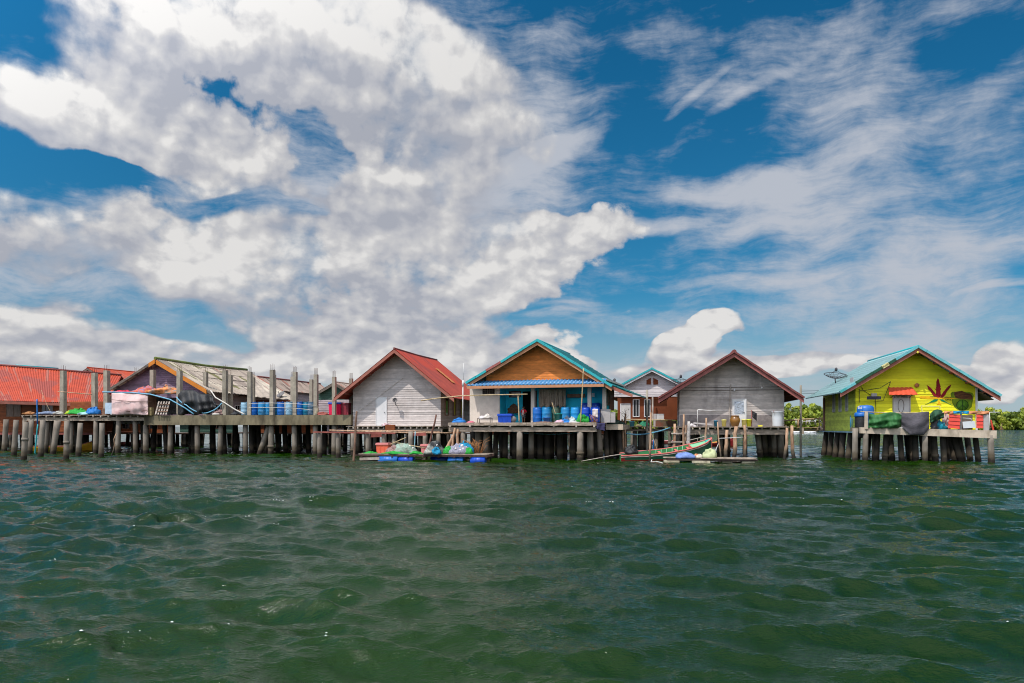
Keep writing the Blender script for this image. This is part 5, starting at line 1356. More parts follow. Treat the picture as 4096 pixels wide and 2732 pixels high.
tag(MB().heap(FB.w(FB.u(1878), .35, BZ), .3, .25, .10, 84, lump=.3, fr=FB).build('pink_rag', G('pink_rag', (230, 120, 140), .8, .8, .3, 8)), 'small pink and red rag on the deck near the blue tarp', 'cloth')
# poles round the porch
mast = thing('antenna_mast', 'thin white antenna mast in front of the red roof, left of the blue house', 'antenna', FB.w(FB.u(1851, .2), .2, BZ))
MB().tube([FB.w(FB.u(1851, .2), .2, BZ - .2), FB.p(1852, 1535, .2)], .035, 7).build('pole', m_pvc, mast)
MB().tube([FB.p(1852, 1545, .2), FB.p(1853, 1522, .2)], .075, 8).build('clamp_box', m_white, mast)
MB().tube([FB.p(1853, 1522, .2), FB.p(1854, 1453, .2)], .016, 6).build('rod', m_pvc, mast)
rope([FB.p(1684, 1602, -.6), FB.p(1760, 1592, -.6), FB.p(1850, 1583, -.5), FB.p(1960, 1580, -.4), FB.p(2110, 1577, .2)], .04, m_bam, 'long bamboo pole running level before the porch left half', 'bamboo_pole', 'pole')
rope([FB.p(2077, 1686, .1), FB.p(2075, 1640, .1), FB.p(2072, 1580, .1)], .045, m_bam, 'upright bamboo post holding the long level pole', 'bamboo_pole', 'pole')
rope([FB.p(2322, 1690, .0), FB.p(2328, 1590, -.1), FB.p(2334, 1474, -.2)], .04, m_bam, 'tall thin bamboo pole rising past the turquoise roof edge', 'bamboo_pole', 'pole')
rope([at(2050, 1727, 50), at(2200, 1737, 50), at(2330, 1728, 50)], .02, m_ropeB, 'thin green blue rope slung between piles under the porch', sagd=.03)
# ---- the child in the doorway
def person(fr, px, v, z, H):
    c = fr.w(fr.u(px, v), v, z)
    root = thing('person', 'small child in red and white shirt and dark shorts standing in the dark doorway', 'person', c)
    s = H / 1.0
    J = {'pel': (0, 0, .47), 'spi': (0, 0, .60), 'che': (0, .01, .72), 'nec': (0, .0, .80), 'hd0': (0, -.01, .86), 'hd1': (0, -.01, .93), 'hd2': (0, 0, .985),
         'hpL': (-.055, 0, .45), 'knL': (-.06, -.01, .25), 'anL': (-.055, .01, .045), 'toL': (-.06, -.07, .02), 'hpR': (.055, 0, .45), 'knR': (.065, -.015, .25), 'anR': (.065, .01, .045), 'toR': (.075, -.07, .02),
         'shL': (-.105, 0, .76), 'elL': (-.15, .02, .61), 'wrL': (-.12, -.08, .50), 'haL': (-.10, -.10, .45), 'shR': (.105, 0, .76), 'elR': (.19, -.01, .64), 'wrR': (.10, -.09, .56), 'haR': (.05, -.11, .55)}
    rad = {'pel': .075, 'spi': .07, 'che': .08, 'nec': .032, 'hd0': .05, 'hd1': .074, 'hd2': .045, 'hpL': .06, 'knL': .04, 'anL': .027, 'toL': .022, 'hpR': .06, 'knR': .04, 'anR': .027, 'toR': .022,
           'shL': .036, 'elL': .028, 'wrL': .02, 'haL': .024, 'shR': .036, 'elR': .028, 'wrR': .02, 'haR': .024}
    E = [('pel', 'spi'), ('spi', 'che'), ('che', 'nec'), ('nec', 'hd0'), ('hd0', 'hd1'), ('hd1', 'hd2'), ('pel', 'hpL'), ('hpL', 'knL'), ('knL', 'anL'), ('anL', 'toL'), ('pel', 'hpR'), ('hpR', 'knR'), ('knR', 'anR'), ('anR', 'toR'),
         ('che', 'shL'), ('shL', 'elL'), ('elL', 'wrL'), ('wrL', 'haL'), ('che', 'shR'), ('shR', 'elR'), ('elR', 'wrR'), ('wrR', 'haR')]
    # five fingers on each hand, short chains from the palm
    for S, sg in (('L', -1), ('R', 1)):
        hx, hy, hz = J['ha' + S]
        for f in range(4):
            nm = 'f%s%d' % (S, f)
            J[nm] = (hx + (f - 1.5) * .011, hy - .02, hz - .035 + .004 * abs(f - 1.3)); rad[nm] = .0075; E.append(('ha' + S, nm))
        J['t' + S] = (hx - sg * .03, hy - .015, hz - .008); rad['t' + S] = .0085; E.append(('ha' + S, 't' + S))
    names = list(J)
    W = lambda q: fr.ud * q[0] * s + fr.vd * q[1] * s + Vector((0, 0, q[2] * s))
    def skin(nm, keys, edges, m, k=1.0, lift=0.0):
        me = bpy.data.meshes.new(nm)
        idx = {n: i for i, n in enumerate(keys)}
        me.from_pydata([W(J[n]) for n in keys], [(idx[a], idx[b]) for a, b in edges if a in idx and b in idx], [])
        o = bpy.data.objects.new(nm, me); COL.objects.link(o); o.parent = root
        md = o.modifiers.new('skin', 'SKIN')
        for n, i in idx.items():
            r = (rad[n] * k + lift) * s
            me.skin_vertices[0].data[i].radius = (r, r)
        me.skin_vertices[0].data[0].use_root = True
        o.modifiers.new('smooth', 'SUBSURF').levels = 2; o.modifiers[-1].render_levels = 2
        me.materials.append(m)
        return o
    skin('body', names, E, m_skin)
    # face: nose, eyes, mouth, ears
    hc = Vector(c) + W((0, -.01, .92))
    f = MB()
    f.ball(hc - fr.vd * .075 * s + Vector((0, 0, -.005)), .014 * s, 6)
    for q in (-1, 1): f.ball(hc + fr.ud * q * .072 * s, .018 * s, 6)
    f.build('nose_and_ears', m_skin, root)
    e = MB()
    for q in (-1, 1): e.ball(hc - fr.vd * .066 * s + fr.ud * q * .028 * s + Vector((0, 0, .012 * s)), .009 * s, 6)
    e.box(Frame.of(hc, fr.ud, fr.vd), -.02 * s, .02 * s, -.075 * s, -.068 * s, hc.z - .042 * s, hc.z - .035 * s)
    e.build('eyes_and_mouth', m_hair, root)
    h = MB(); h.lathe(hc + fr.vd * .012 * s + Vector((0, 0, .012 * s)), [(.082 * s * math.cos(a), .082 * s * math.sin(a)) for a in [R(x) for x in (-12, 5, 25, 45, 65, 82)]], 16)
    h.build('hair', m_hair, root)
    skin('shirt', ['pel', 'spi', 'che', 'shL', 'elL', 'shR', 'elR'], [('pel', 'spi'), ('spi', 'che'), ('che', 'shL'), ('shL', 'elL'), ('che', 'shR'), ('shR', 'elR')], G('red_shirt', (206, 24, 44), .85, .8, .12, 6), 1.06, .018)
    st = MB()
    for x0, x1, z0_, z1_ in ((-.04, -.02, .50, .76), (.02, .04, .50, .76), (-.03, .03, .66, .68)):
        st.box(Frame.of(Vector(c), fr.ud, fr.vd), x0 * s, x1 * s, -.118 * s, -.09 * s, c.z + z0_ * s, c.z + z1_ * s)
    st.build('shirt_stripes', m_white, root)
    skin('shorts', ['pel', 'hpL', 'knL', 'hpR', 'knR'], [('pel', 'hpL'), ('hpL', 'knL'), ('pel', 'hpR'), ('hpR', 'knR')], G('dark_patterned_shorts', (44, 42, 58), .85, .8, .3, 16, dirt=(190, 184, 170), dirt_amt=.7, dirt_scale=12), 1.0, .022)
    return root
person(FB, 2094, 2.6, BZ, 1.12)
# ================================================================== small white gable house behind
FC = Frame(2590, 64.0, 12.0)
hc_, IC = gable_house('white_gable_house', 'small white gabled house with turquoise roof edge behind the boat', FC, [(2470, 1548), (2608, 1475), (2760, 1552)], (2440, 2740, 1588), .6, 8.0,
                      m_whitew, (m_tealcap, m_tealcap), m_white, m_orangebrown, ridge=(m_tealcap, .1), tiles=.42, fascia_h=.16)
verge(hc_, FC, IC, -.6, [(0, 1, m_tealcap)], [(0, 1, m_tealcap)], .2, .14)
for pts in ([(2586, 1538), (2586, 1521), (2604, 1511), (2604, 1538)], [(2613, 1538), (2613, 1511), (2632, 1521), (2632, 1538)]):
    q = [FC.uv(x, y, -.03) for x, y in pts]
    f = MB().prism(FC, q, -.045, -.024).build('gable_vent', m_orangebrown, hc_)
cz0, cz1 = FC.z(2590, 1682), FC.z(2590, 1590)
lw = MB(); lw.box(FC, FC.u(2470), FC.u(2800), .0, .15, cz0, cz1 - .02); lw.build('lower_wall', m_orangebrown, hc_)
sk = MB(); clapboards(sk, FC, lambda z: FC.u(2474, -.4), lambda z: FC.u(2655, -.4), FC.z(2560, 1587, -.4), FC.z(2560, 1562, -.4), .14, .02, -.4); sk.build('porch_screen', m_whitew, hc_)
door_at(hc_, FC, 2484, 2519, 1617, -.01, m_door, cz0, m_white)
window(hc_, FC, 2534, 2555, 1600, 1665, -.01, m_white, m_glass, 'window', 1)
window(hc_, FC, 2579, 2599, 1600, 1665, -.01, m_white, m_glass, 'window', 1)
MB().box(FC, FC.u(2608), FC.u(2614), -.6, -.48, cz0, FC.z(2610, 1588, -.5)).build('porch_post', m_joist, hc_)
piles_under(hc_, FC, [(FC.u(p, v), v, 0) for p, v in ((2480, .5), (2530, .5), (2600, .5), (2680, .5), (2760, .5), (2500, 3), (2580, 3), (2650, 3), (2720, 3), (2500, 6), (2560, 6), (2640, 6), (2700, 6))], cz0, .17, m_pile, 23)
# walkway before it
FW = Frame(2600, 58.0, 11.5)
wz = FW.z(2600, 1706)
wk = plank_deck('plank_walkway', 'plank walkway linking the blue house and the old grey house', 'walkway', FW, FW.u(2474), FW.u(2735), 0, 5.5, wz, m_deckw, m_bam, seed=31, joist=.9, beam=(.14, .16))
piles_under(wk, FW, [(FW.u(p, v), v, l) for p, v, l in ((2490, .5, 0), (2540, .6, 0), (2565, 1.2, 0), (2625, .6, 0), (2710, .5, 0), (2500, 4, 0), (2560, 4.5, 0), (2640, 4, 0), (2700, 4.5, 0))], wz - .35, .17, m_pile, 25)
bx = MB().box(FW, FW.u(2614, 4.2), FW.u(2624, 4.2), 4.2, 4.7, wz, FW.z(2620, 1655, 4.2)).build('white_box', m_panel); tag(bx, 'narrow pale box beside the old white freezer', 'box')
fz = thing('chest_freezer', 'old white freezer on the walkway before the red brown wall', 'freezer', FW.w(FW.u(2640, 4), 4, wz))
MB().box(FW, FW.u(2626, 4), FW.u(2656, 4), 3.9, 4.6, wz + .5, FW.z(2640, 1659, 4)).build('body', m_white, fz)
MB().box(FW, FW.u(2625.5, 4), FW.u(2656.5, 4), 3.88, 4.62, FW.z(2640, 1658.8, 4), FW.z(2640, 1655.5, 4)).build('lid', m_white_p, fz)
MB().box(FW, FW.u(2628, 4), FW.u(2654, 4), 3.95, 4.55, wz, wz + .498).build('stand', m_oldw, fz)
rope([FW.p(2500, 1677, 2.5), FW.p(2580, 1679, 2.5), FW.p(2705, 1680, 2.5)], .045, m_bam, 'level bamboo rail above the walkway before the red brown wall', 'bamboo_rail', 'rail')
tag(MB().box(FW, FW.u(2622, 3), FW.u(2700, 3), 3.0, 3.1, wz, FW.z(2650, 1683, 3)).build('faded_hull_board', G('faded_green_red_board', (84, 104, 84), .75, .8, .3, 2.5, dirt=(150, 66, 52), dirt_amt=.9, dirt_scale=.5)), 'faded green and red boards behind the bamboo rail', 'boards')
bucket(FW, 2528, 2.0, wz, .22, .42, m_tealp, 'teal bucket on the walkway left of the concrete pole')
tag(MB().heap(FW.w(FW.u(2572), 2.4, wz), .5, .4, .36, 91, fr=FW).build('green_cover', G('sea_green_cover', (20, 120, 84), .8, .6, .15, 4)), 'rounded green cover left of the concrete pole', 'cover')
tag(MB().heap(FW.w(FW.u(2550), 2.0, wz), .3, .3, .2, 92, fr=FW).build('straw_basket', G('straw_basket', (130, 120, 84), .8, .85, .25, 9)), 'low straw basket right of the teal bucket', 'basket')
post(2588, 1559, 2588, 1800, 9, m_conc, 'tall slim concrete pole before the white gabled house', 'concrete_pole', 'pole', n=8, d=55)
post(2560, 1610, 2545, 1700, 3, m_branch, 'forked bare sapling before the white door', 'bare_sapling', 'sapling', n=5, d=57, bend=.12, seed=3) if False else None
br = MB(); b0 = FW.w(FW.u(2498), .3, wz)
br.tube([b0, b0 + Vector((-.02, 0, .6)), b0 + Vector((.05, 0, 1.1)), b0 + Vector((.0, 0, 1.35))], [.035, .03, .02, .012], 6)
for a, z_, q in ((-.25, .7, .25), (.3, .55, .35), (-.2, 1.0, .2), (.22, .95, .2), (.15, 1.15, .15), (-.35, .95, .15)):
    br.tube([b0 + Vector((.0, 0, z_)), b0 + Vector((a * .6, 0, z_ + q * .5)), b0 + Vector((a, 0, z_ + q))], [.018, .012, .008], 5)
tag(br.build('bare_sapling', m_rebar), 'leafless dark sapling before the white door', 'sapling')
PB = 'bare wooden mooring poles in the water round the boat'
for i, (a, b_, c, d_, w, lab, dd) in enumerate([
    (2489, 1677, 2493, 1815, 8, 'crooked bare pole at the corner of the short concrete platform', 52),
    (2503, 1655, 2499, 1815, 8, 'taller bare pole right beside the crooked one, behind the engine', 52.2),
    (2603, 1650, 2601, 1848, 8, 'reddish mooring pole standing before the boat hull, left of the two', 45.5),
    (2735, 1657, 2733, 1792, 9, 'pale topped pole beside the ladder', 51),
    (2825, 1672, 2820, 1803, 8, 'reddish mooring pole standing before the boat prow', 49),
    (2870, 1688, 2881, 1822, 6, 'thin whitish crooked pole right of the boat prow', 48)]):
    post(a, b_, c, d_, w, m_pole, lab, 'mooring_pole', 'pole', n=8, bend=.035, seed=100 + i, d=dd, group=PB, rough=.08)
rope([at(2872, 1754, 49), at(2920, 1752, 49.5), at(2972, 1749, 50)], .03, m_pvc, 'thin white pipe tied level between two poles right of the prow', 'white_pipe', 'pipe')
rope([at(2876, 1770, 48.5), at(2860, 1806, 48.2)], .02, m_pvc, 'thin white stick leaning on the whitish pole', 'white_stick', 'stick')
post(2614, 1755, 2613, 1810, 5, m_bluet, 'bright blue pipe standing behind the boat', 'plastic_pipe', 'pipe', n=8, d=51)
rope([at(2606, 1735, 50.5), at(2632, 1808, 50)], .02, m_pole, 'thin stick leaning behind the boat beside the blue pipe', 'wood_stick', 'stick')
rope([at(2505, 1733, 52), at(2560, 1738, 52), at(2610, 1731, 51), at(2680, 1711, 53)], .05, m_ropeB, 'blue hose slung from pole to walkway above the boat', 'hose', 'hose', sagd=.03)
# ladder
FLd = Frame(2715, 51.5, 11.5)
ld = thing('landing_ladder', 'rough wooden ladder down to the water left of the old grey house', 'ladder', FLd.w(FLd.u(2715), 0, 0))
for (a, b_, c, d_) in ((2699, 1695, 2696, 1800), (2747, 1700, 2744, 1800)):
    MB().tube([FLd.p(c, d_, 0) + Vector((0, 0, -.5)), FLd.p(c, d_), FLd.p((a + c) / 2 + 1, (b_ + d_) / 2), FLd.p(a, b_)], [.1, .1, .09, .085], 8, True, .06).build('side_rail', m_pole, ld)
for y in (1733, 1767):
    MB().box(FLd, FLd.u(2684), FLd.u(2752), -.14, -.09, FLd.z(2715, y + 3), FLd.z(2715, y - 2)).build('rung', m_joist, ld)
# ================================================================== long-tail boat
def boat():
    root = thing('longtail_boat', 'green and red longtail boat with covered engine moored beside the ladder', 'boat', at(2650, 1846, 48.5))
    # stations: stern to prow; photo column, sheer row of the near gunwale, depth
    S = [(2484, 1824, 47.2, .30, .50), (2532, 1822, 47.2, .46, .46), (2600, 1820, 47.2, .60, .42), (2670, 1813, 47.3, .66, .42), (2740, 1801, 47.5, .62, .44), (2790, 1788, 47.8, .50, .55), (2825, 1773, 48.0, .34, .8), (2845, 1757, 48.2, .10, 1.1)]
    N_ = 44
    def stn(t):
        k = t * (len(S) - 1); i = min(int(k), len(S) - 2); f = k - i
        return [S[i][j] + (S[i + 1][j] - S[i][j]) * f for j in range(5)]
    ctr, wid, shz = [], [], []
    rows_out, rows_in = [], []
    for n in range(N_ + 1):
        px, py, d, w, dep = stn(n / N_)
        g = at(px, py, d); ctr.append(Vector((g.x, g.y + w, 0))); wid.append(w); shz.append(g.z)
    def ring(n, k, inset=0.0):
        """k 0 near gunwale .. 1 far gunwale"""
        a = math.pi * (k - .5)
        w = wid[n] - inset
        keel = -.22 + max(0, (n / N_ - .72)) * 3.0
        keel = min(keel, shz[n] - .12)
        y = math.sin(a) * (abs(math.sin(a)) ** -.35 if abs(math.sin(a)) > 1e-4 else 0)
        z = keel + inset + (shz[n] - keel - inset) * (abs(2 * k - 1) ** 2.2)
        yy = max(-1, min(1, y))
        return Vector((ctr[n].x, ctr[n].y + yy * w, z + .22 * (yy + 1) / 2 * min(1, w / .5)))      # heeled over towards the viewer
    K = 14
    hull = MB()
    hull.grid(lambda s, t: ring(int(round(s * N_)), t), N_, K)
    ho = hull.build('hull', [m_bgreen, m_bred], root)
    for p_ in ho.data.polygons:
        if sum((ho.data.vertices[v].co.z for v in p_.vertices)) / 4 + wloc(root).z < .10: p_.material_index = 1
    ins = MB(); ins.grid(lambda s, t: ring(int(round((1 - s) * N_)), t, .045), N_, K); ins.build('inner_planking', m_bin, root)
    for side, nm in ((0, 'gunwale'), (1, 'gunwale')):
        MB().tube([ring(n, side) + Vector((0, -.02 if side == 0 else .02, .01)) for n in range(N_ + 1)], .045, 6).build(nm, m_bpink, root)
    st = MB(); st.tube([ring(n, 0) + Vector((0, -.012, -.085)) for n in range(N_ - 2)], .035, 5); st.build('rub_rail', m_joist, root)
    # ribs
    rb = MB()
    for n in range(14, 28, 2): rb.tube([ring(n, k / 10, .06) for k in range(11)], .025, 4)
    rb.build('ribs', m_bmint, root)
    for n in (17, 23, 28):
        MB().beam(ring(n, .02, .05) + Vector((0, 0, -.06)), ring(n, .98, .05) + Vector((0, 0, -.06)), .16, .035).build('thwart', m_bpink, root)
    # fore deck, mint, with turquoise nose and a white breakwater
    fd = MB(); fd.grid(lambda s, t: ring(int(round(29 + s * 9)), 0, .04).lerp(ring(int(round(29 + s * 9)), 1, .04), t) + Vector((0, 0, -.03 + .05 * math.sin(math.pi * t))), 9, 6); fd.build('fore_deck', m_bmint, root, solid=.03)
    nd = MB(); nd.grid(lambda s, t: ring(int(round(38 + s * 6)), 0, .03).lerp(ring(int(round(38 + s * 6)), 1, .03), t) + Vector((0, 0, -.02 + .05 * math.sin(math.pi * t))), 6, 6); nd.build('prow_deck', m_bteal, root, solid=.03)
    MB().beam(ring(29, .02) + Vector((0, 0, 0)), ring(29, .98), .05, .22).build('breakwater', m_bpink, root)
    MB().tube([ring(N_, .5) + Vector((-.06, 0, -.3)), ring(N_, .5) + Vector((.0, 0, -.05)), ring(N_, 0) + Vector((.03, .1, .12))], [.06, .08, .06], 8).build('stem_post', m_bpink, root)
    # far side hand rail
    hr = [ring(n, 1) + Vector((0, 0, .26)) for n in range(28, 43, 3)]
    rl = MB(); rl.tube(hr, .022, 6)
    for n in range(28, 43, 6): rl.tube([ring(n, 1), ring(n, 1) + Vector((0, 0, .26))], .018, 5)
    rl.build('hand_rail', m_joist, root)
    # engine under its cover, with the long tail shaft
    e0 = ring(5, .5, .04); top = e0 + Vector((0, 0, shz[5] - e0.z))
    MB().beam(ring(5, .05), ring(5, .95), .25, .06).build('engine_bed', m_oldw, root)
    eng = MB().heap(top + Vector((.10, 0, .12)), .42, .36, .52, 33, lump=.3).build('engine_cover', m_blackt, root)
    MB().tube([top + Vector((-.1, 0, -.02)), top + Vector((-.1, 0, .3))], .09, 8).build('engine_mount', m_rebar, eng)
    MB().tube([top + Vector((-.2, -.1, .12)), top + Vector((-1.2, -.2, -.02)), at(2325, 1845, 45.5)], [.03, .03, .024], 6).build('tail_shaft', m_joist, root)
    MB().tube([top + Vector((.2, .05, .15)), top + Vector((1.2, .1, .32))], .025, 6).build('tiller', m_dish, root)
    return root
boat()
# ---- raft by the boat
FR2 = Frame(2850, 44.6, 10.0)
r2 = thing('plank_raft', 'half sunken grey plank raft on foam blocks before the old grey house', 'raft', FR2.w(0, 0, 0))
b = MB(); rn = random.Random(18)
a0, a1 = FR2.u(2640), FR2.u(3032)
v = 0
while v < 1.7:
    b.box(FR2, a0 + rn.uniform(0, 1.0) + (.0 if v > .6 else 2.2), a1 + rn.uniform(-.3, .05), v, v + .19, .22 + rn.uniform(-.01, .02), .27 + rn.uniform(-.01, .02)); v += .21
b.build('deck_boards', m_deckw, r2)
b = MB()
for v in (.1, .8, 1.5): b.beam(FR2.w(a0 + .4, v, .16), FR2.w(a1, v, .16), .1, .09)
b.build('bearers', G('dark_wet_timber2', (70, 54, 48), .7, .7, .3, 5), r2)
m_foam = G('dirty_foam', (196, 186, 160), .8, .9, .2, 4, dirt=(96, 84, 64), dirt_amt=.8, dirt_scale=2.5)
for p0, p1, v in ((2768, 2842, -.02), (2655, 2720, .3), (2968, 3020, .1), (2890, 2930, .3)):
    MB().box(FR2, FR2.u(p0), FR2.u(p1), v, v + .9, -.2, .115, -.02).build('foam_block', m_foam, r2)
tag(MB().heap(FR2.w(FR2.u(2742), .75, .26), .62, .5, .32, 41, lump=.12, fr=FR2, flat=1.3).build('blue_tarp_bundle', m_paleblue), 'faded blue tarp bundle on the left of the plank raft', 'tarp')
tag(MB().heap(FR2.w(FR2.u(2842), .8, .26), .46, .42, .52, 42, lump=.15, fr=FR2, flat=1.2).build('pale_tarp_heap', m_palegr), 'pale yellow green tarp heap in the middle of the plank raft', 'tarp')
tag(MB().heap(FR2.w(FR2.u(2788), 1.1, .26), .22, .2, .22, 43, lump=.4, fr=FR2).build('orange_rag', m_orangecl), 'small orange and white rag between the two tarp heaps', 'cloth')
tag(MB().heap(FR2.w(FR2.u(2803), 1.0, .26), .28, .22, .2, 44, lump=.4, fr=FR2).build('clear_bag', G('clear_bag2', (206, 196, 176), .8, .5, .2, 8)), 'crumpled whitish bag left of the pale green tarp heap', 'bag')
rope([at(2608, 1838, 45), at(2604, 1848, 44.6), at(2625, 1846, 44), at(2650, 1852, 43)], .03, m_ropeW, 'short frayed mooring rope at the foot of the hull pole')
# ================================================================== old grey house with the jar
FH = Frame(2927, 53.0, 11.5)
hb2, IH = gable_house('old_grey_house', 'old grey weatherboard house with foil window door and maroon roof, right of the boat', FH,
                      [(2634, 1593), (2937, 1408), (3216, 1592)], (2718, 3136, 1706), 1.5, 8.5, m_grey2, (m_roofB, m_roofB), m_maroon, m_grey2, fascia_h=.26, ridge=(m_roofB, .16), pitch=.24, amp=.02, tiles=.8)
verge(hb2, FH, IH, -1.5, [(0, 1, m_roofB)], [(0, 1, m_roofB)], .3, .12)
HZ = IH['z0']
tr = MB(); tu0, tz1 = FH.uv(2720, 1552, -.03); tu1, tz0 = FH.uv(3134, 1560, -.03)
tr.box(FH, tu0, tu1, -.05, -.024, tz0, tz0 + .03); tr.box(FH, tu0, tu1, -.05, -.024, tz1, tz1 + .03); tr.build('trim_board', m_greyb, hb2)
dr, (d0_, d1_, dz0, dz1) = door_at(hb2, FH, 2933, 2982, 1599, -.024, m_white, HZ, m_white)
MB().box(FH, d0_ + .07, d1_ - .12, -.085, -.068, dz1 - 1.0, dz1 - .12).build('foil_window', m_foil, hb2)
kp = MB(); k0, k1 = FH.u(2720, -.03), FH.u(2926, -.03)
clapboards(kp, FH, lambda z: k0, lambda z: FH.u(3088, -.03), HZ, FH.z(2800, 1660, -.03), .5, .012, -.026)
kp.build('skirting_panel', G('stained_grey_panel', (164, 154, 152), .74, .85, .15, 1.5, dirt=(84, 78, 78), dirt_amt=.7, dirt_scale=1.0), hb2)
MB().box(FH, d0_ - .02, d1_ + .02, -.055, -.02, HZ - .02, HZ + .02).build('door_sill', m_joist, hb2)
lp = MB(); lp.lathe(FH.p(3048, 1552, -.6), [(.02, .1), (.06, .02), (.07, -.02), (.02, -.05)], 10); lo = lp.build('hanging_bulb', m_white, hb2)
MB().tube([FH.p(3048, 1500, -.6), FH.p(3048, 1550, -.6)], .008, 4).build('wire', m_wire, lo)
lp = MB(); lp.lathe(FH.p(2938, 1560, -.15), [(.07, -.06), (.05, .0), (.015, .1)], 10); lp.build('wall_lamp', m_white, hb2)
rope([FH.p(2922, 1536, -.1), FH.p(2919, 1600, -.1), FH.p(2920, 1702, -.12)], .03, m_joist, 'thin grey conduit pole on the wall left of the foil door', 'conduit_pole', 'pole')
dh = plank_deck('house_deck', 'rough plank deck with ragged ends before the old grey house', 'deck', FH, FH.u(2704, -1), FH.u(3150, -1), -1.6, 8.5, HZ - .01, m_deckw, m_joist, seed=44, ragged=.3, joist=.5, beam=(.2, .34), plank=.2)
piles_under(dh, FH, [(FH.u(p, v), v, l) for p, v, l in ((2745, -1.2, -.08), (2880, .5, 0), (2910, 1.5, 0), (3030, .3, .25), (3095, .8, .05), (3122, .6, .05), (3058, 1.6, .1), (3078, 2.5, 0), (3138, 2.4, .1), (2715, 1.5, 0), (2775, 1, 0), (2790, 4, 0), (2900, 4.5, 0), (3040, 5, .1), (3110, 5.5, 0), (2730, 6, 0), (2980, 7.5, 0), (3090, 7.5, 0))], HZ - .52, .19, m_pile, 51)
for i, (a, b_, c, d_, w, lab) in enumerate([(2945, 1705, 2936, 1830, 16, 'thick pale trunk holding the old grey house deck, below the jar'), (2977, 1700, 2982, 1825, 12, 'pale trunk holding the deck, below the yellow bucket pair'), (2908, 1720, 2903, 1828, 14, 'shorter pale trunk under the deck, left of the jar'), (3148, 1712, 3140, 1832, 12, 'crooked reddish trunk at the deck right corner'), (3168, 1702, 3174, 1837, 14, 'pale trunk standing free right of the deck corner')]):
    post(a, b_, c, d_, w, m_pole, lab, 'wood_post', 'post', n=9, bend=.05, seed=120 + i, d=50.2, group='bare trunks propping the old grey house deck', rough=.07)
# things on that deck
VV = -.75
jz_ = HZ
jar = thing('water_jar', 'big brown glazed water jar on the deck before the foil door', 'jar', FH.w(FH.u(2940, VV), VV, jz_))
MB().lathe(FH.w(FH.u(2940, VV), VV, jz_), [(.20, 0), (.24, .05), (.34, .35), (.355, .48), (.30, .62), (.26, .66), (.29, .70), (.30, .74), (.26, .745), (.24, .66)], 22).build('pot', m_jar, jar)
MB().lathe(FH.w(FH.u(2940, VV), VV, jz_ + .742), [(.27, 0), (.27, .02), (.02, .05)], 18).build('lid', m_oldw, jar)
bucket(FH, 2863, VV, HZ, .13, .40, m_tealp, 'teal container at the left of the old grey house deck', False, True)
bucket(FH, 2896, VV, HZ, .17, .46, m_yelpale, 'pale yellow bucket left of the brown jar', False, True)
bucket(FH, 2976, VV, HZ, .17, .48, m_yelpale, 'pale yellow bucket right beside the brown jar', False, True)
bucket(FH, 2995, VV + .15, HZ, .18, .48, m_limep, 'lime yellow bucket rightmost of the bucket pair', False, True)
tk = thing('water_tank', 'tall white water tub at the right end of the grey house deck', 'tank', FH.w(FH.u(3110, VV), VV, HZ))
MB().lathe(FH.w(FH.u(3110, VV), VV, HZ), [(.32, 0), (.34, .05), (.36, .6), (.38, 1.0), (.40, 1.02), (.40, 1.05), (.37, 1.05), (.34, .2)], 24).build('tub', m_white_p, tk)
MB().tube([FH.w(FH.u(3092, VV), VV - .36, HZ + .95), FH.w(FH.u(3092, VV), VV - .42, HZ + 1.1)], .02, 6).build('inlet_pipe', m_rust, tk)
tag(MB().box(FH, FH.u(3033, VV), FH.u(3050, VV), VV, VV + .3, HZ, HZ + .10).build('yellow_tray', m_yelp), 'small flat yellow tray between the pole and the white tub', 'tray')
tag(MB().heap(FH.w(FH.u(2768, VV), VV, HZ), .35, .3, .18, 46, fr=FH, lump=.4).build('white_rag', m_whitew), 'crumpled white rag at the deck left end by the rope wound stump', 'cloth')
rf = thing('pipe_frame', 'thin white pipe frame standing on the deck left of the door', 'pipe frame', FH.w(FH.u(2790, -.9), -.9, HZ))
MB().tube([FH.w(FH.u(2790, -.9), -.9, HZ), FH.p(2790, 1640, -.9), FH.p(2791, 1638, -.9), FH.p(2870, 1645, -.7)], .025, 6).build('pipe', m_pvc, rf)
MB().beam(FH.p(2774, 1692, -.9), FH.p(2850, 1698, -.9), .04, .1).build('cross_board', m_panel, rf)
post(2755, 1685, 2755, 1790, 14, G('whitewashed_stump', (196, 188, 182), .8, .9, .3, 7), 'rope wound whitish stump rising above the deck at left', 'wood_post', 'post', n=9, bend=.02, seed=9, d=51)
cp_ = thing('clothes_pole', 'short pole with a black cloth hung on it beside the foil door', 'pole', FH.w(FH.u(3007, -.6), -.6, HZ))
MB().tube([FH.w(FH.u(3007, -.6), -.6, HZ), FH.p(3007, 1640, -.6)], .03, 6).build('stake', m_redw, cp_)
cloth('black_cloth', None, None, FH, 3009, 3027, 1643, 1684, -.62, m_blackt, .04, 90, 3, nx=12, ny=12, top=lambda s: 10 * s, bot=lambda s: -16 * (1 - s), parent=cp_)
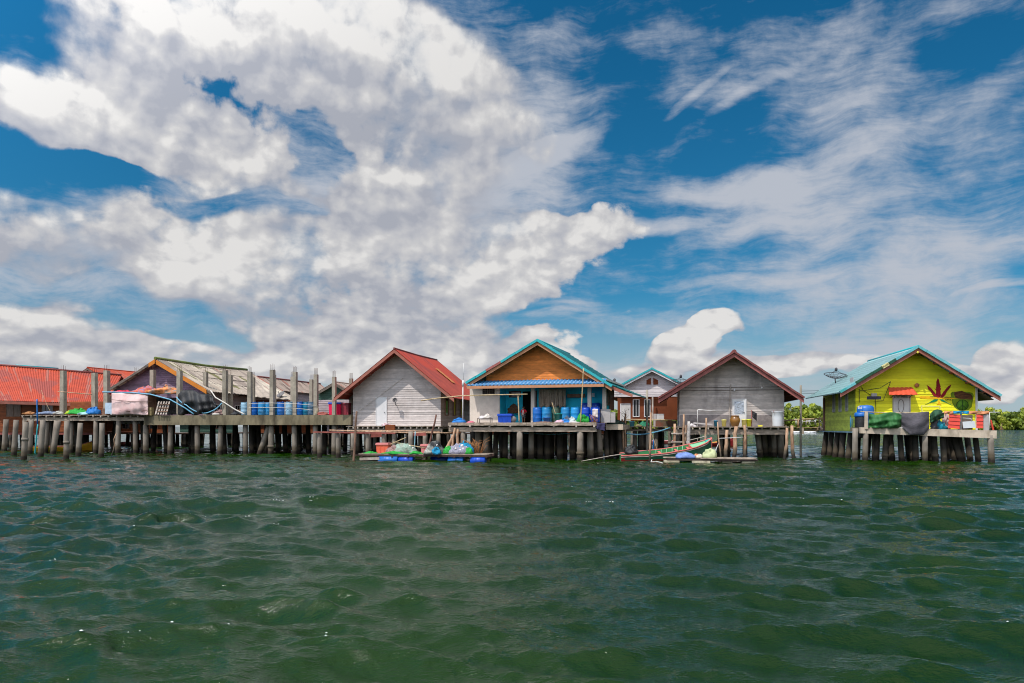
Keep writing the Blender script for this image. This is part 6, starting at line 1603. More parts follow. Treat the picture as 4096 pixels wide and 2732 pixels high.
# right of it: concrete pole, walkway and rail to the yellow house
FX = Frame(3230, 57.0, 10.5)
xz = FX.z(3230, 1709)
wx = plank_deck('plank_walkway', 'light plank walkway with bamboo rail leading to the yellow house', 'walkway', FX, FX.u(3140), FX.u(3330), 0, 1.6, xz, m_bam, m_bam, seed=61, joist=1.0, beam=(.1, .1))
MB().tube([FX.p(3138, 1683, .3), FX.p(3200, 1678, .3), FX.p(3312, 1673, .3)], .06, 7).build('rail', m_bam, wx)
MB().tube([FX.p(3193, 1712, .3), FX.p(3193, 1680, .3)], .06, 7).build('rail_post', m_pole, wx)
post(3203, 1541, 3203, 1812, 9, m_conc, 'tall slim concrete pole between the grey and the yellow house', 'concrete_pole', 'pole', n=8, d=54)
tag(MB().box(FX, FX.u(3199, -.6), FX.u(3214, -.6), -.75, -.5, FX.z(3207, 1736, -.6), FX.z(3207, 1713, -.6)).build('concrete_block', m_pale_beam), 'square concrete block on the slim pole between the houses', 'block')
def lounger(px, py, label):
    o = FX.p(px, py, 2.2)
    root = thing('lounge_chair', label, 'chair', o)
    fr = MB()
    P0 = [(-.75, .5), (-.45, .42), (-.15, .3), (.25, .3), (.55, .52), (.8, .16)]
    for dv in (0, .45): fr.tube([o + FX.ud * x + FX.vd * dv + Vector((0, 0, z)) for x, z in P0], .025, 6)
    for x, z in ((-.4, .4), (.3, .3), (-.7, .47)):
        for dv in (0, .45): fr.tube([o + FX.ud * x + FX.vd * dv + Vector((0, 0, z)), o + FX.ud * (x + .06) + FX.vd * dv], .02, 5)
    fr.build('frame', m_white, root)
    MB().grid(lambda s, t: o + FX.vd * .45 * t + FX.ud * (-.7 + 1.45 * s) + Vector((0, 0, float(np.interp(-.7 + 1.45 * s, [p[0] for p in P0], [p[1] for p in P0])) - .01)), 16, 2).build('sling', m_greenp, root, solid=.02)
    return root
lounger(3246, 1700, 'green lounge chair nearest the yellow house on the far walkway')
lounger(3222, 1701, 'green lounge chair beside the slim concrete pole')
MB().box(FX, FX.u(3205, 3), FX.u(3330, 3), 1.62, 3.4, xz - .06, xz - .01).build('rear_boards', m_deckw, wx)
hcf = thing('high_stool', 'cream wooden frame stool standing on the walkway by the yellow house', 'stool', FX.w(FX.u(3288, .8), .8, xz))
s = MB()
for px in (3277, 3299):
    for v in (.6, 1.0): s.box(FX, FX.u(px, v) - .04, FX.u(px, v) + .04, v - .03, v + .03, xz, FX.z(px, 1667, v))
s.build('legs', m_yelpale, hcf) if False else None
for px in (3277, 3299):
    for v in (.6, 1.0): MB().box(FX, FX.u(px, v) - .035, FX.u(px, v) + .035, v - .03, v + .03, xz, FX.z(px, 1667, v)).build('leg', m_joist, hcf)
for y in (1668, 1673, 1678, 1693):
    MB().box(FX, FX.u(3278, .6), FX.u(3298, .6), .56, .585, FX.z(3288, y + 1.6, .6), FX.z(3288, y, .6)).build('rail', m_joist, hcf)
bucket(FX, 3296, .2, xz, .16, .30, m_white_p, 'white paint bucket on the walkway below the cream stool')
# mesh dishes
def mesh_dish(px, py, d, r, foot, label, ax=(.0, -.25, 1.0)):
    c = at(px, py, d)
    root = thing('mesh_satellite_dish', label, 'dish', c)
    ax = Vector(ax).normalized(); a = ax.cross(Vector((0, 1, 0))).normalized(); e = ax.cross(a).normalized()
    pt = lambda t, q: c + (a * math.cos(q) + e * math.sin(q)) * r * t + ax * (.34 * r * (t * t - 1))
    MB().tube([pt(1, 2 * math.pi * k / 28) for k in range(29)], .025, 5, False).build('rim', m_wire, root)
    rb = MB()
    for k in range(14): rb.tube([pt(t / 5, 2 * math.pi * k / 14) for t in range(6)], .012, 4)
    for t in (.35, .6, .8): rb.tube([pt(t, 2 * math.pi * k / 20) for k in range(21)], .009, 4, False)
    rb.build('wire_mesh', m_wire, root)
    fd = MB()
    ft = c + ax * r * .42
    for k in range(3): fd.tube([pt(.97, 2 * math.pi * k / 3 + .5), ft], .013, 4)
    fd.build('feed_struts', m_wire, root)
    MB().lathe(ft - ax * .08, [(.07, 0), (.1, .05), (.1, .2), (.05, .28)], 10, ax).build('feed_horn', m_wire, root)
    MB().tube([c - ax * r * .34, foot], .04, 6).build('mast', m_wire, root)
    return root
mesh_dish(2722, 1523, 62, .72, at(2722, 1570, 62.5), 'dark mesh satellite dish between the white gable and the maroon roof')
mesh_dish(2455, 1536, 56, .55, at(2455, 1575, 56.5), 'dark mesh satellite dish behind the blue house roof end', (.2, .2, 1))
# ================================================================== yellow house
FY = Frame(3660, 47.5, 10.3)
hy, IY = gable_house('lime_yellow_house', 'lime yellow house with pale turquoise roof and big painted leaf, at far right', FY,
                     [(3361, 1569), (3672, 1387), (4002, 1584)], (3422, 3905, 1722), 1.12, 9.0, m_yel, (m_tealpale, m_tealpale), m_rust, m_lime, .2, ridge=(m_tealcap, .09), tiles=.42, pitch=.22, amp=.02, fascia_h=.24)
verge(hy, FY, IY, -1.12, [(0, .28, m_tealcap2), (.285, .375, G('dark_green_tile', (40, 92, 66), .75, .5, .2, 4)), (.46, .80, G('dark_green_tile', (40, 92, 66))), (.805, .92, m_tealcap2), (.925, 1, m_tealroof)], [(0, 1, m_tealcap2)], .24, .15)
YZ = IY['z0']
yv = -.024
# sign on the verge
ua, za, ub, zb = IY['uA'], IY['zA'], IY['uL'], IY['zL']
P0, P1 = FY.w(ua + (ub - ua) * .378, -1.12, za + (zb - za) * .378 + .02), FY.w(ua + (ub - ua) * .457, -1.12, za + (zb - za) * .457 + .02)
sg = MB().beam(P0, P1, .26, .20).build('verge_sign', G('cream_sign', (226, 214, 150), .85, .7, .08, 4), hy)
d_ = (P0 - P1).normalized()
letters('L.Pro/Pier', .155, G('sign_lettering', (96, 84, 24), .8, .8, .1, 4), hy, (P0 + P1) / 2 - FY.vd * .135, d_, FY.vd.cross(d_) * -1 if FY.vd.cross(d_).z < 0 else FY.vd.cross(d_), 'sign_lettering')
# back eave corner and left flank
sY = FY.side(IY['u0'], 0, False)
for v0_, v1_ in ((1.75, 2.2), (3.5, 3.95), (5.25, 5.75)):
    window_uz(hy, sY, -v1_, -v0_, YZ + 1.35, YZ + 2.75, -.022, m_whitew, G('green_grey_glass', (70, 84, 66), .7, .3, .3, 4), 'window', 1, .08, .06)
MB().box(sY, -1.15, -.35, -.05, -.024, YZ + 2.75, YZ + 3.45).build('notice_board', m_panel, hy)
MB().box(FY, IY['u0'] - .10, IY['u0'] + .02, 8.3, 8.7, YZ - .1, 4.3).build('corner_post', m_oldw, hy)
dk = MB(); dk.box(sY, -9.2, -.02, -.34, -.03, YZ - .14, YZ - .06); dk.build('base_board', m_bluepale, hy)
MB().box(FY, FY.u(3903, -.1), FY.u(3909, -.1), -.16, -.03, YZ, FY.z(3905, 1553, -.1)).build('white_corner_post', m_white, hy)
MB().box(FY, FY.u(3898, -.2), FY.u(3918, -.2), -.25, -.1, FY.z(3905, 1549, -.2), FY.z(3905, 1539, -.2)).build('purlin_end', m_yel, hy)
for px, py in ((3671, 1410), (3435, 1537)):
    MB().ball(FY.p(px, py, -1.2 if px > 3600 else -.9), .07, 6).build('lamp_bulb', m_yelp, hy)
sf = MB(); sf.hexa([FY.w(u, v, z) for z_ in (0,) for u, v, z in ((IY['u1'] + .03, -.6, IY['zl'](IY['u1']) - .25), (IY['uR'] - .15, -.6, IY['zR'] - .22), (IY['uR'] - .15, 9, IY['zR'] - .22), (IY['u1'] + .03, 9, IY['zl'](IY['u1']) - .25),
         (IY['u1'] + .03, -.6, IY['zl'](IY['u1']) - .22), (IY['uR'] - .15, -.6, IY['zR'] - .19), (IY['uR'] - .15, 9, IY['zR'] - .19), (IY['u1'] + .03, 9, IY['zl'](IY['u1']) - .22))])
sf.build('eave_soffit', m_greyb, hy)
# door, awning
door_at(hy, FY, 3574, 3637, 1583, yv, m_door, YZ, m_panel)
dc = FY.p(3604, 1587, yv - .075)
letters('LIVITHINE', .20, m_greenlet, hy, dc, FY.ud, Vector((0, 0, 1)), 'door_lettering', xs=.92)
oc = FY.p(3604, 1623, yv - .05)
ov_ = MB(); ov_.tube([oc + FY.ud * .17 * math.cos(a) + Vector((0, 0, .42 * math.sin(a))) for a in [2 * math.pi * k / 28 for k in range(29)]], .014, 5, False); ov_.build('door_oval_moulding', m_greyb, hy)
a0, a1 = FY.u(3556, -.7), FY.u(3672, -.7)
roof_sheet(FY.w(a0 + .15, -.03, FY.z(3600, 1549, -.03)), FY.w(a0, -.75, FY.z(3600, 1579, -.75)), FY.w(a1, -.75, FY.z(3600, 1579, -.75)), FY.w(a1 - .12, -.03, FY.z(3600, 1549, -.03)), .25, .015, .02, 'door_awning', m_awn, hy)
br_ = MB()
for u in (a0 + .3, a1 - .3): br_.beam(FY.w(u, -.03, FY.z(3600, 1590, -.03)), FY.w(u, -.7, FY.z(3600, 1580, -.7)), .03, .03)
br_.build('awning_brackets', m_wire, hy)
# wall fittings
MB().box(FY, FY.u(3468, -.5), FY.u(3524, -.5), -.52, -.48, FY.z(3500, 1598, -.5), FY.z(3500, 1585, -.5)).build('lamp_panel', G('dark_solar_panel', (44, 42, 62), .8, .35, .2, 6), hy)
MB().tube([FY.p(3498, 1592, -.48), FY.p(3498, 1592, -.03)], .03, 6).build('panel_arm', m_wire, hy)
MB().box(FY, FY.u(3485, -.1), FY.u(3507, -.1), -.14, -.03, FY.z(3500, 1585, -.1), FY.z(3500, 1573, -.1)).build('meter_box', m_panel, hy)
MB().lathe(FY.p(3667, 1541, -.05), [(.02, 0), (.13, .01), (.14, .05), (.11, .09), (.02, .10)], 16, -FY.vd).build('round_basket_lamp', G('woven_lamp', (190, 120, 76), .8, .85, .3, 12), hy)
for pts in ([(3438, 1533), (3452, 1560), (3482, 1580)], [(3438, 1562), (3460, 1561), (3520, 1552), (3563, 1526)], [(3563, 1526), (3545, 1570), (3533, 1602), (3505, 1604)], [(3438, 1555), (3438, 1610)], [(3502, 1598), (3504, 1650)]):
    MB().tube([FY.p(x, y, -.05) for x, y in pts], .014, 5).build('cable', m_wire, hy)
# painted leaf and mural
def paint(pts, m, name, d=-.03):
    return MB().prism(FY, [FY.uv(x, y, d) for x, y in pts], d - .006, -.004).build(name, m, hy)
ix = lambda x, y: (3680 + x / 9.8, 1500 + y / 9.8)
def blade(pts, m, name, d): return paint([ix(*p) for p in pts], m, name, d)
blade([(700, 130), (745, 190), (770, 340), (815, 470), (785, 480), (830, 540), (800, 600), (815, 800), (760, 900), (690, 900), (625, 740), (640, 640), (575, 520), (640, 560), (625, 460), (650, 450), (640, 280), (668, 190)], m_mural_r, 'painted_leaf_blade', -.034)
blade([(265, 395), (330, 425), (400, 480), (480, 570), (600, 720), (680, 850), (720, 905), (640, 890), (560, 850), (480, 740), (400, 620), (335, 580), (300, 470)], m_mural_r, 'painted_leaf_blade', -.037)
blade([(1222, 370), (1190, 470), (1120, 570), (1060, 640), (990, 780), (900, 880), (780, 905), (830, 790), (900, 690), (940, 640), (1000, 560), (1100, 450)], m_mural_r, 'painted_leaf_blade', -.038)
blade([(0, 830), (300, 830), (600, 845), (690, 890), (820, 890), (1200, 890), (1500, 910), (1220, 945), (740, 945), (300, 935), (0, 915)], m_mural_y, 'painted_leaf_blade', -.040)
for k in range(4):
    blade([(380 + 60 * k, 832), (430 + 60 * k, 860), (470 + 60 * k, 850)], m_mural_k, 'painted_leaf_notch', -.043); blade([(960 + 70 * k, 880), (1040 + 60 * k, 850), (1010 + 66 * k, 890)], m_mural_k, 'painted_leaf_notch', -.043)
    blade([(980 + 60 * k, 945), (1050 + 55 * k, 1000), (1020 + 60 * k, 945)], m_mural_k, 'painted_leaf_notch', -.043)
blade([(720, 950), (560, 955), (470, 1000), (400, 1060), (210, 1155), (420, 1080), (560, 1060), (660, 1010)], m_mural_g, 'painted_leaf_blade', -.036)
blade([(780, 950), (900, 960), (980, 1020), (1090, 1090), (1290, 1205), (1050, 1090), (900, 1040), (820, 1000)], m_mural_g, 'painted_leaf_blade', -.036)
blade([(735, 960), (700, 1100), (650, 1160), (740, 1160), (840, 1185), (790, 1080)], m_mural_y, 'painted_leaf_blade', -.035)
mu = [(1200, 720), (1260, 660), (1500, 650), (1900, 660), (2050, 700), (2100, 800), (2070, 1000), (2020, 1250), (1900, 1370), (1650, 1395), (1450, 1350), (1330, 1230), (1260, 1080), (1230, 900)]
paint([ix(*p) for p in mu], m_mural_d, 'mural_ground', -.028)
blade([(1345, 660), (1500, 640), (1640, 620), (1800, 690), (2000, 740), (2060, 850), (2060, 960), (1980, 965), (1900, 950), (1700, 945), (1500, 920), (1380, 880), (1340, 780)], m_mural_b, 'mural_bundle', -.034)
pc_ = FY.p(*ix(1665, 1180), -.04); pr_ = .335
ring = MB(); ring.tube([pc_ + FY.ud * pr_ * math.cos(2 * math.pi * k / 32) + Vector((0, 0, pr_ * math.sin(2 * math.pi * k / 32))) for k in range(33)], .016, 5, False)
for an in (90, 270, 225, 315): ring.tube([pc_, pc_ + FY.ud * pr_ * math.cos(R(an)) + Vector((0, 0, pr_ * math.sin(R(an))))], .014, 5)
ring.build('painted_peace_sign', m_mural_k, hy)
MB().lathe(pc_ + FY.vd * .008, [(.02, 0), (pr_ * .98, .001), (pr_ * .98, .004), (.02, .005)], 28, -FY.vd).build('peace_sign_disc', G('mid_green_mural', (92, 140, 34), .85, .8, .25, 3), hy)
wf = MB()
for a, b_ in (((40, 1210), (780, 1235)), ((50, 1210), (85, 1440)), ((770, 1235), (790, 1330))): wf.beam(FY.p(*ix(*a), -.6), FY.p(*ix(*b_), -.6), .05, .06)
tag(wf.build('white_frame_rack', m_yelpale), 'thin pale frame standing against the yellow wall left of the leaf', 'frame')
# piles of the house
ysp = [(FY.u(p, v), v, l) for p, v, l in ((3500, .6, 0), (3560, .6, .15), (3640, .8, .2), (3720, 1.0, .1), (3800, .8, .35), (3865, .6, .3))]
for v in (3.4, 8.2):
    for k, p in enumerate((3425, 3490, 3560, 3635, 3710, 3790, 3870)):
        ysp.append((FY.u(p, 0) + .1 * (k % 3), v + .2 * (k % 2), (.25 if v > 8 else .1) * (1 if k > 4 else -1)))
piles_under(hy, FY, ysp, YZ - .1, .185, m_pile, 71, dark=-1)
lsp = [(-8.4, -.35), (-6.7, -.3), (-5.0, -.2), (-3.3, -.1), (-1.5, -.05)]
for u, ln in lsp:
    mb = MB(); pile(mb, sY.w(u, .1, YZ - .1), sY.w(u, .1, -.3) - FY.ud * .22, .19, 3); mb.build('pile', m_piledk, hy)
# ---- its front platform: a long tilted concrete beam on piles
FZ = Frame(3660, 45.0, 10.3)
zu0, zu1 = FZ.u(3441), FZ.u(3987)
zt0, zt1, zb0, zb1 = FZ.z(3441, 1709), FZ.z(3987, 1722), FZ.z(3441, 1733), FZ.z(3987, 1754)
yp = thing('front_platform', 'pale concrete beam platform carrying tarps and panels before the yellow house', 'platform', FZ.w((zu0 + zu1) / 2, 0, 0))
MB().hexa([FZ.w(zu0, 0, zb0), FZ.w(zu1, 0, zb1), FZ.w(zu1, .3, zb1), FZ.w(zu0, .3, zb0), FZ.w(zu0, 0, zt0), FZ.w(zu1, 0, zt1), FZ.w(zu1, .3, zt1), FZ.w(zu0, .3, zt0)]).build('edge_beam', m_pale_beam, yp)
MB().hexa([FZ.w(zu0, .303, zb0 + .1), FZ.w(zu1, .303, zb1 + .15), FZ.w(zu1, 2.3, zb1 + .15), FZ.w(zu0, 2.3, zb0 + .1), FZ.w(zu0, .303, zt0 - .01), FZ.w(zu1, .303, zt1 - .01), FZ.w(zu1, 2.3, zt1 - .01), FZ.w(zu0, 2.3, zt0 - .01)]).build('deck_slab', m_beam, yp)
ZT = lambda px: slope(3441, zt0, 3987, zt1, px)
for i, (px, py, l, v) in enumerate(((3421, 0, -.03, -.1), (3463, 0, -.04, .15), (3700, 0, .0, .15), (3962, 0, .06, .15))):
    mb = MB(); u = FZ.u(px, v); pile(mb, FZ.w(u, v, (zb0 if i < 2 else zb1) + .2 if i else 2.05), FZ.w(u + l, v, -.3), .165 if i < 3 else .18, i); mb.build('pile', m_pile, yp)
piles_under(yp, FZ, [(FZ.u(p, v), v, l) for p, v, l in ((3735, 1.0, .1), (3770, .8, .1), (3810, 1.6, .55), (3835, 1.9, .3), (3900, 1.2, .25), (3660, 1.2, .05), (3600, 1.4, .1), (3545, 1.0, -.1), (3510, 1.5, -.1))], zb1 + .2, .18, m_pile, 73, dark=-1)
# big blue tank with dark jacket
tkx = thing('water_tank', 'big blue round water tank with black wrapped lower half beside the yellow wall', 'tank', FZ.w(FZ.u(3462, 1.3), 1.3, 1.9))
tc = FZ.w(FZ.u(3462, 1.3), 1.3, 1.9); s_ = 1.0
MB().lathe(tc, [(.46, 0), (.50, .05), (.50, .5), (.515, .54), (.50, .58), (.50, .9), (.515, .93), (.50, .97), (.50, 1.2), (.49, 1.38), (.44, 1.50), (.36, 1.56), (.2, 1.58)], 24).build('body', m_blue, tkx)
MB().lathe(tc + FZ.vd * -.30 + Vector((.04, 0, 1.44)), [(.02, -.03), (.19, -.03), (.20, .02), (.16, .06), (.02, .07)], 16, Vector((0, -.8, .6))).build('lid', m_dish, tkx)
lg = MB()
lu, lz = FZ.u(3439, .8), FZ.z(3439, 1630, .8)
fl = Frame.of(FZ.w(lu, .72, 0), FZ.ud, FZ.vd)
for (x0, x1, z0_, z1_) in ((-.11, -.075, -.09, .09), (-.075, .11, -.09, -.06), (.08, .11, -.06, .06), (-.075, .0, .06, .09), (-.03, .0, -.03, .03), (.02, .05, -.03, .02)):
    lg.box(fl, x0, x1, .03, .09, lz + z0_, lz + z1_)
lg.build('white_emblem', m_white, tkx)
MB().lathe(tc + FZ.ud * -.28 - FZ.vd * .15 + Vector((0, 0, -.45)), [(.30, 0), (.36, .1), (.38, 1.2), (.36, 1.3), (.34, 1.32)], 18).build('black_wrap', m_blackt, tkx)
MB().lathe(tc + FZ.ud * -.28 - FZ.vd * .15 + Vector((0, 0, .87)), [(.40, 0), (.41, .05), (.40, .2), (.34, .26), (.02, .28)], 18).build('blue_collar', m_blue, tkx)
p_ = MB(); p_.tube([FY.p(3402, 1662, -.4), FY.p(3402, 1720, -.4), FY.p(3408, 1722, -.4), FY.p(3408, 1672, -.4)], .03, 6); tag(p_.build('teal_pipe_loop', m_tealp), 'teal pipe loop at the foot of the lime green flank', 'pipe')
# rail posts, tarps and panels
tag(MB().box(FZ, FZ.u(3459), FZ.u(3471), -.06, .1, ZT(3465) - .1, FZ.z(3465, 1645)).build('rail_post', m_pale_beam), 'square concrete post in front of the blue tank', 'post')
rope([FZ.p(3440, 1646, .05), FZ.p(3530, 1651, .05), FZ.p(3600, 1652, .05), FZ.p(3690, 1651, .05)], .03, m_bam, 'level bamboo rail carrying the green and the grey tarp', 'bamboo_rail', 'rail')
cloth('green_tarp', 'green tarp hung from the bamboo rail before the yellow house', 'tarp', FZ, 3474, 3612, 1652, 1712, -.06, m_greent, .15, 201, 6, top=lambda s: 6 * math.sin(s * 7) + 4 * s, bot=lambda s: -20 * max(0, s - .86) * 3, nx=50, ny=22, bulge=.2)
cloth('grey_net_tarp', 'grey net tarp hung over the rail and down across the concrete beam', 'tarp', FZ, 3606, 3716, 1650, 1740, -.10, m_greynet, .06, 202, 4, top=lambda s: 4 * math.sin(s * 5), bot=lambda s: -36 * max(0, .32 - s) * 3 - 26 * max(0, s - .8) * 5, nx=44, ny=24, bulge=.22)
cloth('dark_green_tarp', 'dark green tarp draped in a hump right of the grey net', 'tarp', FZ, 3719, 3776, 1638, 1692, .1, m_dgreent, .09, 203, 4, top=lambda s: 16 * (2 * s - 1.1) ** 2, bot=lambda s: -22 * s, nx=30, ny=18, bulge=.35)
tag(MB().heap(FZ.w(FZ.u(3756, .3), .3, ZT(3756)), .48, .25, .50, 204, lump=.4, fr=FZ).build('teal_clothes_heap', G('teal_white_clothes', (20, 140, 160), .8, .8, .3, 5, dirt=(40, 46, 54), dirt_amt=1, dirt_scale=3)), 'heap of teal and dark clothes under the dark green tarp', 'clothes')
tag(MB().heap(FZ.w(FZ.u(3782, .45), .45, ZT(3782)), .25, .2, .92, 205, lump=.25, fr=FZ).build('pinkish_sack', G('pinkish_sack', (206, 176, 168), .82, .8, .15, 6, dirt=(120, 90, 90), dirt_amt=.4)), 'tall pinkish sack left of the tilted red panel', 'sack')
tag(MB().heap(FZ.w(FZ.u(3736, .3), .2, ZT(3736)), .2, .16, .7, 206, lump=.3, fr=FZ).build('dark_motor', m_wire), 'dark narrow bundle at the left of the teal clothes', 'bundle')
def ribbed(px0, px1, py0, py1, dv, tilt, m, label, n=4, name='ribbed_panel'):
    (a, zt_), (b, zb_) = FZ.uv(px0, py0, dv), FZ.uv(px1, py1, dv)
    mb = MB()
    for k in range(n):
        z1_ = zt_ + (zb_ - zt_) * k / n; z0_ = zt_ + (zb_ - zt_) * (k + 1) / n
        d = tilt
        mb.hexa([FZ.w(a - .02 * d * k, dv - .05, z0_ + .035), FZ.w(b - .02 * d * k, dv - .05, z0_ + .035 - .05 * d), FZ.w(b - .02 * d * k, dv, z0_ + .035 - .05 * d), FZ.w(a - .02 * d * k, dv, z0_ + .035),
                 FZ.w(a - .02 * d * k, dv - .02, z1_), FZ.w(b - .02 * d * k, dv - .02, z1_ - .05 * d), FZ.w(b - .02 * d * k, dv, z1_ - .05 * d), FZ.w(a - .02 * d * k, dv, z1_)])
        if k < n - 1: mb.box(FZ, a + .01, b - .01 - .05 * d, dv - .016, dv - .001, z0_ - .08, z0_ + .06)
    return tag(mb.build(name, m), label, 'panel')
ribbed(3796, 3842, 1655, 1715, .05, 1, m_redpan, 'tilted red ribbed panel leaning on the platform', 4)
ribbed(3905, 3932, 1658, 1715, .05, 0, m_redpan, 'narrow upright red ribbed panel beside the grey plank', 4)
tag(MB().hexa([FZ.p(3853, 1713, 0), FZ.p(3903, 1711, 0), FZ.p(3903, 1711, .06), FZ.p(3853, 1713, .06), FZ.p(3850, 1687, 0), FZ.p(3898, 1683, 0), FZ.p(3898, 1683, .06), FZ.p(3850, 1687, .06)]).build('white_board', m_white_p), 'white rectangular board leaning between the red panels', 'board')
tag(MB().box(FZ, FZ.u(3935), FZ.u(3957), .02, .07, ZT(3945), FZ.z(3945, 1655)).build('grey_plank', m_panel), 'wide upright pale grey plank at the platform right end', 'plank')
tag(MB().beam(FZ.p(3973, 1720, .1), FZ.p(3962, 1680, .1), .06, .12, FZ.vd).build('red_lath', m_redpan), 'thin red lath leaning on the grey plank', 'lath')
tag(MB().box(FZ, FZ.u(3846), FZ.u(3905), .5, .55, ZT(3870), FZ.z(3870, 1660, .5)).build('dark_backboard', m_greyb), 'dark board behind the white board', 'board')
tag(MB().box(FZ, FZ.u(3842), FZ.u(3848), .0, .05, ZT(3845), FZ.z(3845, 1655)).build('steel_post', m_dish), 'thin grey post right of the tilted red panel', 'post')
rope([FZ.p(3852, 1672, -.03), FZ.p(3884, 1674, -.03), FZ.p(3885, 1682, -.03)], .018, m_pvc, 'thin white wire frame above the white board', 'wire_frame', 'frame')
cloth('orange_cloth', 'orange and blue cloth strip laid along the top rail, orange left piece', 'cloth', FZ, 3776, 3813, 1645, 1655, .0, m_orangecl, .05, 207, 3, nx=16, ny=6)
cloth('blue_cloth', 'bright blue cloth strip on the top rail between orange pieces', 'cloth', FZ, 3812, 3876, 1644, 1655, -.01, m_bluecl, .05, 208, 4, nx=20, ny=6)
cloth('orange_cloth', 'longer orange cloth strip on the top rail right of the blue one', 'cloth', FZ, 3875, 3957, 1645, 1657, .0, m_orangecl, .05, 209, 4, nx=24, ny=6)
rope([FZ.p(3768, 1651, .04), FZ.p(3958, 1652, .04)], .03, m_bam, 'top rail under the orange and blue cloth strips', 'top_rail', 'rail')
tag(MB().tube([FZ.p(3955, 1649, -.02), FZ.p(3998, 1649, -.02)], .022, 6).build('white_pipe', m_pvc), 'thin white pipe sticking out right of the top rail', 'pipe')
tag(MB().tube([FZ.p(3958, 1650, -.03), FZ.p(3959, 1690, -.03), FZ.p(3960, 1722, -.03)], .02, 6).build('white_downpipe', m_pvc), 'thin white pipe standing at the grey plank right edge', 'pipe')
mesh_dish(3342, 1499, 55, .79, FY.w(FY.u(3342, 6), 6, 4.5) if False else at(3342, 1534, 55), 'large dark mesh satellite dish above the pale turquoise roof', (.0, -.28, 1.0))
# power lines between the pole and the far houses
for k, y in enumerate((1560, 1567, 1573)):
    rope([at(3203, y, 54.1), at(3290, y + 2, 58), at(3420, y - 4, 64)], .014, m_wire, ('uppermost', 'middle', 'lowest')[k] + ' of three thin power lines right of the slim pole', 'power_line', 'cable')
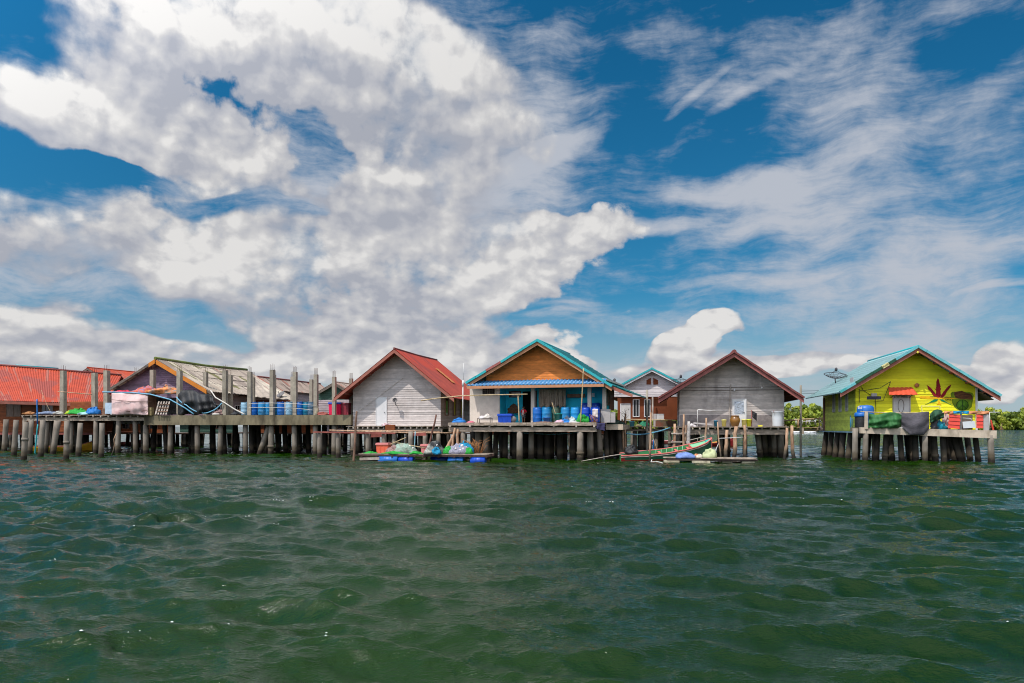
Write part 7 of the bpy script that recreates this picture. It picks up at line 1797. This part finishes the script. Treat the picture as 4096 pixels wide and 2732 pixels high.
# ================================================================== mangrove shore
def mangrove():
    rng = np.random.default_rng(5)
    V, Fc, MI, SH = [], [], [], []
    def leafy(c, r, n, mi):
        k0 = len(V)
        d = rng.normal(size=(n, 3)); d /= np.linalg.norm(d, axis=1)[:, None]
        rad = r * rng.uniform(.45, 1.05, n)[:, None]
        p = c + d * rad * np.array([1, 1, .85])
        a = rng.normal(size=(n, 3)); a -= (a * d).sum(1)[:, None] * d * .6; a /= np.linalg.norm(a, axis=1)[:, None]
        b = np.cross(d, a)
        s = rng.uniform(.5, 1.05, n)[:, None] * (r / 3.0) ** .4
        for q in (-a - b * .6, a - b * .7, a * .8 + b * .7, -a * .9 + b * .6): V.append(p + q * s)
        return n, mi
    quads = []
    off = 0
    mats = []
    for row, (D, hmul, step) in enumerate(((505, .84, 2.8), (522, .97, 3.0), (550, 1.06, 3.4))):
        x = -10.0
        while x < 520:
            h = (14.2 + 1.8 * math.sin(x * .031 + 1) + 1.2 * math.sin(x * .11 + row)) * hmul * rng.uniform(.86, 1.12)
            if row == 2 and rng.random() < .10: h *= 1.18
            Dy = D + rng.uniform(-5, 5) + 25 * math.sin(x * .012)
            mi = int(rng.integers(0, 3))
            z = 1.6 if row < 2 else h * .55
            while z < h - 1.2:
                r = rng.uniform(1.9, 3.0)
                c = np.array([x + rng.uniform(-2.0, 2.0), Dy + rng.uniform(-2.5, 2.5) + (z / h) * 3, z])
                n, m_ = leafy(c, r, 60, mi)
                mats += [m_] * n
                z += rng.uniform(1.5, 2.5)
            x += step * rng.uniform(.7, 1.25)
    A = V
    # V holds four corner arrays per clump
    allq = []
    for i in range(0, len(A), 4):
        allq.append(np.stack([A[i], A[i + 1], A[i + 2], A[i + 3]], 1))
    Q = np.concatenate(allq).reshape(-1, 3)
    me = bpy.data.meshes.new('mangrove_forest')
    n = len(Q) // 4
    me.vertices.add(len(Q)); me.vertices.foreach_set('co', Q.astype(np.float32).ravel())
    me.loops.add(len(Q)); me.loops.foreach_set('vertex_index', np.arange(len(Q), dtype=np.int32))
    me.polygons.add(n); me.polygons.foreach_set('loop_start', np.arange(0, len(Q), 4, dtype=np.int32))
    me.polygons.foreach_set('material_index', np.array(mats, dtype=np.int32))
    me.update(calc_edges=True)
    for nm, c in (('mangrove_leaf_light', (182, 192, 62)), ('mangrove_leaf_mid', (150, 168, 54)), ('mangrove_leaf_dark', (116, 138, 50))):
        m, T, b = new_mat(nm)
        pos = T.n('ShaderNodeNewGeometry').outputs['Position']
        nz = T.noise(pos, .12, 4, .6)
        base = sc(lin(c), .76)
        T.put(b.inputs['Base Color'], T.mix(T.sstep(nz, .35, .65), sc(base, .7), sc(base, 1.3)))
        b.inputs['Roughness'].default_value = .6
        tr = T.n('ShaderNodeBsdfTranslucent'); T.put(tr.inputs['Color'], sc(base, 1.0) + (1,))
        mx = T.n('ShaderNodeMixShader'); mx.inputs[0].default_value = .3
        out = T.t.nodes['Material Output']
        T.t.links.new(b.outputs[0], mx.inputs[1]); T.t.links.new(tr.outputs[0], mx.inputs[2]); T.t.links.new(mx.outputs[0], out.inputs['Surface'])
        me.materials.append(m)
    o = bpy.data.objects.new('mangrove_forest', me); COL.objects.link(o)
    tag(o, 'dense bright green mangrove forest along the far shore at right', 'forest', kind='stuff')
    # pale stems at the waterline
    tb = MB(); rn = random.Random(3)
    for k in range(70):
        x = rn.uniform(150, 500); y = 497 + 25 * math.sin(x * .012) + rn.uniform(-3, 3)
        h = rn.uniform(2, 5)
        for q in range(3): tb.tube([Vector((x + rn.uniform(-2, 2), y, -.2)), Vector((x, y, h * .5)), Vector((x + rn.uniform(-1.5, 1.5), y + 1, h))], [.16, .14, .1], 4, False)
    so = tb.build('mangrove_stems', m_oldw)
    tag(so, 'pale tangled mangrove stems along the far waterline', 'stems', kind='stuff')
    g = MB().hexa([Vector((x, y, z)) for z in (-.5, .25) for x, y in ((-30, 515), (560, 515), (560, 700), (-30, 700))])
    go = g.build('mud_bank', G('dark_mud', (60, 56, 44), .6, .9, .2, .2)); go['kind'] = 'structure'
mangrove()
# ---- speedboat with its wake
sbp = wat(3296, 1729.5)
sb = thing('speedboat', 'white speedboat with people aboard racing past behind the plank walkway', 'boat', Vector((sbp.x, sbp.y, 0)))
o = Vector((sbp.x, sbp.y, 0))
h = MB()
h.grid(lambda s, t: o + Vector((-3.4 + 9.5 * s, (1 - (max(0, s - .55) / .45) ** 2) * 1.1 * (math.sin(math.pi * (t - .5))), .1 + (.75 + .35 * s) * abs(2 * t - 1) ** 1.6)), 20, 10)
h.build('hull', m_white, sb, solid=.08)
MB().hexa([o + Vector((x, y, z)) for z in (1.9, 2.0) for x, y in ((-1.8, -1), (3.2, -1), (3.2, 1), (-1.8, 1))]).build('canopy', m_white, sb)
cp = MB()
for x in (-1.7, 3.0):
    for y in (-.95, .95): cp.tube([o + Vector((x, y, .8)), o + Vector((x, y, 1.9))], .05, 5)
cp.build('canopy_posts', m_dish, sb)
MB().heap(o + Vector((-3.5, 0, .2)), .4, .4, 1.0, 3).build('outboard_motor', m_blackt, sb)
MB().hexa([o + Vector((x, y, z)) for z in (.7, 1.2) for x, y in ((0, -.9), (4.2, -.7), (4.2, .7), (0, .9))]).build('seat_block', m_bluepale, sb)
wkb = MB(); rn = random.Random(6)
wk_a = wat(3172, 1729); wk_b = o + Vector((-3.5, 0, 0))
for k in range(60):
    t = rn.random() ** .8
    p = wk_a.lerp(wk_b, t)
    wkb.heap(Vector((p.x, p.y + rn.uniform(-1, 1) * (1.5 - t), .02)), rn.uniform(.5, 1.2), .6, rn.uniform(.2, .75), k, 10, 4, .3)
tag(wkb.build('wake_foam', m_white), 'white foam wake trailing behind the speedboat', 'foam', kind='stuff')
# ---- small craft glimpsed between and under the houses
def skiff(p, L, label, mh, mi, yaw=0.0, rise=.5):
    fr = Frame.of(Vector((p.x, p.y, 0)), Vector((math.cos(yaw), math.sin(yaw), 0)), Vector((-math.sin(yaw), math.cos(yaw), 0)))
    root = thing('moored_boat', label, 'boat', Vector((p.x, p.y, 0)))
    def rg(s, t, k=0.0):
        w = .62 * (1 - abs(2 * s - .9) ** 2.6 * .9) - k
        q = 2 * t - 1
        return fr.w((s - .5) * L, q * max(w, .03), -.15 + k + (.55 + rise * max(0, s - .55) ** 2 * 4) * abs(q) ** 1.8 + (.4 * max(0, s - .6)))
    MB().grid(lambda s, t: rg(s, t), 24, 10).build('hull', mh, root, solid=.05)
    MB().grid(lambda s, t: rg(1 - s, t, .06), 24, 10).build('inner_planking', mi, root)
    gw = MB()
    for q in (0, 1): gw.tube([rg(k / 20, q) for k in range(21)], .04, 5)
    gw.build('gunwale', m_bpink, root)
    for s in (.3, .5, .68): MB().beam(rg(s, .06), rg(s, .94), .16, .04).build('thwart', m_joist, root)
    return root
m_yb = G('yellow_boat_paint', (236, 180, 44), .78, .5, .1, 3)
skiff(wat(2828, 1787), 6.0, 'yellow boat with red bow behind the green longtail boat', m_bred, m_yb, .1, .55)
skiff(wat(265, 1802), 6.0, 'yellow boat half hidden among the posts under the far left jetty', m_yb, m_bin, .15, .7)
skiff(wat(520, 1784), 4.5, 'pale red boat glimpsed under the jetty end below the pink tarp', m_bpink, m_bpink, -.1, .6)
skiff(wat(2690, 1776), 6.0, 'pinkish boat seen through the gap left of the ladder', m_bpink, m_white, .05, .4)
# ---- more of the stilt village behind, added to darken the gaps between the piles
def rear_block(px0, px1, d, ztop, label, m, seed, nz=5):
    fr = Frame((px0 + px1) / 2, d, 11.5)
    rn = random.Random(seed)
    u0, u1 = fr.u(px0), fr.u(px1)
    root = thing('rear_stilt_house', label, 'house', fr.w((u0 + u1) / 2, 0, 0))
    w = MB(); clapboards(w, fr, lambda z: u0, lambda z: u1, 1.5, ztop, .2); w.build('front_wall', m, root)
    MB().box(fr, u0, u1, .06, 6, 1.35, 1.48).build('floor', m_oldw, root)
    roof_sheet(fr.w(u0 - .3, 2.5, ztop + .5), fr.w(u0 - .3, -.5, ztop - .1), fr.w(u1 + .3, -.5, ztop - .1), fr.w(u1 + .3, 2.5, ztop + .5), .24, .03, .05, 'roof_slope', m_roofP2, root)
    sp = []
    for v in (.2, 1.6, 3.2, 5.4):
        u = u0 + rn.uniform(.1, .6)
        while u < u1: sp.append((u, v, rn.uniform(-.15, .15))); u += rn.uniform(.9, 1.7)
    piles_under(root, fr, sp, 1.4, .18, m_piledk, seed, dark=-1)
    for px in (px0 + (px1 - px0) * .3, px0 + (px1 - px0) * .7):
        u = fr.u(px); window_uz(root, fr, u - .4, u + .4, 2.0, min(3.0, ztop - .2), -.02, m_oldw, m_glass)
    return root
rear_block(-60, 300, 76, 3.0, 'dark stilt house behind the far left posts', m_dkbrown, 1)
rear_block(420, 700, 78, 2.9, 'low brown stilt house behind the jetty end', m_dkbrown, 2)
rear_block(720, 930, 84, 2.9, 'low greenish stilt house behind the platform middle', m_greenw, 3)
rear_block(1000, 1270, 80, 2.9, 'low brown stilt house behind the blue drum row', m_dkbrown, 4)
rear_block(1300, 1520, 76, 2.7, 'low stilt house behind the plank rack', m_lav2, 5)
rear_block(1560, 1850, 78, 2.6, 'low dark stilt house behind the grey house with white door', m_dkbrown, 6)
rear_block(1880, 2420, 70, 2.5, 'low dark stilt house behind the blue house porch', m_dkbrown, 7)
